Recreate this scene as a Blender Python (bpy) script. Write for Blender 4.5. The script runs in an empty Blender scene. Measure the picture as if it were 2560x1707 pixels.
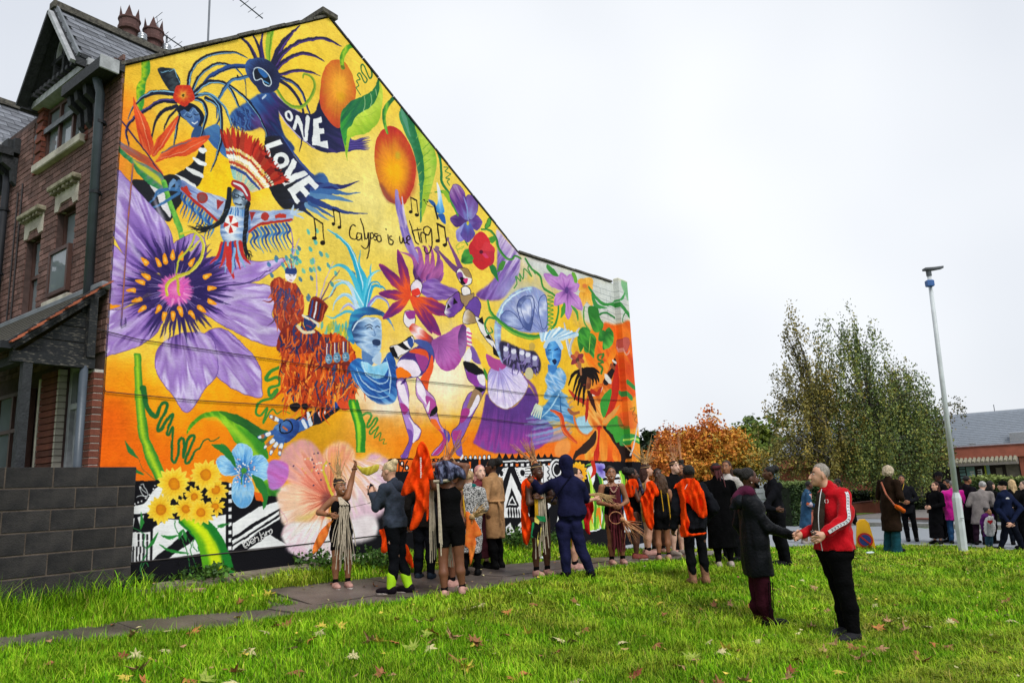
import bpy, math, random
import numpy as np
from mathutils import Vector, Matrix

# ---------------------------------------------------------------- camera
LENS = 26.0
FPX = LENS / 36 * 2560                     # focal length in photograph pixels
PITCH, ROLL, WALLDIR = math.radians(11.25), math.radians(-2.57), math.radians(36.5)
CAM = np.array([0.0, 0.0, 1.75])
_f = np.array([0, math.cos(PITCH), math.sin(PITCH)])
_r = np.array([1.0, 0, 0]); _u = np.cross(_r, _f)
CR = math.cos(ROLL) * _r + math.sin(ROLL) * _u
CU = math.cos(ROLL) * _u - math.sin(ROLL) * _r
CAX = np.array([CR, CU, _f])
scene = bpy.context.scene
COL = scene.collection
cam = bpy.data.cameras.new('camera'); cam.lens = LENS; cam.sensor_width = 36; cam.clip_end = 2000; cam.clip_start = 0.05
camo = bpy.data.objects.new('camera', cam); COL.objects.link(camo)
M = Matrix.Identity(4)
for i in range(3):
 M[i][0] = CR[i]; M[i][1] = CU[i]; M[i][2] = -_f[i]; M[i][3] = CAM[i]
camo.matrix_world = M
scene.camera = camo

# ---------------------------------------------------------------- sky, sun, exposure
SUN_EL, SUN_AZ = math.radians(50), math.radians(152)     # azimuth measured clockwise from +Y
world = bpy.data.worlds.new('World'); scene.world = world; world.use_nodes = True
nt = world.node_tree; nt.nodes.clear()
wo = nt.nodes.new('ShaderNodeOutputWorld'); bg = nt.nodes.new('ShaderNodeBackground')
sky = nt.nodes.new('ShaderNodeTexSky'); sky.sky_type = 'NISHITA'; sky.sun_disc = False
sky.sun_elevation = SUN_EL; sky.sun_rotation = SUN_AZ; sky.air_density = 1.0; sky.dust_density = 4.0
tcw = nt.nodes.new('ShaderNodeTexCoord'); nzw = nt.nodes.new('ShaderNodeTexNoise')
nzw.inputs['Scale'].default_value = 1.3; nzw.inputs['Detail'].default_value = 3
rpw = nt.nodes.new('ShaderNodeValToRGB')                    # an even overcast layer with very soft cloud relief
rpw.color_ramp.elements[0].position = .42; rpw.color_ramp.elements[0].color = (4.9, 5.15, 5.6, 1)
rpw.color_ramp.elements[1].position = .72; rpw.color_ramp.elements[1].color = (6.6, 6.75, 6.95, 1)
mxw = nt.nodes.new('ShaderNodeMix'); mxw.data_type = 'RGBA'; mxw.inputs[0].default_value = .93
nt.links.new(tcw.outputs['Generated'], nzw.inputs['Vector']); nt.links.new(nzw.outputs['Fac'], rpw.inputs[0])
nt.links.new(sky.outputs[0], mxw.inputs[6]); nt.links.new(rpw.outputs[0], mxw.inputs[7])
nt.links.new(mxw.outputs[2], bg.inputs[0]); bg.inputs[1].default_value = .1
nt.links.new(bg.outputs[0], wo.inputs[0])
sun = bpy.data.lights.new('sun', 'SUN'); sun.energy = 1.5; sun.angle = math.radians(18); sun.color = (1, .97, .93)
suno = bpy.data.objects.new('sun', sun); COL.objects.link(suno)
_sd = Vector((math.sin(SUN_AZ) * math.cos(SUN_EL), math.cos(SUN_AZ) * math.cos(SUN_EL), math.sin(SUN_EL)))
suno.rotation_euler = _sd.to_track_quat('Z', 'Y').to_euler()
vs = scene.view_settings; vs.view_transform = 'Standard'; vs.look = 'None'; vs.gamma = 1; vs.exposure = .66
vs.use_curve_mapping = False

# ---------------------------------------------------------------- projection helpers
def ray(x, y):
 return CAX.T @ np.array([(x - 1280) / FPX, -(y - 853.5) / FPX, 1.0])
def at(x, y, depth):
 """the place seen at photograph pixel x, y at a given distance along the ground from the camera"""
 d = ray(x, y); return CAM + d * (depth / d[1])
def proj(P):
 c = CAX @ (np.asarray(P, float) - CAM); return 1280 + FPX * c[0] / c[2], 853.5 - FPX * c[1] / c[2]
WD = np.array([math.sin(WALLDIR), math.cos(WALLDIR), 0]); WN = np.array([math.cos(WALLDIR), -math.sin(WALLDIR), 0])
WP = CAM + ray(262, 908) * 8.7
def wall_uz(x, y):
 d = ray(x, y); t = ((WP - CAM) @ WN) / (d @ WN); P = CAM + d * t
 return float((P - WP) @ WD), float(P[2])
def uv_xy(u, s, z=0):
 p = WP + WD * u + WN * s; return np.array([p[0], p[1], z])
def to_us(x, y):
 dx, dy = x - WP[0], y - WP[1]
 return dx * WD[0] + dy * WD[1], dx * WN[0] + dy * WN[1]

# ---------------------------------------------------------------- ground height
_S = [-8, 0, 1.0, 1.7, 3.2, 4.5, 6.0, 7.0, 9.0, 14, 40]
_Z = [.84, .80, .62, .53, .52, .37, .19, .11, 0.0, -.15, -.5]
ROAD_Y0, ROAD_Y1 = 18.3, 24.8
def ground_z(x, y):
 u, s = to_us(x, y)
 z = np.interp(s, _S, _Z)
 drop = np.clip((u - 7.0) / 11.0, 0, 1)
 z = z * (1 - drop) + (-.02 - .012 * np.maximum(s, 0)) * drop
 z = z + .015 * np.sin(x * 2.3 + y * .9) * np.sin(y * 1.7 - x * .6)
 return z
def at_ground(x, y, dz=0.0):
 d = ray(x, y); lo, hi = 1.0, 80.0
 for t in np.arange(1.5, 80, .1):
  P = CAM + d * t
  if P[2] < float(ground_z(P[0], P[1])) + dz: hi = t; lo = t - .1; break
 for _ in range(30):
  m = (lo + hi) / 2; P = CAM + d * m
  if P[2] < float(ground_z(P[0], P[1])) + dz: hi = m
  else: lo = m
 return CAM + d * hi

# ---------------------------------------------------------------- objects
def tag(o, label=None, cat=None, group=None, kind=None):
 if label: o['label'] = label
 if cat: o['category'] = cat
 if group: o['group'] = group
 if kind: o['kind'] = kind
 return o
def empty(name, loc, rz=0.0, label=None, cat=None, group=None):
 o = bpy.data.objects.new(name, None); COL.objects.link(o); o.empty_display_size = .2
 o.location = [float(v) for v in loc]; o.rotation_euler = (0, 0, rz)
 return tag(o, label, cat, group)
def link(name, me, parent=None, mats=None):
 o = bpy.data.objects.new(name, me); COL.objects.link(o)
 if parent is not None: o.parent = parent
 if mats is not None:
  for m in (mats if isinstance(mats, (list, tuple)) else [mats]): me.materials.append(m)
 return o
def npmesh(name, V, F, smooth=False, mi=None):
 """V (n,3), F (m,k) with one k for all faces"""
 V = np.asarray(V, np.float32); F = np.asarray(F, np.int32)
 me = bpy.data.meshes.new(name); k = F.shape[1]
 me.vertices.add(len(V)); me.vertices.foreach_set('co', V.ravel())
 me.loops.add(F.size); me.loops.foreach_set('vertex_index', F.ravel())
 me.polygons.add(len(F)); me.polygons.foreach_set('loop_start', np.arange(0, F.size, k, dtype=np.int32))
 if smooth: me.polygons.foreach_set('use_smooth', np.ones(len(F), bool))
 if mi is not None: me.polygons.foreach_set('material_index', np.asarray(mi, np.int32))
 me.update(calc_edges=True)
 return me
def vcol(me, C, name='tint'):
 a = me.attributes.new(name, 'FLOAT_COLOR', 'POINT')
 C = np.asarray(C, np.float32)
 if C.shape[1] == 3: C = np.hstack([C, np.ones((len(C), 1), np.float32)])
 a.data.foreach_set('color', C.ravel())

class MB:
 def __init__(s): s.v = []; s.f = []; s.m = []
 def add(s, vs_, fs_, mi=0):
  b = len(s.v); s.v += [tuple(float(c) for c in p) for p in vs_]
  for q in fs_: s.f.append(tuple(b + i for i in q)); s.m.append(mi)
  return s
 def box(s, x0, x1, y0, y1, z0, z1, mi=0, bev=0.0):
  if bev <= 0:
   s.add([(x0, y0, z0), (x1, y0, z0), (x1, y1, z0), (x0, y1, z0), (x0, y0, z1), (x1, y0, z1), (x1, y1, z1), (x0, y1, z1)],
      [(0, 3, 2, 1), (4, 5, 6, 7), (0, 1, 5, 4), (1, 2, 6, 5), (2, 3, 7, 6), (3, 0, 4, 7)], mi)
  else:
   b = bev; V = []
   for (zz, i) in ((z0, b), (z0 + b, 0), (z1 - b, 0), (z1, b)):
    V += [(x0 + i, y0 + i, zz), (x1 - i, y0 + i, zz), (x1 - i, y1 - i, zz), (x0 + i, y1 - i, zz)]
   F = [(3, 2, 1, 0), (12, 13, 14, 15)]
   for k in range(3):
    for j in range(4): F.append((4 * k + j, 4 * k + (j + 1) % 4, 4 * k + 4 + (j + 1) % 4, 4 * k + 4 + j))
   s.add(V, F, mi)
  return s
 def beam(s, a, b, w, h, up=(0, 0, 1), mi=0):
  a = np.array(a, float); b = np.array(b, float); d = b - a; d /= np.linalg.norm(d)
  up = np.array(up, float); r = np.cross(d, up); r /= np.linalg.norm(r); u = np.cross(r, d)
  V = [p + r * (sx * w / 2) + u * (sz * h / 2) for p in (a, b) for sx, sz in ((-1, -1), (1, -1), (1, 1), (-1, 1))]
  s.add(V, [(0, 1, 2, 3), (7, 6, 5, 4), (0, 4, 5, 1), (1, 5, 6, 2), (2, 6, 7, 3), (3, 7, 4, 0)], mi); return s
 def tube(s, pts, rad, n=6, mi=0, caps=True):
  pts = [np.array(p, float) for p in pts]
  if not hasattr(rad, '__len__'): rad = [rad] * len(pts)
  V = []; F = []
  t0 = pts[1] - pts[0]; ref = np.array([0, 0, 1.0]) if abs(t0[2]) < .9 * np.linalg.norm(t0) else np.array([1.0, 0, 0])
  for i, p in enumerate(pts):
   t = pts[min(i + 1, len(pts) - 1)] - pts[max(i - 1, 0)]; t = t / (np.linalg.norm(t) + 1e-9)
   r = np.cross(t, ref); r /= (np.linalg.norm(r) + 1e-9); u = np.cross(r, t); ref = u
   for k in range(n):
    a = 2 * math.pi * k / n; V.append(p + (r * math.cos(a) + u * math.sin(a)) * rad[i])
  for i in range(len(pts) - 1):
   for k in range(n):
    F.append((i * n + k, i * n + (k + 1) % n, (i + 1) * n + (k + 1) % n, (i + 1) * n + k))
  if caps: F += [tuple(range(n))[::-1], tuple(range((len(pts) - 1) * n, len(pts) * n))]
  s.add(V, F, mi); return s
 def lathe(s, prof, c=(0, 0, 0), n=12, mi=0):
  V = []; F = []
  for r, z in prof:
   for k in range(n):
    a = 2 * math.pi * k / n; V.append((c[0] + r * math.cos(a), c[1] + r * math.sin(a), c[2] + z))
  for i in range(len(prof) - 1):
   for k in range(n): F.append((i * n + k, i * n + (k + 1) % n, (i + 1) * n + (k + 1) % n, (i + 1) * n + k))
  F += [tuple(range(n))[::-1], tuple(range((len(prof) - 1) * n, len(prof) * n))]
  s.add(V, F, mi); return s
 def prism(s, poly, off, mi=0):
  """poly: 3-D outline, off: extrusion vector"""
  n = len(poly); off = np.array(off, float)
  V = [np.array(p, float) for p in poly]; V = V + [p + off for p in V]
  F = [tuple(range(n))[::-1], tuple(range(n, 2 * n))] + [(i, (i + 1) % n, n + (i + 1) % n, n + i) for i in range(n)]
  s.add(V, F, mi); return s
 def ball(s, c, r, n=8, m=6, mi=0):
  r = np.array(r if hasattr(r, '__len__') else (r, r, r), float); c = np.array(c, float); V = []; F = []
  for j in range(m + 1):
   th = math.pi * j / m
   for k in range(n):
    a = 2 * math.pi * k / n
    V.append(c + r * np.array([math.sin(th) * math.cos(a), math.sin(th) * math.sin(a), math.cos(th)]))
  for j in range(m):
   for k in range(n): F.append((j * n + k, (j + 1) * n + k, (j + 1) * n + (k + 1) % n, j * n + (k + 1) % n))
  s.add(V, F, mi); return s
 def mesh(s, name, smooth=False):
  me = bpy.data.meshes.new(name); me.from_pydata(s.v, [], s.f)
  if any(s.m): me.polygons.foreach_set('material_index', s.m)
  if smooth: me.polygons.foreach_set('use_smooth', [True] * len(s.f))
  me.validate(); me.update(); return me
 def build(s, name, mats, parent=None, smooth=False):
  return link(name, s.mesh(name, smooth), parent, mats)

# ---------------------------------------------------------------- materials
def lin(c):
 if isinstance(c, str):
  c = c.lstrip('#'); c = [int(c[i:i + 2], 16) / 255 for i in (0, 2, 4)]
 return tuple(((v / 12.92) if v <= .04045 else ((v + .055) / 1.055) ** 2.4) for v in c)
_mc = {}
def mat(name, c, rough=.8, var=.15, scale=8.0, bump=.15, bscale=60.0, c2=None, metal=0.0, spec=.4, sheen=0.0, stretch=(1, 1, 1), attr=None, trans=0.0, mixpos=(.35, .65), detail=4.0):
 if name in _mc: return _mc[name]
 m = bpy.data.materials.new(name); m.use_nodes = True; n = m.node_tree.nodes; L = m.node_tree.links
 b = n['Principled BSDF']; b.inputs['Roughness'].default_value = rough; b.inputs['Metallic'].default_value = metal
 b.inputs['Specular IOR Level'].default_value = spec
 if sheen: b.inputs['Sheen Weight'].default_value = sheen
 if trans:
  b.inputs['Subsurface Weight'].default_value = trans; b.inputs['Subsurface Radius'].default_value = (.02, .012, .006)
 c = lin(c) if isinstance(c, str) else c
 tc = n.new('ShaderNodeTexCoord'); mp = n.new('ShaderNodeMapping'); mp.inputs['Scale'].default_value = stretch
 L.new(tc.outputs['Object'], mp.inputs[0])
 nz = n.new('ShaderNodeTexNoise'); nz.inputs['Scale'].default_value = scale; nz.inputs['Detail'].default_value = detail
 L.new(mp.outputs[0], nz.inputs['Vector'])
 rp = n.new('ShaderNodeValToRGB')
 d = lin(c2) if isinstance(c2, str) else (c2 if c2 else tuple(min(1, v * (1 + var)) for v in c))
 e = c if c2 else tuple(v * (1 - var) for v in c)
 rp.color_ramp.elements[0].position = mixpos[0]; rp.color_ramp.elements[0].color = (*e, 1)
 rp.color_ramp.elements[1].position = mixpos[1]; rp.color_ramp.elements[1].color = (*d, 1)
 L.new(nz.outputs['Fac'], rp.inputs[0])
 out = rp.outputs[0]
 if attr:
  at_ = n.new('ShaderNodeAttribute'); at_.attribute_name = attr
  mx = n.new('ShaderNodeMix'); mx.data_type = 'RGBA'; mx.blend_type = 'MULTIPLY'; mx.inputs[0].default_value = 1
  L.new(out, mx.inputs[6]); L.new(at_.outputs['Color'], mx.inputs[7]); out = mx.outputs[2]
 L.new(out, b.inputs['Base Color'])
 if bump:
  n2 = n.new('ShaderNodeTexNoise'); n2.inputs['Scale'].default_value = bscale; n2.inputs['Detail'].default_value = 5
  L.new(mp.outputs[0], n2.inputs['Vector'])
  bp = n.new('ShaderNodeBump'); bp.inputs['Strength'].default_value = bump; bp.inputs['Distance'].default_value = .02
  L.new(n2.outputs['Fac'], bp.inputs['Height']); L.new(bp.outputs[0], b.inputs['Normal'])
 _mc[name] = m; return m
def glass(name, c=(.02, .025, .03), rough=.08):
 if name in _mc: return _mc[name]
 m = mat(name, c, rough, .2, 1.5, .04, 3.0, spec=.9); return m
RNG = random.Random(7); NR = np.random.RandomState(7)

# ================================================================ the mural paint, drawn in wall metres
PPM = 140.0; MU0, MZ0, MU1, MZ1 = -.35, .45, 13.35, 9.95
TW, TH = int((MU1 - MU0) * PPM), int((MZ1 - MZ0) * PPM)
def _wmat():
 # photograph pixel -> wall (u, z) as a 3x3 homography
 rows = CAX.T @ np.array([[1 / FPX, 0, -1280 / FPX], [0, -1 / FPX, 853.5 / FPX], [0, 0, 1]])
 den = WN @ rows; num = (WP - CAM) @ WN
 o = (CAM - WP)
 return np.array([WD @ rows * num + (o @ WD) * den, rows[2] * num + CAM[2] * den, den])
HW = _wmat(); HI = np.linalg.inv(HW)
def px2tex(p):
 p = np.asarray(p, float); q = np.c_[p, np.ones(len(p))] @ HW.T; q = q[:, :2] / q[:, 2:]
 return np.c_[(q[:, 0] - MU0) * PPM, (q[:, 1] - MZ0) * PPM]
_gx, _gy = np.meshgrid((np.arange(TW) + .5) / PPM + MU0, (np.arange(TH) + .5) / PPM + MZ0)
_w = HI[2, 0] * _gx + HI[2, 1] * _gy + HI[2, 2]
PX = ((HI[0, 0] * _gx + HI[0, 1] * _gy + HI[0, 2]) / _w).astype(np.float32)
PY = ((HI[1, 0] * _gx + HI[1, 1] * _gy + HI[1, 2]) / _w).astype(np.float32)
mr = np.random.RandomState(11)
def vnoise(h, w, cell):
 g = mr.rand(int(h / cell) + 3, int(w / cell) + 3).astype(np.float32)
 y = np.arange(h) / cell; x = np.arange(w) / cell; yi = y.astype(int); xi = x.astype(int)
 fy = (y - yi)[:, None]; fx = (x - xi)[None]; fy = fy * fy * (3 - 2 * fy); fx = fx * fx * (3 - 2 * fx)
 a = g[yi][:, xi]; b = g[yi][:, xi + 1]; c = g[yi + 1][:, xi]; d = g[yi + 1][:, xi + 1]
 return (a * (1 - fx) + b * fx) * (1 - fy) + (c * (1 - fx) + d * fx) * fy
NZ = (vnoise(TH, TW, 90) * .5 + vnoise(TH, TW, 34) * .3 + vnoise(TH, TW, 11) * .2).astype(np.float32)
NF = (vnoise(TH, TW, 5) * .6 + vnoise(TH, TW, 2.3) * .4).astype(np.float32)
_tile = mr.rand(256, 256).astype(np.float32)
def tile(a, b):
 a = a % 256; b = b % 256; ai = a.astype(int) % 256; bi = b.astype(int) % 256; fa = a - np.floor(a); fb = b - np.floor(b)
 fa = fa * fa * (3 - 2 * fa); fb = fb * fb * (3 - 2 * fb)
 a1 = (ai + 1) % 256; b1 = (bi + 1) % 256
 return (_tile[ai, bi] * (1 - fb) + _tile[ai, b1] * fb) * (1 - fa) + (_tile[a1, bi] * (1 - fb) + _tile[a1, b1] * fb) * fa
IMG = np.zeros((TH, TW, 3), np.float32)
def hexc(c):
 if not isinstance(c, str): return np.array(c, np.float32)
 c = c.lstrip('#'); return np.array([int(c[i:i + 2], 16) / 255 for i in (0, 2, 4)], np.float32)
ZN = {'S': (0, 0, 1), 'D': (0, 0, 2560 / 2352), 'a': (240, 20, 720 / 2352), 'b': (240, 400, 720 / 2352), 'c': (240, 860, 720 / 1946), 'd': (780, 80, 540 / 1764),
   'e': (900, 500, 720 / 2352), 'f': (900, 840, 720 / 2352), 'g': (980, 1080, 320 / 1140), 'h': (1280, 1080, 320 / 1254)}
zc = [ZN['S']]
def Z(k): zc[0] = ZN[k]
def pts(s):
 if isinstance(s, str): s = [tuple(float(v) for v in q.split(',')) for q in s.split()]
 a = np.asarray(s, float); return np.c_[zc[0][0] + a[:, 0] * zc[0][2], zc[0][1] + a[:, 1] * zc[0][2]]
def crom(p, closed=True, n=7):
 m = len(p); out = []
 for i in range(m if closed else m - 1):
  if closed: a, b, c, d = p[i - 1], p[i], p[(i + 1) % m], p[(i + 2) % m]
  else: a, b, c, d = p[max(i - 1, 0)], p[i], p[i + 1], p[min(i + 2, m - 1)]
  for t in np.arange(n) / n:
   out.append(.5 * (2 * b + (c - a) * t + (2 * a - 5 * b + 4 * c - d) * t * t + (3 * b - a - 3 * c + d) * t ** 3))
 if not closed: out.append(p[-1])
 return np.array(out)
def boxblur(m, r):
 if r < 1: return m
 for ax in (0, 1):
  k = 2 * r + 1; c = np.cumsum(np.pad(m, [(r + 1, r), (0, 0)] if ax == 0 else [(0, 0), (r + 1, r)]), axis=ax)
  m = (c[k:] - c[:-k]) / k if ax == 0 else (c[:, k:] - c[:, :-k]) / k
 return m
def raster(t, feather=0):
 pad = int(feather * 2) + 2
 x0 = max(int(t[:, 0].min()) - pad, 0); x1 = min(int(t[:, 0].max()) + pad + 1, TW); y0 = max(int(t[:, 1].min()) - pad, 0); y1 = min(int(t[:, 1].max()) + pad + 1, TH)
 if x1 <= x0 or y1 <= y0: return None
 w, h = x1 - x0, y1 - y0; SS = 3 if h < 200 else 2
 m = np.zeros((h, w + 2), np.float32); ax, ay = t[:, 0] - x0, t[:, 1] - y0; bx, by = np.roll(ax, -1), np.roll(ay, -1)
 lo, hi = np.minimum(ay, by), np.maximum(ay, by); dy = np.where(np.abs(by - ay) < 1e-9, 1e-9, by - ay)
 for j in range(h):
  for s in range(SS):
   yy = j + (s + .5) / SS; k = (lo <= yy) & (hi > yy)
   if not k.any(): continue
   xs = np.sort(ax[k] + (yy - ay[k]) / dy[k] * (bx[k] - ax[k])).clip(0, w - .001)
   i = xs.astype(int); f = xs - i; sg = np.where(np.arange(len(xs)) % 2 == 0, 1., -1.)
   np.add.at(m[j], i, sg * (1 - f)); np.add.at(m[j], i + 1, sg * f)
 m = np.cumsum(m, axis=1)[:, :w].clip(0, SS) / SS
 if feather >= 1: m = boxblur(boxblur(m, int(feather)), max(int(feather / 2), 1))
 return x0, y0, m
def ramp(t, stops):
 if len(stops) and not isinstance(stops[0], tuple): stops = [(i / (len(stops) - 1), c) for i, c in enumerate(stops)]
 xs = [s[0] for s in stops]; cs = np.array([hexc(s[1]) for s in stops])
 return np.stack([np.interp(t, xs, cs[:, k]) for k in range(3)], -1).astype(np.float32)
def shade(fill, sl):
 """colours of a fill in a window of the wall"""
 x, y = PX[sl], PY[sl]
 if isinstance(fill, str): return np.broadcast_to(hexc(fill), x.shape + (3,))
 k = fill[0]
 if k == 'lin':                     # lin, p0, p1, stops, streak
  (a, b), st = pts([fill[1], fill[2]]), fill[3]; d = b - a; L = np.hypot(*d); d = d / L
  s = (x - a[0]) * d[0] + (y - a[1]) * d[1]; q = -(x - a[0]) * d[1] + (y - a[1]) * d[0]
  n = tile(s / 40 + 7, q / 3.2) - .5; n2 = tile(s / 110, q / 8 + 31) - .5; am = fill[4] if len(fill) > 4 else .25
  c = ramp(s / L + (n * .6 + n2) * am, st); return c * (1 + (n * .25)[..., None] * am)
 if k == 'rad':                     # rad, centre, (rx, ry), stops, streak
  ce = pts([fill[1]])[0]; rx, ry = (fill[2] if hasattr(fill[2], '__len__') else (fill[2], fill[2])); sc = zc[0][2]
  dx, dy = (x - ce[0]) / (rx * sc), (y - ce[1]) / (ry * sc); r = np.hypot(dx, dy); an = np.arctan2(dy, dx); am = fill[4] if len(fill) > 4 else .15
  n = tile(an * 14 + 60, r * 3) - .5; n2 = tile(an * 38 + 60, r * 5 + 9) - .5
  return ramp(r + (n + n2 * .6) * am, fill[3]) * (1 + (n2 * .3)[..., None] * am)
def comp(r, fill, alpha=1.0):
 if r is None: return
 x0, y0, m = r; h, w = m.shape; sl = (slice(y0, y0 + h), slice(x0, x0 + w)); m = (m * alpha)[..., None]
 IMG[sl] = IMG[sl] * (1 - m) + shade(fill, sl) * m
def p(s, fill, feather=0, alpha=1.0, smooth=True, line=None, lw=3):
 q = pts(s); q = crom(q) if smooth else q
 comp(raster(px2tex(q), feather), fill, alpha)
 if line: k(np.vstack([q, q[:1]]), lw, line, raw=True)
def k(s, w, fill, raw=False, feather=0, alpha=1.0, smooth=True, edge=None):
 """brush stroke; w a width or (start, .., end) widths in the current units"""
 q = np.asarray(s, float) if raw else pts(s)
 if not raw and smooth: q = crom(q, False, 6)
 ws = np.interp(np.linspace(0, 1, len(q)), np.linspace(0, 1, len(w)), w) if hasattr(w, '__len__') else np.full(len(q), float(w))
 ws = ws * (zc[0][2]) / 2
 t = np.gradient(q, axis=0); t /= (np.hypot(t[:, 0], t[:, 1])[:, None] + 1e-9); n = np.c_[-t[:, 1], t[:, 0]]
 for i in range(len(q) - 1):
  pass
 # quads per segment drawn together as one winding-safe set of masks
 P0, P1 = q + n * ws[:, None], q - n * ws[:, None]
 A = px2tex(np.vstack([P0, P1[::-1]]))
 x0 = max(int(A[:, 0].min()) - 3, 0); y0 = max(int(A[:, 1].min()) - 3, 0); x1 = min(int(A[:, 0].max()) + 4, TW); y1 = min(int(A[:, 1].max()) + 4, TH)
 if x1 <= x0 or y1 <= y0: return
 C = px2tex(q); R = np.hypot(*(px2tex(P0) - px2tex(P1)).T) / 2
 m = np.zeros((y1 - y0, x1 - x0), np.float32)
 for i in range(len(q) - 1):
  (ax, ay), (bx, by) = C[i], C[i + 1]; rr = max(R[i], R[i + 1]) + 1.5
  i0, i1 = max(int(min(ax, bx) - rr), x0), min(int(max(ax, bx) + rr) + 2, x1); j0, j1 = max(int(min(ay, by) - rr), y0), min(int(max(ay, by) + rr) + 2, y1)
  if i1 <= i0 or j1 <= j0: continue
  X = np.arange(i0, i1)[None] + .5 - ax; Y = np.arange(j0, j1)[:, None] + .5 - ay; dx, dy = bx - ax, by - ay; L = dx * dx + dy * dy + 1e-9
  tt = ((X * dx + Y * dy) / L).clip(0, 1); d = np.hypot(X - tt * dx, Y - tt * dy); r = R[i] + (R[i + 1] - R[i]) * tt
  s_ = m[j0 - y0:j1 - y0, i0 - x0:i1 - x0]; np.maximum(s_, (r - d + .5).clip(0, 1), out=s_)
 if feather: m = boxblur(m, int(feather))
 comp((x0, y0, m), fill, alpha)
 if edge:
  q2 = q + n * (ws * .55)[:, None]; k(q2, np.maximum(ws / zc[0][2] * .5, .8), edge, raw=True)
def blob(c, r, fill, feather=None, alpha=1.0):
 rx, ry = r if hasattr(r, '__len__') else (r, r); a = np.linspace(0, 2 * math.pi, 28, endpoint=False)
 q = pts(np.c_[c[0] + rx * np.cos(a), c[1] + ry * np.sin(a)]); t = px2tex(q)
 f = feather if feather is not None else 0
 comp(raster(t, f), fill, alpha)
def soft(c, r, col, alpha=.9):
 """airbrushed patch"""
 rx, ry = r if hasattr(r, '__len__') else (r, r); ce = pts([c])[0]; sc = zc[0][2]
 d = ((PX - ce[0]) / (rx * sc)) ** 2 + ((PY - ce[1]) / (ry * sc)) ** 2; a = np.exp(-(d * (.8 + 1.1 * (NZ - .5))) ** 1.6) * alpha
 IMG[:] = IMG * (1 - a[..., None]) + hexc(col) * a[..., None]
def fur(poly, cols, n, L, w, ang, spread=.5):
 q = pts(poly); q = q.mean(0) + (q - q.mean(0)) * 1.07; lo, hi = q.min(0), q.max(0); e = np.roll(q, -1, 0); z0 = zc[0]; c = 0
 while c < n:
  x, y = lo + mr.rand(2) * (hi - lo)
  cr = ((q[:, 1] > y) != (e[:, 1] > y)) & (x < (e[:, 0] - q[:, 0]) * (y - q[:, 1]) / (e[:, 1] - q[:, 1] + 1e-9) + q[:, 0])
  if cr.sum() % 2 == 0: continue
  c += 1; a = math.radians(ang) + mr.randn() * spread * .6; l = L * z0[2] * (.7 + .9 * mr.rand()); bnd = mr.randn() * .25
  P = np.array([[x, y], [x + l * .5 * math.cos(a), y + l * .5 * math.sin(a)], [x + l * math.cos(a + bnd), y + l * math.sin(a + bnd)]])
  zc[0] = (0, 0, 1); k(P, (w * z0[2], w * z0[2] * .8, .5), cols[mr.randint(len(cols))]); zc[0] = z0
def petal(c, tip, w, fill, off=.5, base=.15):
 c = np.array(c, float); tip = np.array(tip, float); d = tip - c; n = np.array([-d[1], d[0]]) / np.hypot(*d) * w / 2
 p([c + n * base, c + d * off * .6 + n * .8, c + d * off + n, c + d * .85 + n * .55, tip, c + d * .85 - n * .55, c + d * off - n, c + d * off * .6 - n * .8, c - n * base], fill)
def daisy(c, r, n=13):
 for i in range(n):
  a = 2 * math.pi * (i + mr.rand() * .5) / n; L = r * (.85 + .25 * mr.rand()); t = (c[0] + L * math.cos(a), c[1] + L * math.sin(a))
  petal(c, t, r * .38, ('lin', c, t, ['e8a41c', 'f6c832', 'fadb58'], .3), .68)
 blob(c, r * .34, ('rad', c, r * .34, ['e89418', 'e08a14', 'c8741a'], .2))
def note(x, y, h, w=7, slant=.12):
 for dx, dy in ((0, 0), (h * .42, h * .22)):
  k([(x + dx, y + dy), (x + dx - slant * h, y + dy - h)], w, '201a18'); blob((x + dx - h * .1, y + dy), (h * .13, h * .11), '201a18')
 k([(x - slant * h, y - h), (x + h * .42 - slant * h, y + h * .22 - h)], w * 1.5, '201a18')
def lettering(strokes, w, col):
 for s in strokes.split('|'): k(s.strip(), w, col)

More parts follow.
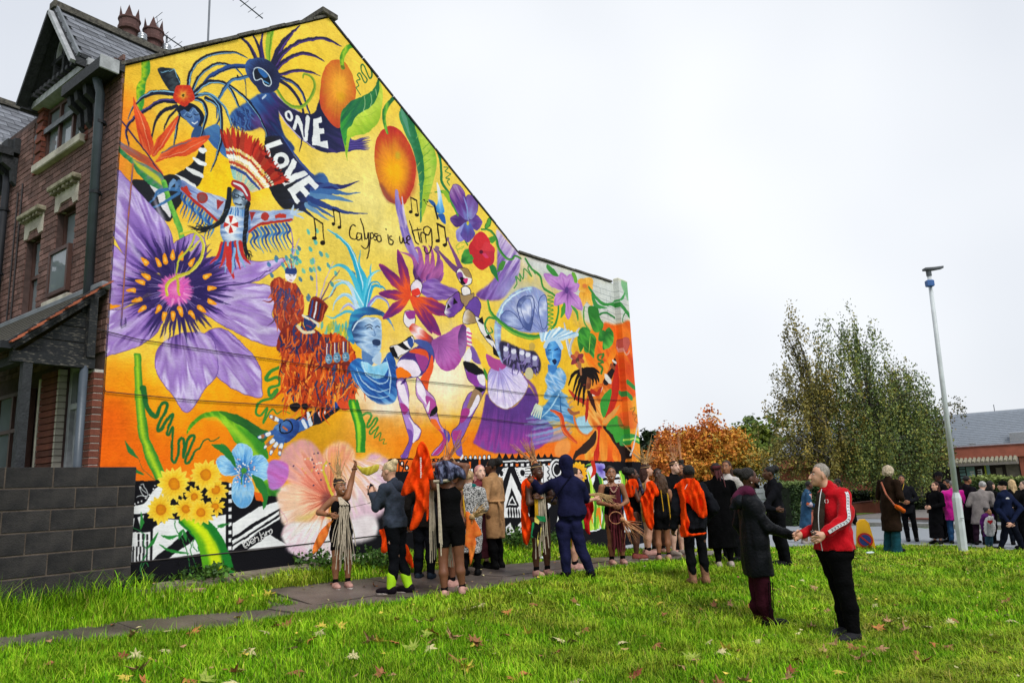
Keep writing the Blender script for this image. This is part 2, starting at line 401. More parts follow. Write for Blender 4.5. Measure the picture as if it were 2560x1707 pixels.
def paint_mural():
 IMG[:] = hexc('f2cd4c')
 Z('D')
 for a in [((275, 250), (60, 160), 'f7a024'), ((250, 330), (60, 110), 'f5832a'), ((300, 430), (70, 60), 'f08a30'), ((330, 170), (60, 40), 'f2c43a'), ((430, 450), (120, 60), 'f3b02c'), ((520, 400), (120, 70), 'f9cc1e'), ((395, 350), (90, 60), 'f5b42c'),
     ((850, 400), (120, 90), 'f0da7c'), ((640, 150), (120, 60), 'f2cb3c'), ((880, 500), (160, 90), 'f0df8a'), ((700, 560), (120, 80), 'eed25c'), ((760, 640), (130, 90), 'eed058'),
     ((1000, 470), (90, 90), 'f0d258'), ((640, 890), (360, 110), 'fba912'), ((800, 880), (160, 100), 'f9a812'), ((450, 1000), (300, 90), 'fa960e'), ((270, 920), (90, 80), 'fb9c10'), ((240, 1010), (80, 120), 'ec5c10'),
     ((330, 1060), (150, 70), 'f36a0f'), ((560, 1020), (140, 70), 'f8820f'), ((740, 1000), (140, 60), 'd49c1c'), ((1000, 800), (130, 90), 'f2d060'), ((1040, 950), (130, 80), 'f9b010'),
     ((1020, 870), (80, 80), 'fdf0d8'), ((880, 910), (75, 95), 'fbf2e6'), ((860, 990), (80, 50), 'eda034'), ((1010, 1030), (150, 45), 'f58210'), ((1270, 820), (80, 190), 'eebc2c'),
     ((1360, 620), (110, 60), 'cbd0d0'), ((1400, 700), (50, 60), 'c9cece'), ((1300, 1030), (170, 50), 'f0681a'), ((1400, 900), (50, 140), 'e86420'), ((1330, 950), (60, 60), 'eeaa2c'), ((1250, 600), (60, 30), 'd4d0d6')]:
  soft(a[0], a[1], a[2], .92)
 IMG[:] *= (1 + .10 * (NZ - .5) + .05 * (NF - .5))[..., None]
 # ---- brickwork showing at the right end
 Z('e')
 p('1320,470 1500,522 1700,580 1900,650 2000,685 2070,665 2145,690 2165,1000 2080,1020 1940,1030 1830,990 1790,880 1500,640', 'cdd2d1', 8, .8, False)
 for j in range(7): k([(1500 + j * 55, 590 + j * 52), (1750 + j * 50, 650 + j * 56), (2150, 780 + j * 46)], 3.5, '8c9394', alpha=.7)
 for x, y in ((1960, 720), (2010, 800), (1950, 850), (2020, 900), (1900, 800), (2100, 860), (2040, 760), (1980, 980)): k([(x, y), (x + 8, y + 55)], 3.5, '8c9394', alpha=.7)
 # ---- purple drape behind the dancers
 p('1115,240 1200,330 1290,430 1310,520 1290,620 1240,710 1170,800 1080,822 980,805 950,765 1050,690 1110,600 1120,420', ('lin', (1000, 800), (1250, 350), ['6a3f92', '8a64b4', '7456a4', 'b8a0d4', 'cfc0dc'], .5), 3)
 # ---- top left figures, stem and feathers
 Z('a')
 p('375,425 430,415 442,520 410,600 400,700 390,800 375,850 340,830 330,700 335,640 370,560', ('lin', (330, 600), (440, 620), ['5aa028', 'a8cc2a', '3c9038', '4aa83a'], .3))
 DK = '1d2138'; LB = '86bfe0'
 p('505,520 520,495 600,492 645,515 690,610 640,690 600,680 560,620', ('lin', (520, 600), (680, 560), ['2c3440', '20252e', '3c4850', '1c2028'], .3)); k('530,530 600,520 640,505 660,560 685,610', 5, LB)
 for s, w, c, e in [('750,650 780,520 860,420 1000,370 1150,370 1240,410', (26, 30, 24, 5), DK, LB), ('790,670 830,580 920,490 1020,455 1130,490 1200,560 1225,640 1230,740', (24, 26, 20, 8, 4), DK, LB),
        ('800,700 870,630 980,600 1080,640 1150,770 1190,900 1200,1030', (30, 34, 26, 16, 8), DK, LB), ('640,705 500,690 390,730 310,800 260,910', (40, 38, 28, 16, 4), DK, LB),
        ('650,765 520,765 400,840 290,920 250,1000 268,1130', (36, 34, 26, 20, 6), DK, '5a4aa0'), ('660,800 560,840 490,920 455,1070', (28, 30, 20, 8), DK, None), ('670,820 600,890 550,1005', (20, 18, 6), DK, None),
        ('690,850 660,960 635,1130', (24, 22, 8), DK, LB), ('140,850 230,950 330,1080 430,1210 550,1380', (10, 14, 10), '3a2a58', None), ('900,740 980,790 1010,880 975,970', (30, 24, 6), DK, LB)]: k(s, w, c, edge=e)
 # second masked figure: ribbon, torso
 p('1440,700 1540,765 1620,830 1720,862 1790,850 1835,740 1900,900 1990,975 2050,1000 2090,1080 2100,1165 1950,1182 1850,1176 1750,1130 1650,1050 1560,950 1500,860 1455,770', ('lin', (1440, 760), (2100, 1120), ['3c3468', '262746', '1f2340', '2a2c50', '4a3a80'], .2))
 for i in range(12): k([(2050, 1090 + i * 7), (2140, 1080 + i * 7), (2200 + mr.rand() * 50, 1050 + i * 10)], (16, 12, 2), ['4a3f86', '5a4a98', '3a3470'][i % 3])
 k('1445,740 1500,860 1580,970 1680,1070 1790,1150', (6, 9, 5), 'c4b4dc'); k('1470,710 1560,790 1660,850', (5, 8, 4), 'b4a4d0')
 p('1090,890 1130,830 1180,800 1300,720 1400,685 1470,700 1490,800 1500,900 1540,1040 1620,1150 1520,1200 1400,1110 1380,1010 1330,975 1250,1010 1150,960', ('lin', (1200, 780), (1450, 1080), ['3a64a4', '2c4680', '3a2f68', '242a52', '2a3f72'], .5), 1)
 fur('1090,900 1130,840 1230,800 1300,850 1250,960 1150,970', ['22305e', '3a5c98', '2a3a70', '4a70a8'], 70, 60, 9, 70); k('1360,740 1390,715', 16, 'c0d0e4'); soft((1330, 920), (50, 60), '6a4a90', .7)
 p('880,1000 990,950 1020,1000 1060,1080 1130,1180 1135,1250 1090,1240 1000,1170 930,1090', ('lin', (900, 1000), (1130, 1240), ['4a78ac', '3a62a0', '4a80b8'], .4))
 for s, w, c, e in [('1450,470 1500,340 1570,240 1670,145', (56, 50, 36, 6), '2a2848', '5a3f8a'), ('1450,490 1540,360 1660,280 1830,248 1920,270 2005,318', (46, 36, 28, 22, 4), '2a2848', '5a3f8a'), ('1470,505 1560,420 1680,375 1780,390 1862,438', (36, 30, 24, 4), '2b2646', '5a3f8a'),
        ('1490,550 1620,515 1740,520 1832,557', (28, 24, 18, 3), '2b2646', '6a4a98'), ('1505,570 1600,605 1680,690 1745,860', (28, 26, 12), '262645', '5a78b0'), ('1500,595 1580,650 1660,760 1695,870 1690,1040 1660,1175', (26, 24, 20, 16, 4), '262645', None),
        ('1355,415 1335,330 1275,210', (34, 26, 10), '2a2848', None), ('1305,415 1260,320 1170,225', (32, 26, 10), '2a2848', '4a3a70'), ('1365,405 1350,290 1365,190', (22, 18, 10), '3a2f68', None),
        ('1410,440 1405,320 1430,180', (26, 44, 52), '9fc23c', '6a9a2a'), ('1480,670 1540,760 1640,815 1730,770 1785,650 1760,565 1700,540 1690,570', (18, 24, 26, 24, 20, 16, 8), '6c9630', 'a4b840'),
        ('880,610 960,540 1100,482 1222,478', (8, 36, 40, 30), '2c4a8c', DK), ('1250,560 1120,592 1050,660 1000,760 985,900', (26, 28, 30, 22, 6), '4a7ab0', DK)]: k(s, w, c, edge=e)
 p('1220,460 1260,415 1340,408 1420,440 1480,500 1503,580 1490,650 1440,690 1350,697 1310,650 1260,590 1225,530', ('rad', (1400, 560), 190, ['1e2238', '282e4e', '2a3358', '3a5a98'], .15))
 p('1285,520 1310,490 1360,502 1410,550 1432,610 1415,640 1380,625 1350,580 1300,590', '1e2430', line='d4e4f0', lw=8); p('1320,500 1360,508 1405,555 1370,570', '2f66ac')
 k('1375,600 1410,620', 10, '4a90c8')
 # head of the first figure
 p('665,820 700,788 780,780 850,830 885,900 865,950 840,975 700,900', '1b202e'); p('690,850 720,830 750,850 790,815 830,850 848,900 835,960 800,980 745,930 705,895', ('lin', (700, 850), (840, 960), ['3f5c90', '5d80b4', '34508a'], .3))
 k('740,885 765,895 785,880', 6, '1d2a48'); k('800,865 820,875 840,862', 6, '1d2a48'); k('790,935 810,945 828,928', 9, 'e8eef4'); k('715,880 740,850 770,860 800,830 835,860', 4, '9cc4e4'); k('790,880 800,910', 5, '84a8d0')
 p('780,1070 800,985 850,965 885,1005 880,1060', '33507e'); k('800,740 870,765 902,860 875,980 845,1090', (30, 34, 24, 8), DK, edge=LB)
 k('800,725 900,700 990,770 1022,880 1020,1060 990,1200 940,1340', (26, 26, 28, 26, 24, 20, 4), DK, edge=LB); k('840,700 940,710 1030,790 1080,880 1105,965', (18, 20, 18, 8), '6aa4cc', edge=DK); k('1100,640 1220,735 1330,880 1390,1010 1402,1100', (20, 24, 16, 8), DK, edge=LB)
 for i in range(5):
  a = i * 1.257 + .3; t = (715 + 95 * math.cos(a), 712 + 92 * math.sin(a)); petal((715, 712), t, 105, ('lin', (715, 712), t, ['f0b040', 'd85a2a', 'c63424', 'd0402c'], .3), .62, .3)
 blob((715, 715), 12, '5a4a20')
 # striped tail
 p('850,1125 888,1130 892,1240 872,1380 822,1462 740,1430 640,1370 760,1290 830,1200', '23252b')
 for s in ('845,1150 870,1165 892,1160', '800,1230 845,1260 890,1275', '745,1310 800,1345 865,1370', '650,1370 720,1410 800,1455'): k(s, (20, 40, 34), 'e6e8ea')
 # bird of paradise
 Z('b'); p('290,170 440,165 620,118 700,180 700,320 650,430 590,505 480,430 400,330', '24262c'); p('440,190 500,180 580,290 612,465 560,420 490,290', 'dcd9de')
 Z('a')
 p('130,1060 200,1140 300,1230 420,1280 520,1340 560,1420 585,1520 500,1475 420,1430 340,1350 290,1280 180,1165', ('lin', (200, 1250), (330, 1130), ['1f6a48', '3a8a50', '7a7f8a', '3f8f58'], .3))
 p('300,1240 400,1300 500,1370 550,1450 460,1390 360,1315', 'c4c63c', 1); p('130,1048 250,1120 380,1195 480,1262 545,1350 500,1335 400,1270 250,1185', ('lin', (150, 1060), (520, 1340), ['7a7484', 'b4573c', 'd8583a'], .3))
 for s, t0, t1 in [('300,720 330,790 420,930 462,1080 462,1180 425,1205 370,1130 340,1020 310,850', (300, 720), (440, 1200)), ('672,880 640,990 560,1120 480,1212 455,1195 480,1100 560,1000', (660, 880), (460, 1200)), ('930,1040 860,1130 760,1200 600,1225 485,1262 540,1190 640,1120 800,1060', (930, 1040), (490, 1260))]:
  p(s, ('lin', t0, t1, ['d8522c', 'e2572e', 'cc3f26', 'e4683a'], .5))
 k('320,790 390,960 440,1160', (3, 6, 3), 'f0a070'); k('650,920 560,1080 470,1200', (3, 6, 3), 'f0a478'); k('890,1075 720,1170 520,1235', (3, 6, 3), 'eca078'); k('540,1190 640,1130 780,1085', (10, 16, 4), '6a6470')
 k('330,1080 430,1210 550,1380', (9, 9, 7), '3a2a50')
 Z('b'); k('555,180 600,330 640,450 690,580 705,660', (40, 44, 46, 44), ('lin', (560, 300), (640, 280), ['3f8f44', '7cc04a', '4aa048'], .3))
 # letters on the ribbons
 Z('a')
 k('1415,1180 1430,1330 1480,1460 1540,1568', (60, 110, 130, 120), '25262f'); p('1390,1060 1500,1050 1560,1120 1640,1240 1750,1360 1850,1440 1960,1490 1830,1568 1500,1568 1420,1450 1380,1300 1370,1180', ('lin', (1400, 1300), (1700, 1200), ['1e1f26', '24252d', '26294a', '2c3a78'], .15))
 k('1520,1050 1600,1170 1720,1320 1850,1435', (6, 14, 18, 8), '3a5090')
 Z('b'); p('1400,60 1560,160 1740,140 1860,110 1900,260 1740,330 1700,420 1620,400 1530,400 1480,320', ('lin', (1450, 260), (1850, 240), ['1f2026', '24262e', '2c3560', '3f66a0'], .2), 1)
 for s, w, c in [('1750,200 1900,222 2040,212 2148,175', (60, 50, 24, 3), '2c2f68'), ('1760,250 1950,262 2060,275 2160,266', (50, 40, 16, 3), '3f6aa6'), ('1750,290 1950,310 2100,342', (50, 36, 4), '5884b4'), ('1740,320 1900,385 2060,432 2215,436', (50, 40, 20, 3), '2f4280'),
     ('1720,370 1800,425 1905,492', (40, 30, 3), '6a94bc'), ('1760,240 1900,200 2000,240', (30, 30, 3), '39508c'), ('1740,350 1860,420 1950,470', (26, 22, 3), '3a5e98'), ('1690,400 1740,440 1790,480', (30, 20, 3), '26304e')]: k(s, w, c)
 Z('a'); W = 'e9ebee'
 a = np.linspace(0, 2 * math.pi, 13); k(np.c_[1577 + 24 * np.cos(a) + 8 * np.sin(a), 880 + 36 * np.sin(a)], 19, W)
 k('1618,985 1650,895', 26, W); k('1650,895 1712,1072', 30, W); k('1712,1072 1732,895', 30, W); k('1690,880 1700,1050', (16, 10), '2a2a50')
 p('1775,905 1842,893 1850,935 1820,945 1822,985 1860,980 1868,1028 1828,1032 1832,1090 1890,1085 1898,1150 1765,1118', W, smooth=False)
 p('1500,1075 1525,1112 1412,1150 1430,1222 1402,1232 1380,1118', W, smooth=False)
 k(np.c_[1512 + 48 * np.cos(a), 1248 + 46 * np.sin(a)], 34, W)
 p('1610,1230 1645,1262 1585,1370 1700,1330 1732,1362 1540,1455 1505,1420', W, smooth=False)
 Z('b'); p('1562,240 1740,125 1822,212 1788,245 1738,192 1700,222 1748,276 1716,304 1666,252 1628,284 1668,338 1636,360', W, smooth=False)
 # ---- feathered headdress figure
 Z('a')
 tips = [(1030, 1005), (1085, 985), (1145, 1000), (1205, 1030), (1260, 1055), (1315, 1085), (1365, 1130), (1410, 1190), (1455, 1260), (1510, 1330), (1560, 1405)]
 for i, t in enumerate(tips):
  for j in range(3):
   f = (i + j / 3) / len(tips); b = (1130 + 150 * f, 1385 + 120 * f); q = np.array(tips[min(i + 1, 10)]) * (j / 3) + np.array(t) * (1 - j / 3) + mr.randn(2) * 6; b = np.array(b)
   L = lambda u: tuple(b + (q - b) * u)
   k([L(0), L(.7)], (9, 15), ['ecd9a8', 'e2c48c', 'f0e4c8', 'd8b878'][mr.randint(4)]); k([L(.66), L(.85), L(1.03)], (22, 30, 6), ['b03024', 'c8382a', '8c2420', 'a83a2a'][mr.randint(4)])
   k([L(0), L(.16)], 14, ['8ac0b4', 'e0d0a0', '9cc8c0'][mr.randint(3)]); k([L(.2), L(.23)], 15, '2f4a90'); k([L(.31), L(.335)], 15, 'c04a30'); k([L(.42), L(.47)], 15, 'f2efe6'); k([L(.52), L(.545)], 15, 'b83a2c')
 for i in range(9): k([(1340 + i * 26, 1150 + i * 34), (1390 + i * 24, 1200 + i * 28)], (26, 5), ['8c2420', 'b83228', '401c20'][i % 3])
 Z('b')
 for x0, y0, x1, y1, n in ((720, 260, 960, 470, 12), (1260, 570, 1560, 520, 11)):
  for i in range(n):
   f = i / (n - 1); x = x0 + (x1 - x0) * f; y = y0 + (y1 - y0) * f; d = -20 if x0 < 1000 else 30
   k([(x, y), (x + d, y + 50), (x + d * .1, y + 100), (x + d * 1.8, y + 165 + 50 * mr.rand())], (22, 20, 16, 3), ['3a6aa8', '2c4a8c', '5a90c0'][i % 3])
 for s in ('690,250 600,240 500,260 460,340 380,390', '680,270 600,320 500,380 420,385', '670,230 560,250 480,300'): k(s, (26, 24, 18, 5), '3f6ea4')
 p('690,165 760,195 880,262 1062,320 1040,420 980,492 880,405 760,310 690,250', ('lin', (700, 200), (1050, 420), ['6a7cb8', '94a4d0', 'b8c6e0', '8a9cc8'], .5)); p('1250,420 1400,418 1592,408 1600,500 1480,505 1330,535 1250,590', ('lin', (1250, 500), (1600, 440), ['8c9cc8', 'c0cce4', '8fa4d0', 'a8b8dc'], .5))
 p('1055,420 1110,380 1210,400 1262,480 1225,690 1110,705 1030,650 1015,540', ('lin', (1020, 540), (1250, 540), ['6a86b8', 'c4d4ec', 'dfe8f4', '8aa8d4', '5a7cb4'], .3))
 for i in range(9): k([(1090 + i * 17, 390), (1075 + i * 20, 450)], (10, 14), ['5a90c8', '3a6cb0', '8ab8e0'][i % 3])
 blob((1102, 525), (52, 80), 'f2f4f6'); [p([(1102, 525), (1102 + 62 * math.cos(t - .32), 525 + 72 * math.sin(t - .32)), (1102 + 62 * math.cos(t + .32), 525 + 72 * math.sin(t + .32))], 'c8342c', smooth=False) for t in (0, 1.57, 3.14, 4.71)]
 blob((1098, 522), 10, 'e8e8ec'); k('700,225 790,325 900,415 990,498', (20, 24, 20), 'b2302a'); k('1250,585 1330,530 1480,508 1600,488', (18, 22, 18), 'b4322c'); blob((868, 312), (46, 44), 'a03a38'); blob((868, 312), (28, 27), '8a5050'); blob((1382, 465), (34, 34), 'b03a34')
 p('690,235 740,205 765,250 790,285 755,290', 'c03a2c', smooth=False); p('1460,455 1500,435 1555,450 1550,475 1465,478', 'c0392e', smooth=False); p('985,320 1050,345 990,405', 'a03436', smooth=False); p('1255,425 1305,425 1270,500', 'a03436', smooth=False)
 k('640,170 610,200 600,240', (40, 30, 10), '6f94c0'); k('660,190 650,240', (40, 12), '5a80b0'); k('680,180 690,220', (36, 14), '4a6ea0')
 for t in ((1610, 370), (1650, 400), (1690, 425), (1695, 480), (1640, 450)): k([(1600, 435), t], (26, 8), 'b8cce4')
 k('1240,350 1230,450 1220,560 1213,680 1228,760', (38, 36, 34, 30), '1f232b'); k('1090,240 1082,340 1060,430 1010,510 930,552 870,570', (36, 38, 40, 36, 30), '1f232b'); fur('830,560 930,540 940,590 850,600', ['1c2028'], 14, 70, 9, 185, .4); fur('1190,740 1250,740 1250,780 1200,780', ['1c2028'], 14, 60, 9, 70, .7)
 for i in range(7): k([(1080 - i * 22, 400 + i * 24), (1062 - i * 22, 410 + i * 26)], 5, '4a5a6a'); k([(1240 - i * 4, 400 + i * 52), (1215 - i * 4, 412 + i * 52)], 5, '4a5a6a')
 p('1110,265 1150,228 1220,268 1232,340 1195,395 1150,385 1112,330', ('lin', (1110, 300), (1230, 330), ['3a4858', '8ca4bc', 'b4c8dc', '4a5c70'], .3)); k('1130,275 1160,290 1220,315', 7, '1c242e'); k(np.c_[1150 + 18 * np.cos(a), 292 + 16 * np.sin(a)], 5, '1c242e'); k(np.c_[1208 + 16 * np.cos(a), 315 + 15 * np.sin(a)], 5, '1c242e'); k('1140,355 1165,365 1185,362', 9, '28303c')
 p('1103,190 1130,162 1200,188 1250,245 1264,322 1238,332 1190,262 1118,218', 'a42c34'); k('1125,190 1190,220 1235,290', (12, 20, 12), 'dfe3ea')
 # ---- big passion flower
 c0 = (650, 1050); pet = ['3a2a64', '443072', '6a4c9c', '9470bc', 'b498d6', '9a76c2', 'd2c4ea', 'a486c6']
 for ce, R, s in [(c0, 1000, '60,680 140,690 240,790 350,900 450,980 420,1080 200,1215 30,1165 45,900'), (c0, 760, '620,720 700,640 800,600 880,640 900,780 830,920 680,960'), (c0, 1000, '800,860 960,790 1140,800 1330,830 1552,808 1460,900 1300,990 1040,1050 820,1040'),
      (c0, 950, '830,1060 1000,1010 1200,1005 1420,1030 1460,1160 1440,1280 1560,1420 1480,1520 1300,1480 1000,1330 800,1180'), (c0, 960, '0,1440 30,1240 200,1225 420,1150 560,1200 520,1380 380,1500 200,1568 0,1610')]:
  p(s, ('rad', ce, R, pet, .42), line='5a3f8c', lw=4)
 Z('D'); cD = (405, 668)
 p('470,765 520,758 592,832 601,890 598,913 545,898 490,855 455,800', ('rad', cD, 330, pet, .42), line='6a4c9c', lw=1.5); p('357,820 372,790 420,765 485,775 501,850 470,895 430,947 395,905 362,862', ('rad', cD, 290, pet[:1] + pet[2:], .42), line='6a4c9c', lw=1.5)
 Z('b'); p('100,360 108,210 150,90 190,82 240,138 330,240 440,360 560,500 622,640 640,800 520,920 320,880 220,760 140,610 90,470', ('rad', c0, 1050, ['3a2a64', '3c2c6a', '5a3f8c', '8a68b8', '9c7cc6', 'c8b8e4', 'a48acc', '9a7cc4'], .38), line='6a4c9c', lw=4)
 k('150,120 130,260 150,420 240,600 300,760', (20, 60, 70, 40, 10), 'd8cdea', feather=6, alpha=.55); k('420,520 520,640 560,800', (8, 30, 8), 'c8b8e0', feather=4, alpha=.5); k('60,1180 40,1140 100,1010 260,1010', (20, 40, 10), 'c4b4e2', feather=5, alpha=.5); k('980,1150 1180,1080 1380,1100', (10, 40, 10), 'cdbfe6', feather=5, alpha=.5)
 for q in ('1010,1180 1180,1120 1400,1090', '1050,1240 1250,1300 1420,1420', '980,900 1120,850 1300,850', '90,760 180,860 330,950', '60,900 180,930 300,990', '60,1400 200,1380 360,1290', '560,1400 590,1560 640,1700', '760,1330 900,1480 1040,1650', '700,1400 840,1600', '470,300 540,480 600,700', '250,600 330,760 400,860'): k(q, (10, 34 + 16 * mr.rand(), 6), 'd8cdec', feather=3, alpha=.6)
 k('900,1080 1050,1030 1250,1000 1450,880', (14, 12, 8, 3), '33285e'); k('30,1180 120,1195 200,1190', (60, 40, 6), 'fb9a14')
 for i in range(150):
  t = mr.rand() * 6.283; r0 = 120 + 40 * mr.rand(); r1 = 300 + 190 * mr.rand(); k([(650 + r0 * math.cos(t), 1050 + r0 * math.sin(t)), (650 + r1 * math.cos(t + .05), 1050 + r1 * .92 * math.sin(t + .05))], (44, 3), ['2c2258', '33285e', '3a2d68'][i % 3], alpha=.85)
 for i in range(26):
  t = mr.rand() * 6.283; k([(650 + 120 * math.cos(t), 1050 + 120 * math.sin(t)), (650 + 230 * math.cos(t), 1050 + 210 * math.sin(t))], (8, 2), 'a890cc', alpha=.8)
 for t in (-165, -150, -131, -115, -102, -90, -78, -60, -25, -2, 22, 40, 58, 74, 90, 106, 122, 142, 160, 178):
  t = math.radians(t); R = 1 + .08 * mr.randn(); x, y = 650 + 312 * R * math.cos(t) - 20, 1055 + 262 * R * math.sin(t); k([(x - 26 * math.cos(t), y - 26 * math.sin(t)), (x + 34 * math.cos(t), y + 34 * math.sin(t))], (42, 34, 12), 'f39a1e'); k([(x - 20 * math.cos(t), y - 20 * math.sin(t)), (x, y)], (18, 8), 'fcc35a')
 for i in range(9):
  f = i / 8; k([(1030 + 150 * f, 680), (1000 + 200 * f, 780), (930 + 330 * f, 830 + 60 * math.sin(f * 3.1) + 40 * mr.rand())], (34, 30, 6), ['c03030', '2f4f98', 'c83a34', '8cb4dc'][i % 4])
 k('1080,720 1090,860 1130,975', (40, 44, 6), 'c83434'); k('1130,720 1120,860 1110,930', (20, 20, 6), '8ab4dc')
 blob((650, 1060), 120, ('rad', (650, 1060), 130, ['f08cc8', 'd858ac', 'c858b0'], .3), 3)
 for i in range(70): t = mr.rand() * 6.283; k([(650 + 80 * math.cos(t), 1060 + 80 * math.sin(t)), (650 + 150 * math.cos(t), 1060 + 140 * math.sin(t))], (18, 2), ['d864b4', 'c45ab0', 'e88cc8'][i % 3])
 k('585,1105 575,1030 640,965 780,905 860,790 875,680 800,585 690,605', (20, 28, 30, 30, 24, 20, 18), 'c8bf36', edge='e8e070'); k('655,930 680,820 760,720 812,605', (12, 18, 14), 'c4c43c'); k('665,970 680,1100', (22, 20), 'c8b43c'); k('860,640 770,740', (14, 20), 'd0c84a')
 # ---- lower left: stems, tendrils, leaves
 Z('c'); G = ('lin', (250, 500), (340, 480), ['2f7a2c', '58a82a', 'b8dc2c', '6cb42a', '2c7230'], .2)
 k('280,80 290,250 302,450 330,640 390,800 455,930', (52, 56, 60, 66, 80, 84), '3c8a2e'); k('276,80 286,250 298,450 326,640 386,800 450,930', (22, 26, 28, 32, 36), 'b4d82c', feather=3)
 k('320,300 345,420 400,495 430,420 465,395 480,425 420,555 432,582 500,482 516,482 480,590 492,612 520,565 508,750 532,800 552,740 560,660 592,640 592,765 620,640 662,628 608,780 628,800 668,725 700,700 722,660 760,640 780,655 830,628', (40, 22, 20, 18, 16, 18, 20, 16, 10, 6), '256b34')
 k('200,655 235,720 282,772', (2, 34, 3), '2a7a3c'); k('282,772 320,850 400,915', 5, '8a6a30'); k('260,850 320,880', (30, 8), '2a7a3c')
 k('1285,140 1180,185 1150,245 1225,225 1240,270 1170,300 1180,350 1225,305 1200,360 1110,390 1080,460 1110,482 1160,430 1130,530 1190,440 1222,470 1262,450 1310,468', (22, 22, 20, 18, 16, 14, 10, 5), '3c8a34')
 p('612,612 640,540 720,470 830,452 960,490 1062,560 1130,650 1165,770 1080,772 960,680 900,600 870,540 800,492 720,502 650,560', ('lin', (800, 450), (1000, 720), ['4c9a24', '8cc82c', '4aa028', '3a8a2a'], .4)); p('830,452 960,478 1100,560 1165,595 1120,660 1020,575 900,505', ('lin', (850, 460), (1150, 620), ['3a8028', '26602c', '2f6a34'], .3)); k('720,490 860,520 1000,650 1100,770', (4, 26, 50, 30), 'a8d834', feather=4, alpha=.8)
 p('1130,900 1240,960 1295,1045 1150,1060 1100,960 1160,820', ('lin', (1130, 900), (1250, 1050), ['7cc02c', '3a8a2c', '24602c'], .4))
 # black and white base band, left part
 p('245,925 420,915 600,930 880,930 1100,1010 1290,1040 1400,1100 1500,1580 200,1620', '15151a', smooth=False)
 p('246,1100 330,1070 395,985 440,960 470,1060 360,1130 250,1140', 'eceef0'); k('250,1090 320,1060 380,1000', 4, '15151a')
 for x, y in ((262, 1078), (285, 1068), (308, 1060), (340, 1040), (366, 1016), (388, 982), (398, 958)): blob((x, y), 6, 'e8e8ea')
 k('300,950 322,945 330,965 345,985 355,1020 330,1025 310,1000 298,965 320,985 345,1005', 5, 'e4e8ea'); k('275,1030 310,1022 350,1032', 5, 'e4e8ea'); k('305,965 300,985', 4, 'e4e8ea')
 p('245,1170 250,1245 262,1170', 'eceef0', smooth=False); p('280,1165 325,1150 305,1245', 'eceef0', smooth=False)
 p('242,1275 368,1262 364,1455 240,1478', 'eceef0', smooth=False)
 for x in (252, 276, 300, 324, 345): k([(x, 1370), (x - 2, 1470)], 11, '15151a', smooth=False)
 for x in (288, 318, 346): k([(x, 1285), (x, 1318)], 14, '15151a', smooth=False); k([(x, 1335), (x, 1362)], 12, '15151a', smooth=False)
 p('385,1240 480,1180 620,1190 878,1150 876,1392 720,1412 490,1448 380,1456', 'eceef0', smooth=False); p('385,1452 630,1250 700,1290 480,1452', '15151a', smooth=False)
 for i in range(9): p([(895, 940 + i * 53), (916, 938 + i * 53), (916, 964 + i * 53), (895, 967 + i * 53)], 'eceef0', smooth=False)
 p('922,1215 1100,1095 1290,1048 1330,1060 1240,1110 1085,1195 922,1305', 'eceef0', smooth=False); p('922,1330 1240,1125 1240,1148 922,1352', 'eceef0', smooth=False); p('922,1388 1100,1272 1060,1290 1240,1182 1250,1160 922,1365', 'eceef0', smooth=False); p('1010,1392 1180,1282 1300,1362', 'eceef0', smooth=False)
 k('200,1490 720,1415 1290,1360 1946,1300', 4, '3a3434', smooth=False)
 # @en.kyro
 lettering('1022,1345 1012,1335 1000,1340 998,1356 1010,1362 1022,1350 1030,1356 1034,1336 1020,1318 1000,1322 990,1345 998,1368 1022,1370|1042,1338 1062,1326 1058,1314 1044,1318 1040,1336 1052,1346 1066,1338|1072,1335 1068,1302 1074,1312 1086,1300 1094,1308 1096,1324|1106,1322 1108,1321|1116,1316 1106,1268|1130,1278 1114,1294 1134,1308|1134,1272 1144,1292 1152,1264 1140,1316 1130,1318|1158,1292 1152,1262 1158,1268 1168,1256|1180,1246 1170,1262 1178,1278 1190,1266 1184,1248 1178,1246', 6, 'f0f0f0')
 k('250,1240 300,1262 330,1290 320,1350 345,1390 330,1440 300,1500 305,1560', 6, '2a7a40'); k('350,1500 330,1470 300,1540', 6, '2a7a40')
 for s in ('300,1250 310,1200 305,1130', '345,1380 380,1340 420,1270', '440,1290 500,1310 560,1290', '430,1350 520,1400 630,1410', '560,1320 570,1280 590,1250', '610,1330 600,1290 590,1250', '690,1400 700,1370 715,1340', '820,1230 850,1230 880,1210', '640,1160 655,1190 650,1230'): k(s, (3, 26, 3), '2c8438')
 for s in ('530,1190 540,1250 590,1330 620,1420 640,1560', '600,1270 640,1350 640,1400 700,1560', '690,1230 700,1280 650,1340 680,1400', '900,1210 740,1280'): k(s, 6, '2f7a3c')
 k('600,1170 720,1260 790,1380 840,1570', (110, 150, 180, 210), '1f7a2c'); k('600,1180 700,1270 760,1390 800,1570', (60, 90, 120, 140), '5cab20'); k('610,1180 715,1265 785,1390 835,1570', (30, 56, 70, 80), 'd8ec1e', feather=4)
 # daisies
 for c, r, n in [((805, 1095), 72, 9), ((810, 980), 86, 12), ((525, 945), 118, 15), ((740, 883), 112, 15), ((663, 1030), 74, 12), ((440, 1120), 104, 15), ((605, 1115), 90, 13), ((710, 1138), 96, 13)]: daisy(c, r, n)
 # blue poppy
 for s in ('905,840 830,765 905,765 960,830', '930,860 915,740 965,672 1045,700 1060,790 1010,850', '1010,850 1060,760 1140,765 1186,870 1130,922 1040,890', '940,900 920,960 925,1060 990,1106 1050,1060 1066,960 1010,880', '990,860 900,890 835,860 822,770 930,800'):
  p(s, ('rad', (1000, 850), 210, ['2f74c4', '4a94dc', '86c0ee', 'a8d6f4', '6aaee4'], .4), line='a8d4f2', lw=4)
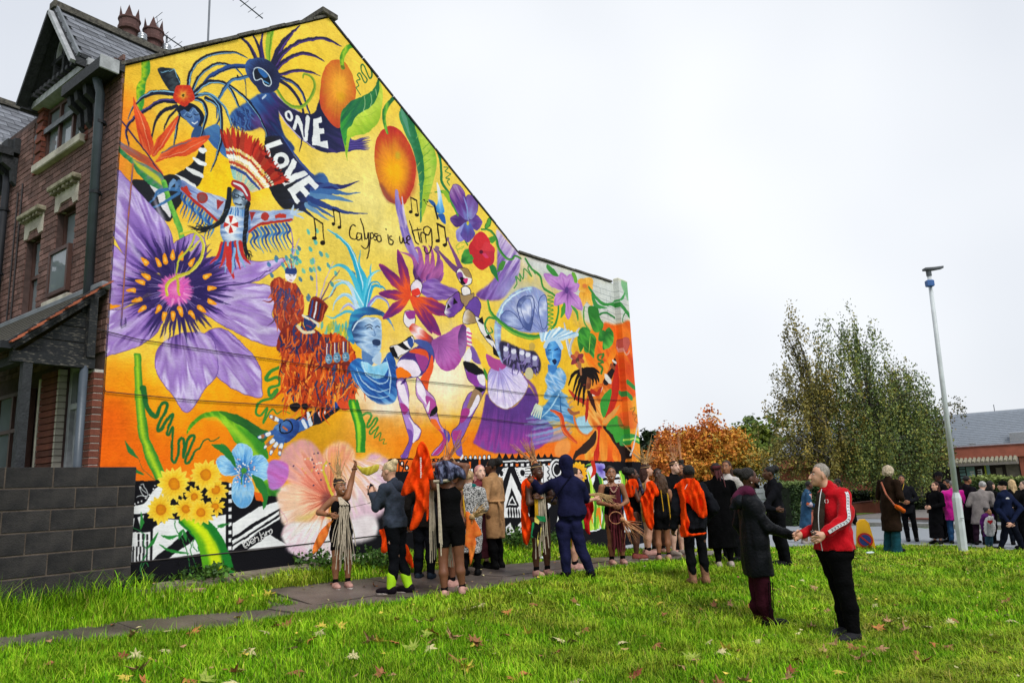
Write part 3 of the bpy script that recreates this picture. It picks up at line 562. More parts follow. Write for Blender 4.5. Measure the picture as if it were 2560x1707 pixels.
 for i in range(46):
  t = mr.rand() * 6.283; r = 30 + 55 * mr.rand(); x, y = 1000 + r * math.cos(t), 860 + r * 1.3 * math.sin(t); k([(1000, 850), (x, y)], 2.2, '2a5a9c'); blob((x, y), 6, ['f2e6dc', 'f4f4f4', 'e8b0a0'][i % 3])
 blob((1000, 852), 20, '4a9a3c'); k('1000,860 985,900 985,945', 7, '2f7a3c')
 k('780,678 860,705 915,770 945,835', (3, 60, 40, 4), '2a7d36'); k('1055,885 1105,940 1140,1020 1132,1112', (6, 60, 50, 3), '2c7c36'); k('1070,1000 1130,1062', (4, 50, 4), 'e8641c')
 # ---- hibiscus
 cc = (1575, 1035)
 for s, cl, f in [('1400,960 1500,800 1560,700 1650,655 1745,715 1760,820 1850,740 1946,760 2020,830 2010,1000 1950,1130 1700,1140 1560,1080', ['c04a38', 'e88a58', 'f8b466', 'f4a080', 'f6c48c', 'd8a8b8'], 4), ('1235,860 1250,740 1320,670 1410,640 1500,700 1560,850 1570,1010 1450,1010 1330,955', ['c85040', 'e8705a', 'f08a74', 'f4b49c', 'dc9c9c', 'c8a080'], 3),
      ('1158,840 1200,780 1290,810 1300,880 1260,960 1190,985 1160,940', ['f0a0c0', 'dc8ccc', 'cc6cc0', 'b878c8'], 1), ('1225,1000 1330,940 1540,1030 1570,1150 1420,1260 1270,1220 1240,1110', ['c85a40', 'f4a888', 'f8cfae', 'f0c4a4', 'f6dcd0'], 3),
      ('1255,1290 1300,1210 1450,1200 1600,1170 1750,1230 1900,1260 2030,1300 2020,1400 1900,1440 1700,1460 1480,1492 1340,1430 1285,1360', ['f0a080', 'f6c8ac', 'f8e8e0', 'f4f0ec', 'f2d8e0', 'f6eef0'], 3)]:
  p(s, ('rad', cc, 440, cl, .45), f)
 k('1650,950 1740,900 1800,830', (10, 60, 20), 'c84a70', feather=5, alpha=.75); k('1600,1150 1750,1220 1900,1180', (10, 40, 14), 'e89c50', feather=4, alpha=.6); k('1640,1120 1800,1250 1960,1150', (8, 30, 10), 'f0b478', feather=3, alpha=.6); k('1350,1180 1430,1170 1500,1120', (10, 40, 10), 'd8c84a', feather=5, alpha=.5); k('1290,1360 1380,1400 1500,1440', (30, 60, 20), 'ecc0e0', feather=6, alpha=.6)
 k('1255,1290 1290,1200 1240,1110', 3, 'd8a0b0'); soft((1560, 1050), (36, 50), '6a3a3c', .8); soft((1500, 900), (90, 110), 'e08a70', .5)
 k('1600,1020 1555,910 1535,840 1560,795', (16, 18, 15, 14), 'd8c040')
 for i in range(34): x, y = 1500 + 75 * mr.randn() * .7, 820 + 85 * mr.randn() * .7; blob((x, y), 6, ['4a3a58', 'e8b060', 'f4e4d0'][i % 3])
 p('1290,1420 1340,1430 1480,1492 1600,1580 1200,1620 1240,1400', '15151a', 1)
 # arm with stripes, hand
 p('1440,560 1330,610 1330,530 1440,460 1560,420 1640,390 1740,270 1760,330 1640,440 1540,520', '1c1f2c'); k('1330,570 1420,530', (70, 80), '3f66a8'); k('1400,520 1420,560', (26, 20), 'dfe6ee'); k('1430,470 1450,540', (22, 26), 'dfe6ee'); p('1495,465 1520,445 1515,495', 'e8eaee', smooth=False); p('1535,445 1560,430 1550,480', 'e8eaee', smooth=False); k('1580,440 1620,410', (30, 40), '2c4c98')
 p('1200,570 1290,505 1370,530 1360,600 1300,660 1230,650', ('lin', (1210, 560), (1350, 620), ['5a8ac4', '2f5298', '243a74'], .4)); k(np.c_[1283 + 42 * np.cos(a), 560 + 44 * np.sin(a)], 9, '141824'); k('1265,560 1290,580', 14, 'b86a40')
 for t, b in (((1180, 488), (1250, 520)), ((1100, 630), (1210, 590)), ((1140, 695), (1225, 620)), ((1180, 735), (1240, 640)), ((1240, 745), (1262, 650))):
  b, t = np.array(b, float), np.array(t, float); k([b, t], (34, 22), '3a62a4'); k([b + (t - b) * .35, b + (t - b) * .5], 26, 'e4eaf0'); k([b + (t - b) * .72, b + (t - b) * .85], 22, 'a86a44'); k([b + (t - b) * .92, t], (20, 12), 'e4eaf0')
 p('1628,330 1690,300 1752,360 1722,432 1660,440 1630,395', 'de4e2a'); k('1740,400 1785,560 1790,720', (70, 72, 60), '2f8a2c'); k('1735,400 1775,560 1778,720', (20, 26, 20), '9ad430', feather=2)
 k('1790,490 1830,465 1862,485 1832,545 1840,562 1890,500 1900,515 1850,590 1862,605 1905,560 1880,630 1925,600 1915,650 1946,640 1940,675 1965,670', (16, 14, 12, 10, 6, 4), '3c8a34')
 # red feather figures
 Z('b'); FR = ['b8442c', '9c3628', 'cc5a34', '7c2c24', '5a4460', 'd8703c']
 for i in range(46):
  x, y = 1700 + 130 * mr.randn(), 830 + 130 * mr.randn(); k([(x, y), (x + 14, y + 26)], (20, 28, 6), ['4ab4b8', '3a90a8', '6ac0b0', '3a70a0'][i % 4], alpha=.85)
 for s in ('1600,760 1605,620 1590,560', '1610,770 1640,690 1660,640', '1800,1110 1805,980 1780,800', '1830,1130 1880,960 1940,830', '1840,1140 1900,1020 1990,900', '1850,1150 1930,1090 1980,1000'): k(s, (12, 4), ['8a6ab0', 'c0a8c8', '6a4a70'][mr.randint(3)])
 for i in range(60): x, y = 1840 + 230 * mr.rand(), 1300 + 170 * mr.rand(); k([(x, y + 60), (x + 6, y)], (6, 24, 5), ['4ab0b4', '8ab048', '3a88a4', 'c8b83c', '6abcb4'][i % 5], alpha=.8)
 p('1420,1010 1500,955 1560,995 1640,1020 1690,1120 1700,1210 1670,1320 1600,1360 1520,1400 1450,1290 1450,1150', 'a03c2a'); fur('1430,1010 1500,960 1640,1020 1690,1130 1680,1300 1540,1380 1460,1290 1450,1150', FR, 150, 70, 13, 95, .6); fur('1480,1030 1600,1060 1620,1120 1500,1110', ['3a4070', '4a4a80'], 16, 60, 10, 100)
 p('1545,930 1560,880 1630,890 1635,950 1600,1000 1560,980', 'eae2ea'); p('1545,925 1555,880 1595,865 1635,885 1632,930', '2c3f78'); k('1580,940 1592,945', 6, '302838'); k('1607,942 1620,938', 6, '302838'); k('1585,982 1600,985', 6, 'b03040'); [k([(1590 + i * 9, 880), (1570 + i * 22, 800)], (10, 3), ['c0c8d8', 'b84a4a', '5ab0c0'][i % 3]) for i in range(-2, 4)]
 Z('c'); B = '1260,60 1330,-30 1500,-60 1650,-60 1740,40 1770,160 1775,280 1700,330 1620,330 1560,415 1460,435 1370,400 1290,345 1265,220'
 p(B, 'b8431f'); fur(B, ['d8541e', 'c23c1c', 'e87a2a', '7c2418', 'e0641e', 'f09a3c', '303858', '9c3020', 'c8481c'], 340, 84, 13, 97, .55)
 p('1310,410 1360,395 1385,420 1350,460 1320,445', '221c20'); p('1390,410 1425,400 1435,425 1410,440', '221c20')
 Z('b'); p('1500,1420 1580,1340 1640,1360 1780,1380 1850,1440 1830,1560 1500,1568', '8a2e24'); fur('1500,1420 1600,1350 1780,1380 1850,1440 1830,1560 1520,1560', ['24305c', 'c04828', '6a2830', '2c3c70', 'd8642c'], 70, 80, 15, 100, .6)
 p('1760,1130 1830,1128 1895,1190 1870,1250 1830,1325 1735,1270', '6e2620'); [k([(1770 + i * 32, 1150 + i * 12), (1752 + i * 28, 1270 + i * 16)], 13, ['2c4c90', 'd8dce4', '24305c', 'b04a2c'][i]) for i in range(4)]; k('1760,1135 1830,1135 1890,1195', 14, '8c342a')
 p('1700,1290 1740,1270 1800,1320 1790,1370 1740,1405 1700,1360', '283868'); k('1690,1270 1800,1330 1815,1355', 20, 'dcd4c0'); k('1650,1360 1700,1410 1780,1400', 26, 'dccca8'); k('1740,1290 1775,1340', 5, 'd86a4a'); k('1720,1350 1760,1365', 7, 'a83a30')
 Z('c')
 for x, y in ((1573, 100), (1627, 92), (1687, 88)):
  p([(x - 32, y - 20), (x - 24, y - 105), (x + 24, y - 105), (x + 30, y - 20)], '8a2e26', smooth=False); [k([(x + dx, y - 98), (x + dx, y - 25)], 7, c) for dx, c in ((-14, 'd8d8dc'), (0, '2c4470'), (14, 'd0a050'))]
  p([(x - 50, y + 60), (x, y + 25), (x + 55, y + 60), (x + 60, y + 110), (x - 40, y + 110)], '7a2c24'); blob((x, y), (25, 34), '5f8cab'); blob((x - 6, y + 4), (12, 22), '9cbcd0'); k([(x - 12, y - 6), (x - 4, y - 5)], 4, '1c2430'); k([(x + 5, y - 6), (x + 13, y - 6)], 4, '1c2430'); k([(x - 6, y + 18), (x + 6, y + 18)], 5, '38283a')
 fur('1500,150 1640,140 1750,140 1770,260 1700,320 1540,300', ['c23c1c', '3a5080', 'e0641e', '7a2c20', 'f0903c', '3c4868'], 80, 60, 12, 100, .5)
 # ---- blue singer with feather crown
 Z('b')
 for s, w, c in [('2180,1210 2160,1000 2090,760 1995,640 1890,568', (60, 50, 34, 20, 6), '2aa4c8'), ('2190,1200 2200,1000 2150,850 2160,740', (50, 40, 14, 3), '3ab0d0'), ('2190,1210 2230,1000 2250,850', (40, 24, 3), '28a0c4'), ('2180,1200 2100,950 2000,860 1900,890', (40, 36, 24, 4), '4ab8d4'), ('2200,1200 2230,960 2330,900', (36, 26, 3), '5ac0d8'), ('2190,1220 2060,1010 1960,1030 1900,1120', (40, 34, 18, 4), '7ac8e0'), ('2200,1210 2260,1040 2340,1040 2380,1100', (36, 28, 14, 3), '30a0c8'),
     ('2160,1230 2050,1100 1960,1150 1930,1230', (36, 30, 14, 3), '9ac4e4'), ('2210,1220 2290,1120 2380,1160 2400,1250', (34, 30, 14, 3), '8a7ac8'), ('2150,1240 2060,1180 1990,1240', (30, 24, 4), 'b4a8dc'), ('2150,1260 2040,1240 1940,1290 1880,1270', (30, 22, 14, 3), '5ab8d0'), ('2200,1200 2240,1020 2300,1000 2330,1060', (30, 18, 3), '2c98c0'), ('2140,1250 2080,1040 2000,980 1940,1000', (24, 24, 12, 3), 'c0d8ec')]: k(s, w, c, edge='bfe6f0' if mr.rand() > .5 else None)
 p('2060,1460 2070,1300 2110,1225 2200,1200 2300,1215 2400,1300 2440,1400 2400,1330 2300,1262 2160,1290 2110,1380 2110,1500', ('lin', (2060, 1300), (2400, 1300), ['3a98c0', '2c5f9c', '244a80', '6a9cc8'], .4))
 Z('e'); p('-70,1040 -20,980 60,955 140,960 172,1000 178,1150 165,1230 120,1290 60,1290 20,1230 -40,1160', ('lin', (-60, 1100), (170, 1120), ['34507e', '6f93c0', 'b8d0e8', '88a8d0', 'a8c4e0'], .35)); k('-60,1060 -10,990 60,965 100,985 140,965 170,1000', 12, 'cfe0f0'); k('55,1052 80,1040 100,1055', 7, '1f2c48'); k('125,1035 145,1030 160,1040', 7, '1f2c48'); k('40,1035 75,1020 100,1030', 9, '34486c'); k('110,1050 125,1100 105,1105', 7, '5a7cac'); p('100,1150 130,1135 168,1150 160,1185 115,1190', '2a3c60'); k('110,1195 140,1200', 14, '7090c0'); p('20,1230 110,1290 100,1350 30,1340', '5a80b4')
 Z('f'); p('-85,230 -20,180 30,200 100,250 165,235 240,130 285,200 305,360 300,500 240,556 130,545 30,460 -60,340', ('lin', (-60, 200), (280, 480), ['2a62ac', '3f86cc', '2a5aa8', '1f4890', '5a96d0'], .45)); p('10,215 60,215 110,245 165,230 225,210 225,280 165,345 80,330 30,280', ('lin', (100, 210), (130, 350), ['a8d8ee', '7ac0e4', '9ad0ec'], .4))
 for s in ('25,250 60,330 150,385 220,370 240,290', '-30,260 30,380 150,450 240,430', '-50,300 20,440 130,500 240,490', '215,180 250,330 240,470', '20,210 40,280 90,330'): k(s, (4, 12, 5), 'c4e2f4', alpha=.85)
 p('120,220 165,235 170,130 100,190', 'b8d0e8'); soft((200, 600), (120, 50), 'fdf4e6', .7)
 # ---- dancers
 Z('e')
 k('310,0 345,160 390,330 460,480', (50, 60, 70, 60), ('lin', (310, 0), (460, 480), ['9a80c8', '7a6ac0', 'a890d0', '8a6ab8'], .5), feather=1)
 for s, w, c in [('480,640 460,540 420,460 330,425', (70, 44, 24, 3), '6a3a82'), ('500,640 500,500 480,400 445,395', (60, 40, 24, 4), '7a4a98'), ('520,640 550,520 540,400 505,380', (60, 40, 24, 4), '8a3f80'), ('540,640 590,540 590,420 560,370', (60, 40, 20, 4), 'a04a88'), ('560,650 630,560 640,450 600,395', (60, 40, 22, 4), '6a3a80'), ('570,670 650,610 668,520 640,480', (60, 40, 22, 4), '8c4a90'), ('560,690 640,660 685,590', (70, 40, 4), '5c3a80'), ('480,660 450,600 440,540', (40, 30, 4), '4a2a60')]: k(s, w, ('lin', (480, 660), (600, 400), [c, 'b060a0', c], .4))
 p('490,690 600,640 680,690 800,740 720,810 600,815 500,760', ('lin', (500, 700), (780, 760), ['7a50a8', '9a78c0', '6f4a9c', 'a07cc0'], .5), 1)
 fc = (410, 790)
 for t, w in [((155, 520), 90), ((308, 405), 80), ((148, 760), 80), ((188, 972), 90), ((770, 945), 120), ((660, 1110), 110), ((590, 1090), 70)]: petal(fc, t, w, ('lin', fc, t, ['e8502c', 'e85a2c', '8c2f68', '6a2a70', 'b03a78'], .35), .5)
 p('370,910 420,905 450,960 440,1030 390,1040 355,990', 'f0e8ee', line='2a2028', lw=4); p('370,915 445,905 445,965 400,970', '9a3a90'); p('420,690 470,650 510,700 480,790 425,770', 'e8dcea', line='2a2028', lw=4); p('425,740 480,720 490,770 430,785', 'e03c30')
 p('400,1045 450,1010 540,1080 600,1130 605,1200 540,1190 440,1110', ('lin', (400, 1040), (600, 1160), ['d84a34', 'f0e6ec', 'e24a34', '5a3a80'], .15));
 k('790,575 700,485 630,400', (46, 26, 8), '6f4478'); k('825,565 770,440 715,322', (46, 24, 8), '7a4a80'); blob((630, 396), 20, '8a6a8a'); blob((712, 318), 16, '7a5a80')
 p('785,600 815,558 880,565 915,640 900,690 850,700 815,670', 'ece6e4', line='2a2028', lw=5); p('820,560 880,565 912,640 860,620 840,590', 'a0845c'); p('790,600 830,590 845,640 810,650', '7a4a98'); p('820,630 870,650 860,690 825,680', '18181c'); p('845,650 880,640 870,685', 'd03a7c')
 p('830,720 870,705 905,740 890,790 840,780', 'ece6e4', line='2a2028', lw=5); p('800,745 850,780 930,765 900,850 850,870 820,810', 'a0845c', line='2a2028', lw=4)
 p('700,870 720,820 800,750 825,830 850,860 820,900 740,960 690,930', ('lin', (700, 860), (850, 880), ['ece6e8', '6a3f98', '7a4aa0', '5a3888'], .15), line='2a2028', lw=4); p('710,890 715,840 740,870', '18181c', smooth=False); p('760,850 765,795 800,840', '18181c', smooth=False)
 p('860,880 940,790 985,850 970,950 930,990 890,900', '6a48a0', line='3a2858', lw=4); p('855,910 900,900 960,985 900,1010 840,1000', ('lin', (840, 950), (960, 960), ['ece6e8', 'a0845c', 'a08458'], .1), line='2a2028', lw=4)
 p('940,950 1000,990 1090,1150 1130,1240 1060,1180 980,1060', 'ece6e4', line='2a2028', lw=4); [p(s, '18181c', smooth=False) for s in ('960,985 1000,950 1010,1020', '1020,1120 1050,1090 1085,1150', '1085,1180 1130,1250 1140,1290 1090,1260')]
 p('590,1150 700,1092 835,1010 880,1100 830,1290 780,1370 700,1396 635,1345 600,1250', ('rad', (640, 1150), 330, ['8c4a90', 'a05aa4', 'b868b4', 'a84a9c', '8c3f88'], .25)); p('800,1130 830,1015 872,1060 870,1200 825,1290', ('lin', (800, 1100), (870, 1150), ['5a3a70', '7c4a88', '9a6aa8'], .2))
 p('870,1050 900,1060 910,1190 880,1180', 'ece6e8'); [k([(875, 1080 + i * 35), (912, 1095 + i * 35)], 12, 'd0408c') for i in range(4)]; p('910,1190 960,1250 1010,1330 940,1330 900,1260', '7a5aa8'); p('840,1290 890,1210 915,1280 880,1330', 'ece6e8')
 Z('f')
 p('240,95 330,60 420,0 445,50 400,120 330,165 300,190', 'ece6e8', line='2a2028', lw=4); [p(s, '18181c', smooth=False) for s in ('235,95 275,85 320,190 270,170', '300,70 350,50 410,110 370,115', '360,40 415,0 425,30')]; p('385,30 430,20 435,80 410,90', '2c4a90')
 p('295,250 330,180 420,110 520,60 590,90 608,200 560,280 480,330 380,345 310,330', '4a3a80'); p('440,40 520,30 585,80 600,160 560,130', '46569c'); p('400,130 470,100 550,130 560,200 480,150', 'e0542c'); p('350,165 420,140 500,180 515,260 440,190', '4a2f78'); p('450,150 540,170 560,215 510,290', '9a3f88'); p('300,240 360,190 450,210 495,300 430,330', 'e8dcec'); p('295,270 340,255 420,320 340,355 305,350', 'f07818'); p('560,250 585,150 600,240 560,380 545,480 490,360', 'ec5a2c')
 def leg(s, cols, line='3a2048'):
  q = pts(s); p(s, cols[0], line=line, lw=4); return q
 leg('300,365 365,350 400,470 398,600 430,690 497,760 480,835 420,885 385,1000 335,985 352,950 400,850 380,760 340,620 310,500', ['b088d0']); p('305,380 350,380 395,520 390,590 320,480', 'f0e4f2'); p('330,540 395,590 370,640 345,620', 'a83a88'); p('395,660 450,720 495,770 470,830 430,870 440,760', 'efe4f4'); p('380,760 425,780 430,860 380,990 340,985 400,860', '7a4fa8'); p('330,390 380,340 370,380', '4a2f78')
 leg('465,335 545,440 612,520 632,640 670,740 735,800 700,885 645,970 585,972 600,940 682,840 640,765 570,680 520,570 460,470', ['c290cc']); p('465,350 530,430 545,560 470,450', 'efe4f2'); p('540,490 600,520 625,580 560,640 545,560', 'b04a98'); p('570,660 590,600 625,570 630,620', '18181c'); p('540,590 570,530 560,620', 'efe6ee'); p('575,680 630,690 665,790 610,740', 'f0702c'); p('640,760 680,850 600,960 585,972 640,965 700,880 720,830', 'b03a80'); p('680,760 738,810 715,870', '5a4aa0')
 leg('850,225 900,240 1010,300 1025,430 965,560 905,680 852,800 822,860 835,965 790,962 758,860 750,785 810,715 832,600 880,480 945,420 880,350', ['8a60b4']); p('840,210 930,225 1010,290 1000,320 890,300', '18181c'); p('865,300 930,310 970,370 955,420 900,370', '8c3f9c'); p('960,320 1015,320 1020,400 975,380', 'ece4ee'); p('940,420 1020,430 990,460 960,440', '18181c'); p('930,430 1000,480 960,560 870,600 900,510', '9a7a5c'); p('900,600 960,480 975,530 900,650 880,650', 'ece4f0'); p('835,600 895,600 880,660 820,710', 'a83a88'); p('760,780 830,770 810,850 765,850', 'b0408c'); p('780,860 820,850 835,965 790,962', '7a58a8')
 p('910,20 1000,60 1060,200 1045,330 1030,420 1015,300 960,150', 'f6c83c', 2)
 p('1010,260 1050,330 1050,380 1020,330', '3f8a34')
 # big skirt
 p('1035,470 1110,555 1200,590 1290,550 1370,415 1425,480 1460,530 1440,600 1520,680 1580,760 1560,835 1480,905 1380,945 1200,962 1050,940 945,885 928,860 980,720 1010,580', ('lin', (1200, 520), (1150, 960), ['5c3a86', '5a3680', '6c3c8c', '7a3c90', '9a3f98', '7a4a98'], .35), 2)
 for i in range(30): t = mr.rand(); k([(1420 + 60 * mr.randn() * .5, 560 + 330 * t), (1560 + 90 * mr.rand(), 540 + 300 * t), (1700 + 60 * mr.rand(), 480 + 300 * t)], (10, 18, 3), ['7aa8d0', '8a70b8', '5a88c0', 'b0a0cc', '9ac4dc'][i % 5], alpha=.55, feather=2)
 p('1048,300 1100,242 1180,208 1280,250 1342,330 1372,400 1335,490 1262,562 1190,597 1100,552 1048,480', ('rad', (1130, 240), 370, ['b48cc8', 'a8a0dc', 'ccc0ea', 'e0d6f0', 'd4c4ea', 'e8e0f4'], .35), line='9a7a6c', lw=6); p('1028,150 1100,182 1185,208 1192,250 1130,282 1060,250', 'ac4a90')
 for t in ((1120, 520), (1190, 570), (1260, 520), (1310, 430)): k([(1140, 260), t], (4, 7, 3), '9a90d0', alpha=.7)
 k('1340,330 1420,430 1450,520', (10, 30, 16), '7a4a88', feather=3)
 # ---- steel pan
 Z('e'); soft((1330, 760), (220, 110), 'a8b8dc', .6)
 p('1098,1020 1130,900 1200,800 1300,730 1410,708 1510,770 1530,900 1535,1062 1450,1085 1300,1072 1180,1010 1150,1100 1170,1330 1120,1240 1098,1130', ('rad', (1560, 1180), 520, ['4a5488', '7c88c0', '9aa4d4', '6f7cb8', 'c0c8e4', '8a94c8', 'a8d0e8'], .3), 1)
 p('1285,860 1325,792 1400,788 1425,850 1412,960 1390,1062 1340,1040 1300,950', ('lin', (1290, 850), (1420, 950), ['5a689c', 'c4cce8', '8a96c8', '4a5a94'], .3), line='434f86', lw=7); p('1315,870 1345,820 1395,820 1400,950 1375,1010 1335,960', ('lin', (1320, 850), (1400, 960), ['8a98cc', 'd4d8ee', '7684bc'], .3), line='5a689c', lw=5)
 p('1150,970 1200,900 1290,960 1330,1050 1240,1040', ('lin', (1150, 970), (1320, 1030), ['6a78b0', 'b0bce0', '7a88bc'], .3), line='4a5890', lw=6); p('1470,800 1520,790 1530,1000 1490,1050 1460,900', ('lin', (1460, 850), (1530, 900), ['8a98cc', 'ccd4ec', '8a98cc'], .3), line='4a5890', lw=6); k('1120,1000 1180,850 1290,760 1400,722', (6, 14, 6), 'd0e4f0'); k('1110,1060 1120,1200', (20, 14), 'c8d0e8', alpha=.6)
 Z('f'); p('1150,40 1330,110 1420,120 1475,200 1465,290 1400,305 1330,290 1230,260 1160,200', '35304a', 3); fur('1170,60 1330,110 1460,180 1440,280 1240,250', ['6a5a98', '8a7ab4', '2a2640', '4a4470'], 60, 60, 14, 95, .5)
 for x, y in ((1190, 120), (1255, 140), (1322, 150), (1372, 165), (1428, 195)): k([(x, y - 26), (x, y + 40)], (40, 36), '8c86b0'); blob((x, y - 14), (21, 20), 'dcdcec')
 blob((1380, 305), (34, 50), 'c8c09a'); blob((1405, 85), (26, 34), 'c8a850')
 Z('e'); k('1045,825 1065,910 1130,985 1260,1080 1400,1118 1500,1105', (16, 20, 26, 34, 40, 20), '3c8a3a', edge='8cc040'); k('1120,975 1055,958 1020,1010 1040,1085 1080,1075 1068,1042', (16, 14, 12, 8), '3c8a44')
 # ---- right flowers, vines
 k('990,240 1060,250 1110,310 1130,390 1190,470 1240,482 1270,455 1315,478', (14, 18, 20, 16, 12), '2f7a3c', edge='7ab048'); k('1350,480 1400,560 1470,620 1500,720 1590,780 1622,880 1600,1000 1565,1050', (12, 16, 14, 14, 14), '3a8a3c')
 k('1430,600 1390,540 1372,560 1402,625 1342,562 1332,642 1302,600 1312,662 1272,622 1282,680 1260,720', 9, '4a9048'); k([(1555 + (22 if i % 2 else -22), 780 + i * 17) for i in range(17)], 9, '5a9a3c')
 p('825,502 850,420 900,400 940,432 930,500 880,522', ('lin', (830, 500), (930, 420), ['2a6a34', '4a9a40', '2f7a3a'], .3), line='6ab04a', lw=4); k('1040,500 1090,570 1130,665', (4, 50, 4), '2c7a3c'); k('1175,510 1150,550 1120,590', (30, 40, 4), '4a8a3c'); p('1020,215 1050,152 1072,162 1062,210 1032,232', '5aa040', line='2c6a30', lw=5); p('1040,320 1090,295 1112,320 1080,355', '4a9438'); k('850,290 860,330 880,365', 12, '3a8a3c'); k('855,350 820,345 785,380 800,400 850,375 830,400 795,405 805,440', 6, 'a0b848')
 petal((990, 425), (905, 345), 150, 'c22a34'); petal((990, 425), (985, 258), 150, 'cc3038'); petal((990, 425), (1100, 400), 150, 'd03a44'); petal((990, 425), (1080, 530), 150, 'b83040'); petal((990, 425), (1000, 572), 150, 'c42830'); petal((990, 425), (930, 480), 130, 'bc2a32'); blob((990, 425), 16, '5a1a30'); k('1000,440 1050,470', (4, 30, 4), 'cc4a88', alpha=.6)
 pc = (880, 190)
 for t, w, c in [((735, 150), 110, ['5a3a78', '4a2f70', '6f4c90']), ((1000, 180), 130, ['7a6ab8', '5c3f8c', '7c56a0']), ((800, 340), 110, ['6a78c8', '9a98d8', '7a70c0']), ((880, 345), 120, ['5a70c0', '5a4a98', '6a50a0'])]: petal(pc, t, w, ('lin', pc, t, c, .4), .6, .3)
 Z('d'); p('1120,1330 1160,1248 1215,1265 1252,1340 1275,1530 1200,1492 1140,1412', ('lin', (1270, 1530), (1150, 1270), ['7a78c0', '6a4a98', '5c3684', '8a5aa0', 'a888bc'], .4), line='5a3f84', lw=4); p('1258,1352 1310,1338 1352,1400 1342,1482 1285,1532', ('lin', (1280, 1520), (1330, 1350), ['8a90cc', '7a62a8', '6a4a90'], .4), line='5a3f84', lw=4); k('1240,1350 1265,1440 1275,1530', (4, 14, 8), '8aa4dc', alpha=.8)
 Z('e'); blob(pc, (10, 18), 'c8c040')
 lc = (1690, 735)
 petal((1840, 700), (1895, 640), 90, 'f0b448'); petal((1840, 700), (1785, 650), 80, 'e8a83c')
 for t in ((1900, 730), (1895, 865), (1815, 870), (1790, 740)): petal((1840, 700), t, 80, ('lin', (1840, 700), t, ['d88a2c', 'f2b040', 'f4c468'], .3), .5)
 blob((1835, 700), 18, 'd87a3c')
 for t, w in [((1502, 605), 100), ((1640, 592), 90), ((1725, 605), 80), ((1792, 690), 90), ((1815, 900), 90), ((1702, 978), 80), ((1588, 862), 95)]: petal(lc, t, w, ('lin', lc, t, ['7a4a98', 'b476c4', 'c490d0', 'a868bc'], .35), .55)
 blob((1688, 738), (16, 26), '5a3a80'); k('1640,960 1660,900 1670,850', (3, 34, 14), '4a9a38'); k('1780,990 1770,920 1730,870', (3, 24, 10), '4a9a44'); k('1535,550 1580,590 1620,620', (30, 40, 4), '3f8f40'); k('1745,610 1760,650 1750,670', (30, 30, 4), '6aa83c')
 k('1870,715 1930,800 1990,850 2080,860 2160,960', (12, 18, 22, 24, 20), '3c8c44'); k('1900,780 1930,860 2020,880', (20, 34, 3), '3c9048'); k('2120,760 2100,810 2060,840', (4, 16, 6), '4a9a58'); k('1830,870 1830,990 1880,1070', (8, 12, 10), '5a9a48'); k('2080,960 2000,920 1930,960 1910,1050', (10, 16, 16), '2f7a3c')
 k('2160,960 2120,930 2100,1000 2140,1010', 6, '2f7a3c')
 k('2120,700 2140,760 2145,820', (60, 50, 10), '5fae6a', feather=4, alpha=.7)
 p('1940,1080 2000,1000 2080,1020 2165,1010 2200,1300 2210,1600 2000,1600 1930,1300', ('lin', (1950, 1050), (2180, 1500), ['e2621e', 'ee7a24', 'd84a20', 'e85a24'], .4), 4)
 p('1830,1250 1860,1120 1900,1060 1950,1090 1930,1250 2000,1320 2070,1200 2085,1300 1980,1500 1900,1400', ('lin', (1850, 1150), (2000, 1400), ['f08a1e', 'ee7018', 'f29a30'], .4), 2)
 for s in ('1775,1130 1800,1050 1850,1040 1880,1090 1840,1170 1800,1240', '1830,1230 1840,1130 1880,1085 1930,1130 1915,1220 1910,1290 1870,1250', '1945,1140 1960,1070 2000,1070 1985,1150', '1985,1220 1990,1100 2030,1040 2070,1090 2060,1180', '1860,880 1940,880 1960,960 1990,1020 1960,1075 1900,1060'): p(s, ('lin', (1800, 1050), (1950, 1250), ['2f7a30', '4aa038', '256a2c', '5ab044'], .4))
 k('1880,1110 1870,1240', (3, 6, 3), 'a8cc50'); k('1975,1290 1990,1260 1950,1265 1945,1300 1985,1320 1950,1340 1980,1370 1970,1415', 14, '3a7a30')
 p('2095,1160 2115,1130 2150,1140 2155,1190 2125,1245 2098,1215', 'c05a50', line='b04a48', lw=4); k('2100,1210 2130,1270 2155,1240', 10, 'e8b0a0', alpha=.7)
 # antlers, dreadlocks, blue woman, orange dancer
 k('1668,1005 1690,1150 1720,1260 1745,1300', (8, 24, 26, 20), 'b4b8c0', edge='e0e4e8'); k('1792,1045 1730,1150 1712,1240', (10, 18, 18), 'b0b4bc', edge='dce0e4')
 for i in range(6): t = i * 1.05 + .4; petal((1775, 1290), (1775 + 62 * math.cos(t), 1300 + 70 * math.sin(t)), 46, ['b4503c', 'd0703c', '8c3440'][i % 3])
 blob((1778, 1310), (14, 24), '5a3a30'); k('1785,1330 1805,1400', (22, 24), 'a06a48')
 for i in range(13): x = 1640 - 160 + i * 25; k([(1560 + (i - 6) * 12, 1140), (x, 1090 + abs(i - 6) * 8 - 40)], (24, 28), ['c4dcec', 'a4c8e4', 'e4f0f6', '7ab0dc'][i % 4])
 p('1512,1215 1530,1150 1590,1130 1640,1180 1640,1290 1615,1350 1580,1375 1548,1330 1520,1270', ('lin', (1520, 1250), (1640, 1240), ['2f6cb4', '6ab0e4', '4a90d4', '2c64a8'], .3)); k('1510,1200 1540,1150 1600,1140 1645,1200', (26, 30, 26), 'b8d4ea'); k('1535,1228 1560,1222', 8, '16305c'); k('1590,1222 1615,1215', 8, '16305c'); p('1568,1310 1592,1298 1608,1315 1590,1345', '18284c'); k('1575,1235 1572,1285', 6, '8cc4ec')
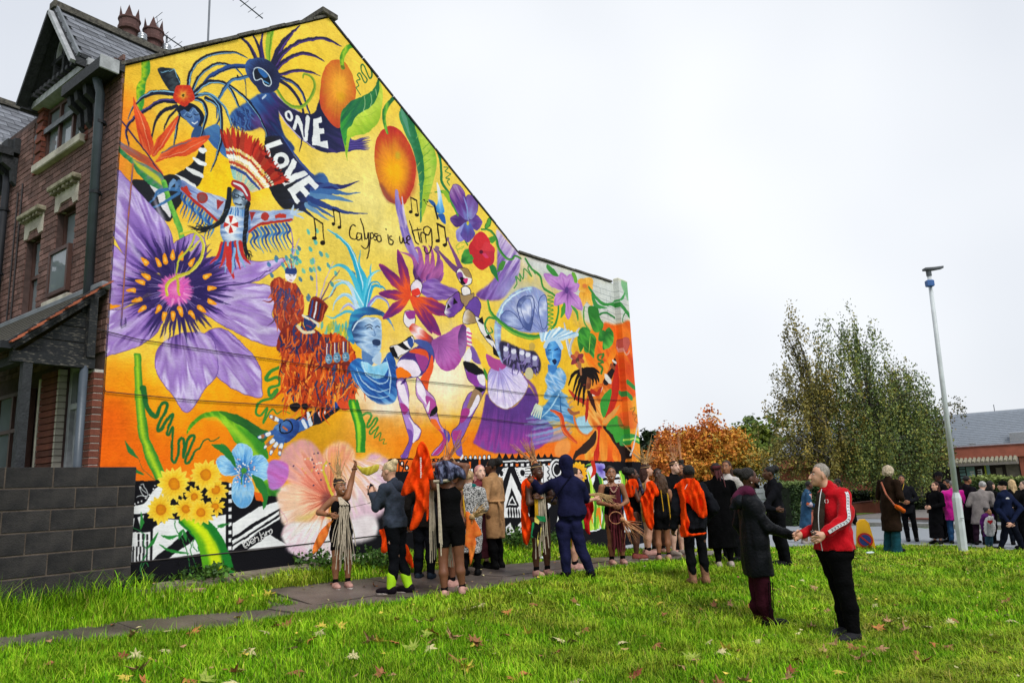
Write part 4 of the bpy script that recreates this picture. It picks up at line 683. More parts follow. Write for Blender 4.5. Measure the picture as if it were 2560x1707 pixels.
 Z('f'); k('1570,260 1580,300', (70, 80), '3f7cc0'); p('1510,350 1545,290 1580,310 1630,255 1685,330 1665,420 1640,450 1700,500 1560,520 1500,500 1530,420', ('lin', (1520, 320), (1660, 450), ['6aa4d8', 'b4d0ea', '5a96d0', 'a0c0e0', '7ab0dc'], .6), 2); p('1630,440 1720,600 1800,740 1700,700 1560,690 1420,660 1500,570', ('lin', (1480, 560), (1720, 640), ['5a98c8', '3a74ac', '88b4d4', '4a88bc'], .6), 2)
 k('1640,450 1560,580 1490,660', (6, 12, 6), 'a4cce4'); k('1630,460 1640,600 1650,680', (4, 10, 4), '2a5a90'); [k([(1440 + i * 12, 560 + i * 8), (1400 + i * 18, 640 + i * 8)], (16, 10), 'c8d4c0') for i in range(5)]
 k('1555,605 1640,655 1670,770 1770,870', (10, 34, 36, 12), 'd24a26', edge='e87a40'); k('1745,640 1770,740 1850,805 1915,770', (12, 22, 26, 12), 'e47a2c'); p('1770,670 1860,655 1905,745 1850,800 1790,760', 'a4cfe0', 2); k('1700,600 1740,630 1790,620', (20, 30, 20), 'a06040')
 k('1705,440 1760,500 1850,545', (8, 26, 40), 'c03a28')
 p('1875,450 1960,405 2000,330 2095,150 2100,260 2030,450 1990,640 1965,745 1915,765 1855,680 1838,560', ('lin', (1860, 480), (2000, 700), ['d4601e', 'e88a34', 'f0b45c', 'd86a24'], .5)); p('2092,200 2118,420 2070,600 1995,655 2050,450', 'bf2d1f'); p('1960,560 1990,480 2052,435 2035,560 1990,665', '3a9438'); p('2125,560 2080,640 2000,720 1985,690 2050,620', 'd8984c')
 p('1985,375 2030,290 2062,250 2075,180 2092,210 2070,310 2020,400', '221c1c'); k('2010,330 2040,370', 30, 'd8d4cc'); k('2050,240 2078,260', 22, '8a4a30'); k('2065,200 2090,215', 14, 'e0dcd4'); p('1880,490 1970,430 1990,380 1960,470', 'e8e0d8'); k('1870,460 1900,540 1930,620', (30, 34, 6), '3a1c1a'); k('1860,520 1850,640 1845,700', (20, 24, 4), 'b02a22'); k('1890,450 1940,470 1970,420', (30, 30, 12), 'b0301f')
 HD = '1a1414'; p('1795,330 1830,300 1885,345 1882,420 1850,435 1815,405', ('lin', (1800, 350), (1880, 380), ['8a4828', 'a86440', '6e3a24'], .3))
 for s in ('1840,270 1780,290 1730,330 1705,400', '1840,270 1790,310 1760,380 1740,460', '1840,280 1800,350 1775,430 1750,520', '1850,270 1810,400 1790,470 1780,560', '1850,280 1830,440 1825,520 1820,570', '1850,265 1910,270 1955,300', '1855,270 1920,300 1945,350 1950,370', '1860,280 1920,340 1930,390', '1860,290 1900,350 1900,400', '1820,270 1750,300 1720,330'): k(s, (26, 22, 16, 8), HD)
 p('1815,275 1850,252 1900,285 1910,345 1880,345 1830,310', HD); k('1810,355 1825,360', 5, '2a1410'); k('1840,352 1855,345', 5, '2a1410'); k('1822,398 1840,400', 8, '7c2a24'); k('1805,310 1800,230', (16, 12), 'a06a48')
 for s, c in [('1850,860 1935,785 1925,950 1840,1015', ['e8a030', 'f0b84a', 'e07a20']), ('1980,765 2060,870 2065,1000 2170,1125 2060,1085 2000,1000', ['f08a20', 'e86020', 'd84a1c']), ('1930,760 1985,760 1962,900 1940,1040 1905,1110', ['d03020', 'c0241a', 'd84028']), ('1900,790 1940,770 1930,900 1890,960', ['f4a040', 'ec7a28']), ('1965,760 2010,800 2020,980 1985,1060 1955,930', ['ec7a24', 'f0a040'])]: p(s, ('lin', (1940, 770), (1960, 1060), c, .4), 1)
 k('1925,780 1900,850 1830,920 1770,960 1740,1020', (10, 50, 60, 36, 6), '33241f'); k('1990,745 2070,810 2140,920 2150,1010 2115,1055', (12, 60, 56, 34, 4), '2c1f1c'); p('2010,740 2090,650 2140,700 2160,800 2100,870 2060,800', '3f9a38'); k('2140,870 2180,830 2240,860', (50, 50, 30), '3a9448'); k('2150,850 2190,840 2240,855', (14, 16, 14), 'b4dc60'); p('1600,880 1680,840 1720,880 1700,960 1600,980', 'f29a4c', 4); k('2140,380 2200,430', (26, 22), '3f8a44'); k('2120,460 2170,510', (20, 30), '3f8a44')
 k('2160,600 2200,590 2180,640 2215,650 2195,690 2220,710', 6, '8a7a30'); p('2110,640 2190,620 2230,700 2200,760 2120,740', 'd84a2c', 3, .5)
 # ---- black and white band, right part
 BK = '15151a'; WH = 'ecedef'; OR = 'ee6a1e'
 p('235,1000 1100,1000 1600,985 1740,1010 2260,1030 2280,1700 -100,1780 120,1330', BK, smooth=False); p('-140,1060 120,1020 230,1080 250,1300 150,1480 -200,1560', ('rad', (-220, 930), 520, ['e89070', 'f0a880', 'f4c8a0', 'f0c0b0', 'f4e4e0', 'e8c8d8'], .55), 6)
 p('-200,1560 100,1460 120,1640 -200,1700', 'f0e6ea', 5); k('-300,1450 130,1350', 3, '5a4a4a', smooth=False)
 p('260,1010 640,1005 640,1100 260,1105', OR, smooth=False); k('245,1003 420,1000', 8, BK, smooth=False)
 Z('g'); lettering('52,270 66,256 64,345|100,300 84,298 78,276 92,258 106,272 104,310 92,345|140,262 122,296 118,326 132,338 146,322 138,302 120,312', 11, BK)
 blob((92, 278), (8, 14), WH); blob((132, 320), (9, 12), WH)
 for i in range(6): blob((656 + i * 42, 232 - i * 2), (12, 20), WH); k(np.c_[656 + i * 42 + 13 * np.cos(a), 232 - i * 2 + 21 * np.sin(a)], 5, BK)
 p('640,215 700,250 910,245 910,262 690,262', BK, smooth=False); [k([(x, 255), (x, 312)], 18, OR, smooth=False) for x in (694, 780)]; k('585,275 628,210', 18, WH, smooth=False)
 for i in range(9): p([(350 + i * 46, 262), (372 + i * 46, 232), (396 + i * 46, 262)], BK, smooth=False)
 p('590,330 720,325 715,440 680,460 620,420', WH, smooth=False); [k([(x, y), (x + 2, y + 30)], 8, BK, smooth=False) for x, y in ((700, 335), (672, 350), (700, 390), (650, 370), (685, 420))]
 Z('f')
 for i in range(9): p([(1112 + i * 53, 1008), (1138 + i * 53, 955), (1165 + i * 53, 1008)], BK, smooth=False)
 k('1130,1025 1560,1010', 12, WH, smooth=False); [p([(1140 + i * 44, 1040), (1162 + i * 44, 1039), (1162 + i * 44, 1060), (1140 + i * 44, 1062)], WH if i % 3 else OR, smooth=False) for i in range(10)]
 p('1165,1078 1215,1068 1160,1208 1108,1205 1140,1120', WH, smooth=False); blob((1155, 1120), (14, 24), BK); [blob((1178 - i * 5, 1090 + i * 22), 3, BK) for i in range(5)]
 p('1265,1072 1400,1065 1400,1195 1312,1205', WH, smooth=False); blob((1328, 1115), (19, 26), BK); [blob((1282 + i * 8, 1090 + i * 22), 4, BK) for i in range(5)]; [k([(1350, 1080 + i * 22), (1398, 1078 + i * 22)], 7, BK, smooth=False) for i in range(5)]
 p('1410,1075 1470,1070 1440,1130', BK, smooth=False); p('1480,1060 1560,1055 1558,1190 1480,1195', WH, smooth=False); k('1530,1065 1550,1090 1530,1110 1550,1135 1530,1160 1550,1185', 6, BK, smooth=False); k('1500,1062 1498,1195', 5, BK, smooth=False)
 p('1232,1115 1320,1310 1390,1470 1320,1480 1240,1260 1195,1480 1160,1490 1185,1300', WH, smooth=False); p('1240,1240 1300,1390 1190,1400', BK, smooth=False); p('1243,1300 1280,1375 1206,1380', WH, smooth=False); p('1243,1325 1265,1366 1222,1368', BK, smooth=False)
 for i in range(6): p([(1192 + i * 22, 1400), (1208 + i * 22, 1398), (1204 + i * 22, 1440), (1212 + i * 22, 1480), (1196 + i * 22, 1482), (1200 + i * 22, 1440)], WH, smooth=False)
 p('1100,1330 1140,1440 1080,1490 1040,1440', WH, smooth=False); p('1190,1560 1230,1520 1260,1600 1200,1640', WH, smooth=False); p('1290,1540 1330,1500 1330,1640 1300,1640', WH, smooth=False); p('1420,1300 1500,1250 1560,1380 1480,1500', WH, smooth=False); p('1440,1330 1490,1300 1520,1380 1470,1440', BK, smooth=False)
 k(np.c_[1610 + 55 * np.cos(a), 1090 + 80 * np.sin(a)], 16, WH); k(np.c_[1610 + 32 * np.cos(a), 1090 + 50 * np.sin(a)], 10, WH)
 p('1850,1100 1900,1060 1920,1140 1890,1230', WH); p('1980,1130 2150,1125 2150,1150 1980,1155', WH, smooth=False); p('1985,1180 2140,1170 2150,1260 2000,1280', WH, smooth=False); p('1860,1400 1960,1380 1980,1560 1850,1580', WH); p('1640,1330 1700,1500 1600,1560', WH, smooth=False); p('2160,1290 2200,1280 2210,1600 2150,1600', WH, smooth=False)
 for i in range(4): p([(2170 + i * 24, 1075), (2184 + i * 24, 1020), (2198 + i * 24, 1075)], BK, smooth=False)
 for s, c in [('1850,1560 1855,1360 1840,1230', '5aa82c'), ('1880,1570 1900,1380 1890,1220 1860,1100', 'a8d838'), ('1920,1570 1930,1400 1910,1250', '4a9a2c'), ('1940,1560 1960,1420 1940,1280', '8cc832'), ('1830,1560 1810,1400 1790,1270', '6ab02c'), ('1985,1560 2000,1440 1960,1300', '5aa430'), ('1900,1570 1870,1440 1850,1300', 'c0e048'), ('1980,1250 1960,1140 1900,1050 1840,1060', '3f8f30'), ('2130,1110 2150,1200 2120,1290 2130,1560', '7ac034'), ('1760,1560 1740,1460 1700,1400', '58a430')]: k(s, (30, 34, 26, 6), c, edge='d8ec70')
 sc = (1780, 1120)
 for i in range(14): t = i * .449; petal(sc, (sc[0] + 78 * math.cos(t), sc[1] + 100 * math.sin(t)), 46, ('lin', sc, (sc[0] + 78 * math.cos(t), sc[1] + 100 * math.sin(t)), ['d87a14', 'f4a81c', 'fcc83c'], .3))
 blob((1785, 1120), (30, 36), '33221c')
 for t in ((1920, 1040), (1990, 1040), (1960, 1130), (1990, 1160), (1925, 1110)): petal((1960, 1085), t, 60, ('lin', (1960, 1085), t, ['5a4aa8', '9a90dc', 'b8b0ec'], .3))
 k('1900,1030 1915,1100 1880,1160', (30, 30, 4), 'c8301f')
 for s in ('1930,1480 1950,1420 1970,1560', '1900,1530 1880,1440 1870,1400'): k(s, (4, 30, 4), 'e88a24')
 # ---- mangoes, leaves, pansies (upper right)
 Z('d')
 p('200,226 262,245 320,330 352,440 356,530 332,585 280,640 245,710 228,782 180,770 110,690 68,600 62,520 75,420 90,330 140,248', ('rad', (220, 450), (190, 330), ['f0a030', 'f6a834', 'e08a30', 'd4782c', 'cc5a2c', 'c84a30'], .14)); soft((235, 430), (40, 60), 'fbb23a', .8); soft((240, 530), (30, 30), 'd8a41c', .6)
 k('250,292 245,215 290,130 362,110', (26, 34, 38, 36), ('lin', (230, 200), (280, 210), ['3f8f2c', 'a4cc34', '4a982f'], .2)); k('245,285 260,292', 20, '6a7a2c')
 k('475,285 490,350 470,382 430,290 402,268 408,330 450,392 432,415 390,340 372,352 392,388 365,400 382,438 358,458 380,488 396,512', (12, 10, 9, 6), '2c6f3a')
 p('540,368 575,470 570,600 540,740 440,830 350,852 312,885 290,1000 285,1052 268,950 245,850 230,760 240,660 280,600 350,550 450,510 520,440', ('lin', (350, 620), (480, 800), ['b8d048', 'c4da50', 'a8c83c', '8cb834'], .3)); p('540,368 552,460 520,560 480,612 400,660 350,705 322,770 288,800 276,930 245,850 230,760 240,660 280,600 350,550 450,510 520,440', ('lin', (540, 400), (250, 800), ['2a7040', '2f7a48', '26684a', '3c9c40'], .35))
 for s in ('475,505 488,560 480,612', '430,530 432,600 415,655', '520,470 528,520'): k(s, 5, '9cc088')
 for s in ('360,700 450,690 540,640', '340,760 440,770 540,730', '330,820 420,810 480,790'): k(s, 3.5, '94b83c')
 p('620,772 700,790 770,870 830,1000 852,1100 832,1250 790,1350 752,1408 660,1402 590,1340 545,1220 512,1080 515,930 545,840', ('rad', (660, 1130), (230, 350), ['fdb41c', 'f8a61e', 'e89028', 'd87a2c', 'c84a2c', 'bc3030'], .14)); k('700,880 800,1000 832,1130 800,1290 740,1370', (20, 60, 50, 60, 20), 'b8342c', feather=10, alpha=.6); soft((690, 1160), (60, 90), 'fdb016', .8); soft((700, 1010), (20, 30), 'c0b030', .7); k('560,1240 620,1350 680,1400', (20, 50, 20), '7a3a48', feather=6, alpha=.7)
 k('615,828 590,720 602,620 672,535', (16, 28, 34, 28), ('lin', (580, 700), (630, 700), ['2f7a3c', '7ab83c', '2c6f3c'], .2))
 p('745,618 830,720 900,800 980,920 1018,1050 1000,1180 960,1330 910,1480 885,1562 880,1430 880,1280 860,1120 830,980 770,850 718,720 714,650', ('lin', (800, 900), (880, 880), ['3f8a5c', '2a7048', '2c7a4a'], .3)); p('835,720 900,800 980,920 1018,1050 1000,1180 960,1330 900,1520 905,1300 918,1150 902,1000 872,880 845,790', ('lin', (880, 1000), (1000, 980), ['a4c43c', 'b8d050', '8cba3c'], .3)); k('735,650 760,720 800,850', (26, 34, 8), '5f9c84', alpha=.8)
 for i in range(8): k([(895 - max(0, 3 - i) * 12, 920 + i * 75 - 160 * (i < 2)), (850 + i * 5, 960 + i * 72 - 160 * (i < 2))], 5, '94bc5c'); k([(905 + i * 2, 960 + i * 60), (960 + i * 3, 900 + i * 70)], 4, '5c9a34')
 k('1005,930 1040,1010 1055,1120 1062,1230 1120,1312', (26, 22, 20, 22, 14), '2c7a44'); k('1075,1105 1112,1108 1088,1142 1132,1160 1095,1190 1122,1202 1106,1222 1122,1252', 7, '3a7a40'); k('1000,1310 1080,1310 1130,1380 1190,1500', (4, 26, 14, 10), '4a9a3c'); k('1060,1300 1100,1330 1120,1390', (4, 40, 10), '8cb834')
 k('690,1300 705,1420 745,1568', (20, 46, 56), ('lin', (690, 1300), (745, 1568), ['a08ac8', '7a6ab8', 'b09cd4'], .5)); k('735,1350 750,1480 770,1568', (6, 16, 14), 'd0c0dc')
 p('1018,1228 1050,1300 1068,1400 1082,1470 1040,1482 1004,1445 1028,1380', ('lin', (1020, 1250), (1050, 1480), ['f0f4f8', 'd0e4f4', '6ab0e4', '3a86cc'], .4)); p('1028,1490 1078,1490 1092,1568 1050,1540', '2a5cac'); p('948,1370 1000,1388 1018,1445 985,1420', '2c5a9c'); k('1000,1420 1025,1520', (12, 16), '1c2030'); k('990,1432 940,1415 915,1370', 3.5, '30281c'); blob((916, 1372), 6, '201c18'); blob((942, 1388), 6, '201c18')
 note(818, 1470, 120)
 Z('b'); note(1800, 640, 160, 8); note(1952, 525, 120, 8)
 lettering('2122,545 2100,530 2078,550 2070,600 2080,638 2110,650 2140,630|2165,598 2135,600 2128,640 2145,655 2165,635 2168,600 2172,655|2160,480 2185,560 2195,650|2194,598 2200,640 2216,640 2222,600 2226,690 2198,725 2166,700|2236,600 2240,640 2230,740 2212,805|2238,605 2258,600 2265,628 2244,645|2298,604 2278,604 2276,620 2294,634 2284,656 2268,648', (8, 10, 8), '241c18')
 Z('e'); lettering('160,290 140,295 142,330 160,342 176,325 170,298 158,290|228,290 234,355|212,238 213,242|262,300 244,305 248,325 268,335 262,365 240,362|322,300 328,345 342,350 352,310 360,350 378,345 378,310|385,330 408,320 402,298 386,305 384,345 404,360', (9, 10, 8), '241c18')
 lettering('405,175 430,260 455,340 480,362|430,255 500,240|478,265 492,345|470,232 471,235|505,350 498,275 515,265 535,290 540,345|575,232 545,215 520,235 528,275 560,285 582,240 590,340 575,420 545,435 525,410 530,385', (8, 11, 8), '241c18')
 note(648, 335, 140, 10); note(-1000, -1000, 10)
 # faint roller marks and grime that run down from the roof edge
 IMG[:] *= (1 + .05 * (NZ - .5) + .10 * (NF - .5) * .6)[..., None]
 str_ = vnoise(TH, TW, 7)[:1] * np.ones((TH, 1), np.float32)
 IMG[:] *= (1 - .03 * (str_ - .5))[..., None]
 # hand painted edges: every outline wanders a little, and the bristles leave fine streaks
 wx, wy = (vnoise(TH, TW, 14) - .5) * 2.2, (vnoise(TH, TW, 14) - .5) * 2.2; jx, jy = np.meshgrid(np.arange(TW), np.arange(TH))
 IMG[:] = IMG[(jy + wy).round().astype(int).clip(0, TH - 1), (jx + wx).round().astype(int).clip(0, TW - 1)]
 bx_ = np.repeat(vnoise(TH, TW // 14, 1.6), 15, 1)[:, :TW]; IMG[:] *= (1 + .05 * (bx_ - .5) + .07 * (vnoise(TH, TW, 22) - .5))[..., None]
 g = IMG.mean(-1, keepdims=True); IMG[:] = g + (IMG - g) * 1.01
 return np.clip(IMG, 0.008, .97)
def mural_material():
 px = paint_mural()
 im = bpy.data.images.new('mural_paint', TW, TH); im.colorspace_settings.name = 'sRGB'
 im.pixels.foreach_set(np.concatenate([px, np.ones((TH, TW, 1), np.float32)], -1).astype(np.float32).ravel()); im.update(); im.pack()
 m = mat('mural paint', 'ffffff', .75, .03, 2.0, .35, 45.0, spec=.08)
 n = m.node_tree.nodes; L = m.node_tree.links; b = n['Principled BSDF']
 t = n.new('ShaderNodeTexImage'); t.image = im; t.extension = 'EXTEND'; uvn = n.new('ShaderNodeUVMap'); uvn.uv_map = 'UVMap'; L.new(uvn.outputs[0], t.inputs[0])
 old = b.inputs['Base Color'].links[0].from_socket
 mx = n.new('ShaderNodeMix'); mx.data_type = 'RGBA'; mx.blend_type = 'MULTIPLY'; mx.inputs[0].default_value = 1
 L.new(t.outputs['Color'], mx.inputs[6]); L.new(old, mx.inputs[7]); L.new(mx.outputs[2], b.inputs['Base Color'])
 return m

# ================================================================ the end terrace house (local x along the painted wall, y along the street front)
HROT = math.pi / 2 - WALLDIR
HLOC = (WP[0], WP[1], 0.0)
def brick_mat(name, c1, c2):
 m = mat(name, c1, .85, 0, 6.0, .5, 70.0, c2=c2)
 n = m.node_tree.nodes; L = m.node_tree.links; b = n['Principled BSDF']
 oi = n.new('ShaderNodeObjectInfo'); ge = n.new('ShaderNodeNewGeometry'); ad = n.new('ShaderNodeMath'); ad.operation = 'ADD'
 L.new(oi.outputs['Random'], ad.inputs[0]); L.new(ge.outputs['Random Per Island'], ad.inputs[1])
 fr = n.new('ShaderNodeMath'); fr.operation = 'FRACT'; L.new(ad.outputs[0], fr.inputs[0])
 mr_ = n.new('ShaderNodeMapRange'); mr_.inputs[3].default_value = .62; mr_.inputs[4].default_value = 1.25; L.new(fr.outputs[0], mr_.inputs[0])
 old = b.inputs['Base Color'].links[0].from_socket
 mx = n.new('ShaderNodeMix'); mx.data_type = 'RGBA'; mx.blend_type = 'MULTIPLY'; mx.inputs[0].default_value = 1
 L.new(old, mx.inputs[6]); L.new(mr_.outputs[0], mx.inputs[7]); L.new(mx.outputs[2], b.inputs['Base Color'])
 return m
M_BRICK = brick_mat('worn purple red brick', '62463f', '7e605a'); M_MORT = mat('dark mortar', '4c3c39', .95, .2, 12, .3)
M_REDB = brick_mat('bright red brick', '5e2e26', '74402f'); M_SLATE = brick_mat('weathered slate', '5d6068', '7c8088')
M_STONE = mat('painted stone dressing', '9c968a', .8, .12, 5, .4, c2='c2bcae'); M_MOSS = mat('mossy stone', '6e6a55', .95, .3, 9, .6, c2='a39c88')
M_BLACKW = mat('flaking black paint', '1d2024', .7, .3, 14, .5, 40, c2='2a2d31'); M_FLAKE = mat('black paint flaking to bare wood', '1e2125', .8, 0, 9, .6, 30, c2='7c766c', stretch=(2, 2, 9), mixpos=(.56, .74))
M_WHITEW = mat('grey white woodwork', '9fa2a6', .6, .2, 9, .3); M_BROWNW = mat('brown window frame', '4a322c', .5, .15, 6, .15); M_PIPE = mat('grey plastic pipe', '47505a', .4, .15, 4, .1, spec=.4)
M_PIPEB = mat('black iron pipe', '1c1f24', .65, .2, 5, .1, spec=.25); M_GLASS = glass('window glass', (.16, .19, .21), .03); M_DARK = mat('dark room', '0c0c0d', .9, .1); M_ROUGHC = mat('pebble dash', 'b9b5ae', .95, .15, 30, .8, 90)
M_LEAD = mat('lead flashing', '6d7278', .55, .15, 5, .3); M_CURT = mat('net curtain behind glass', 'a7adb0', .6, .15, 4, .1, stretch=(6, 6, 1)); M_TILE = brick_mat('clay roof tile', '8a4a34', 'a85c3e'); M_MOSSROOF = mat('mossy old roof tile', '3e3b38', .95, .3, 20, .8, c2='646158')
M_POT = mat('terracotta pot', '5a3f3c', .85, .2, 7, .3); M_STEEL = mat('brushed steel', 'a8acb0', .3, .1, 20, .05, metal=.9); M_ALU = mat('aerial aluminium', '5d636c', .5, .1, 6, 0, metal=.3)
M_CABLE = mat('dark cable', '2a2426', .6, .1, 5, 0); M_MURAL = mural_material()
MPIECE = {}
def piece(key, sx, sy, sz, bev, m):
 if key not in MPIECE:
  b = MB(); b.box(-sx / 2, sx / 2, -sy / 2, sy / 2, -sz / 2, sz / 2, 0, bev); me = b.mesh(key); me.materials.append(m); MPIECE[key] = me
 return MPIECE[key]
def put(name, me, loc, parent, rot=(0, 0, 0), sc=(1, 1, 1)):
 o = bpy.data.objects.new(name, me); COL.objects.link(o); o.parent = parent; o.location = loc; o.rotation_euler = rot; o.scale = sc; return o
def uvwall(me):
 uv = me.uv_layers.new(name='UVMap'); co = np.zeros(len(me.vertices) * 3); me.vertices.foreach_get('co', co); co = co.reshape(-1, 3)
 li = np.zeros(len(me.loops), int); me.loops.foreach_get('vertex_index', li); c = co[li]
 uv.data.foreach_set('uv', np.c_[(c[:, 0] - MU0) / (MU1 - MU0), (c[:, 2] - MZ0) / (MZ1 - MZ0)].ravel())

COURSE, BL = .0825, .235
def lay_bricks(parent, regions, limit):
 """stretcher bond on the plane x = 0; regions: predicate(y, z) true where brick shows"""
 n = 0; rest = MB(); cand = []
 for r in range(int(2.1 / COURSE), int(7.45 / COURSE)):
  z = r * COURSE + COURSE / 2; off = (r % 2) * BL / 2
  for k_ in range(-1, 40):
   y0 = k_ * BL + off; y1 = y0 + BL - .011
   # cut against the openings
   segs = [(max(y0, regions[0]), min(y1, regions[1]))]
   for (a, b, c, d) in regions[2]:
    if c < z < d:
     ns = []
     for s0, s1 in segs:
      if s1 <= a or s0 >= b: ns.append((s0, s1))
      else:
       if s0 < a: ns.append((s0, a - .004))
       if s1 > b: ns.append((b + .004, s1))
     segs = ns
   for s0, s1 in segs:
    if s1 - s0 > .03: cand.append(((s0 + s1) / 2, z, s1 - s0))
 cand.sort(key=lambda c: c[0] - .12 * c[1])
 for i, (y, z, w) in enumerate(cand):
  if i < limit:
   put('brick', piece('brick', .03, 1, COURSE - .012, 0, M_BRICK), (-.004 + .004 * RNG.random(), y, z), parent, (0, 0, RNG.uniform(-.01, .01)), (1, w, 1))
  else: rest.box(-.018 + .004 * RNG.random(), .012, y - w / 2, y + w / 2, z - COURSE / 2 + .006, z + COURSE / 2 - .006)
 if rest.v: tag(rest.build('brickwork', M_BRICK, parent), kind='stuff')

def sash(parent, y0, y1, z0, z1, tilt=None, frame=M_BROWNW, bars=(), dep=.1, pane_mat=None):
 """a recessed window with reveal, frame, sill part; panes as sub-parts"""
 t = .05; b = MB()
 b.box(dep - .02, dep + .05, y0, y0 + t, z0, z1); b.box(dep - .02, dep + .05, y1 - t, y1, z0, z1); b.box(dep - .02, dep + .05, y0 + t, y1 - t, z1 - t, z1); b.box(dep - .02, dep + .05, y0 + t, y1 - t, z0, z0 + t)
 for k_, v in bars:
  if k_ == 'h': b.box(dep - .03, dep + .05, y0 + t, y1 - t, v - .025, v + .025)
  else: b.box(dep - .03, dep + .05, v - .025, v + .025, z0 + t, z1 - t)
 w = b.build('window_frame', frame, parent)
 hs = [z0 + t] + [v for k_, v in bars if k_ == 'h'] + [z1 - t]; vs_ = [y0 + t] + [v for k_, v in bars if k_ == 'v'] + [y1 - t]
 for i in range(len(hs) - 1):
  for j in range(len(vs_) - 1):
   a = hs[i] + (.025 if i else 0); c = hs[i + 1] - (.025 if i < len(hs) - 2 else 0); d = vs_[j] + (.025 if j else 0); e = vs_[j + 1] - (.025 if j < len(vs_) - 2 else 0)
   MB().box(dep + .012, dep + .02, d, e, a, c).build('pane', pane_mat or M_GLASS, w)
 MB().box(dep + .12, dep + .13, y0, y1, z0, z1).build('backsheet', M_CURT if (z0 > 5 and not bars) else M_DARK, w)  # near-black sheet whose colour stands for the unlit room behind the panes
 return w

def dormer(parent, yc, zoff=0.0):
 hw, zf, zp, xf = .76, 7.66, 8.62, -.25
 for s in (-1, 1):        # brick piers either side of the window
  y0, y1 = (yc - .86, yc - .66) if s < 0 else (yc + .66, yc + .86)
  for r in range(int(6.6 / COURSE), int(7.6 / COURSE)):
   put('pier_brick', piece('pier brick', .19, .19, COURSE - .012, .004, M_REDB), (.075 - .015 * (r % 2), (y0 + y1) / 2, r * COURSE + COURSE / 2), parent)
  MB().box(.0, .16, y0 + .012, y1 - .012, 6.6, 7.6).build('pier_core', M_MORT, parent)
 sash(parent, yc - .66, yc + .66, 6.62, 7.5, bars=(('v', yc - .22), ('v', yc + .22), ('h', 7.2)), dep=.06)
 MB().box(-.1, .2, yc - .8, yc + .72, 6.5, 6.62, 0, .012).build('window_sill', M_STONE, parent)
 b = MB(); b.box(-.12, .1, yc - .95, yc + .95, 7.54, 7.64); b.build('gable_beam', M_WHITEW, parent)
 for i in range(13):      # dentil blocks under the gable
  MB().box(-.18, -.05, yc - .84 + i * .14 - .035, yc - .84 + i * .14 + .035, 7.645, 7.72, 0, .01).build('dentil', M_BLACKW, parent)
 MB().prism([(.02, yc - hw, zf), (.02, yc + hw, zf), (.02, yc, zp)], (.05, 0, 0)).build('gable_panel', M_ROUGHC, parent)
 for a, c in (((-.03, yc - .3, 7.65), (-.03, yc - .3, 8.3)), ((-.03, yc + .3, 7.65), (-.03, yc + .3, 8.3)), ((-.03, yc, 7.65), (-.03, yc, 8.52)), ((-.03, yc - .4, 8.1), (-.03, yc + .4, 8.1))): MB().beam(a, c, .06, .08, (1, 0, 0)).build('timber', M_BLACKW, parent)
 k_ = MB(); [k_.beam((-.035, yc + .27 * math.cos(t) - (.0), 8.15 + .3 * math.sin(t)), (-.035, yc + .27 * math.cos(t + .4), 8.15 + .3 * math.sin(t + .4)), .05, .05, (1, 0, 0)) for t in np.arange(0, 3.1, .39)]; k_.build('timber_arch', M_WHITEW, parent)
 for s in (-1, 1):
  d = np.array([0, s * (hw + .12), zf - zp - .17]); a = np.array([xf, yc, zp + .05])
  MB().beam(a, a + d, .05, .13, (1, 0, 0)).build('bargeboard', M_WHITEW if s < 0 else M_BLACKW, parent)
  MB().beam(a + (.03, 0, .11), a + d + (.03, 0, .11), .1, .03, (1, 0, 0)).build('verge_trim', M_WHITEW if s > 0 else M_LEAD, parent)
  # roof slope down from the ridge
  L = np.hypot(d[1], d[2]); nrm = np.array([0, s * -d[2], abs(d[1])]) / L; ux = np.array([1, 0, 0]); dd = d / L
  P0 = np.array([xf, yc, zp + .13])
  MB().prism([P0, P0 + ux * 2.6, P0 + ux * .75 + dd * L, P0 + dd * L], nrm * -.05).build('roof_boards', M_BLACKW, parent)
  rows = int(L / .15); th = math.atan2(-d[2], abs(d[1]))
  for r in range(rows):
   v = (r + .5) * .15; xe = 2.6 - 1.85 * v / L
   for c in range(int(xe / .26) + 1):
    u = c * .26 + (.13 if r % 2 else 0) + .13
    if u > xe: continue
    p_ = P0 + ux * u + dd * v + nrm * .012
    put('slate', piece('slate', .252, .2, .012, 0, M_SLATE), p_, parent, (s * -th + s * .05 + RNG.uniform(-.01, .01), 0, RNG.uniform(-.012, .012)))
  b = MB(); b.beam(P0 + dd * L + (0, 0, -.06), P0 + dd * L + (.75, 0, -.06), .06, .1); b.build('roof_eave', M_BLACKW, parent)
  if s < 0:
   MB().prism([(.1, yc - .84, 7.1), (1.0, yc - .84, 7.75), (.95, yc - .84, 7.6), (.1, yc - .84, 7.75)], (0, .05, 0)).build('cheek', M_LEAD, parent)
 MB().beam((xf - .02, yc, zp + .17), (2.4, yc, zp + .17), .16, .1).build('ridge_tile', M_MOSSROOF, parent)

H = empty('terraced_house', HLOC, HROT, 'red brick end of terrace house whose side wall carries the huge carnival mural', 'house', 'terraced houses')
# --- painted side wall (one real wall, with the rear extension and its end pier)
prof = [(0, .3), (13.08, .3), (13.08, 6.9), (12.5, 6.88), (8.45, 6.72), (3.27, 9.68), (0, 7.25)]
b = MB(); b.prism([(x, 0, z) for x, z in prof], (0, .28, 0))
ob = link('mural_wall', b.mesh('mural_wall'), H, [M_MURAL]); uvwall(ob.data); ob['label'] = 'painted gable wall with flowers, mangoes, carnival dancers and lettering'
b = MB(); b.box(12.62, 13.1, -.16, -.002, .3, 7.02, 0, .02); ob = link('end_pier', b.mesh('end_pier'), H, [M_MURAL]); uvwall(ob.data)
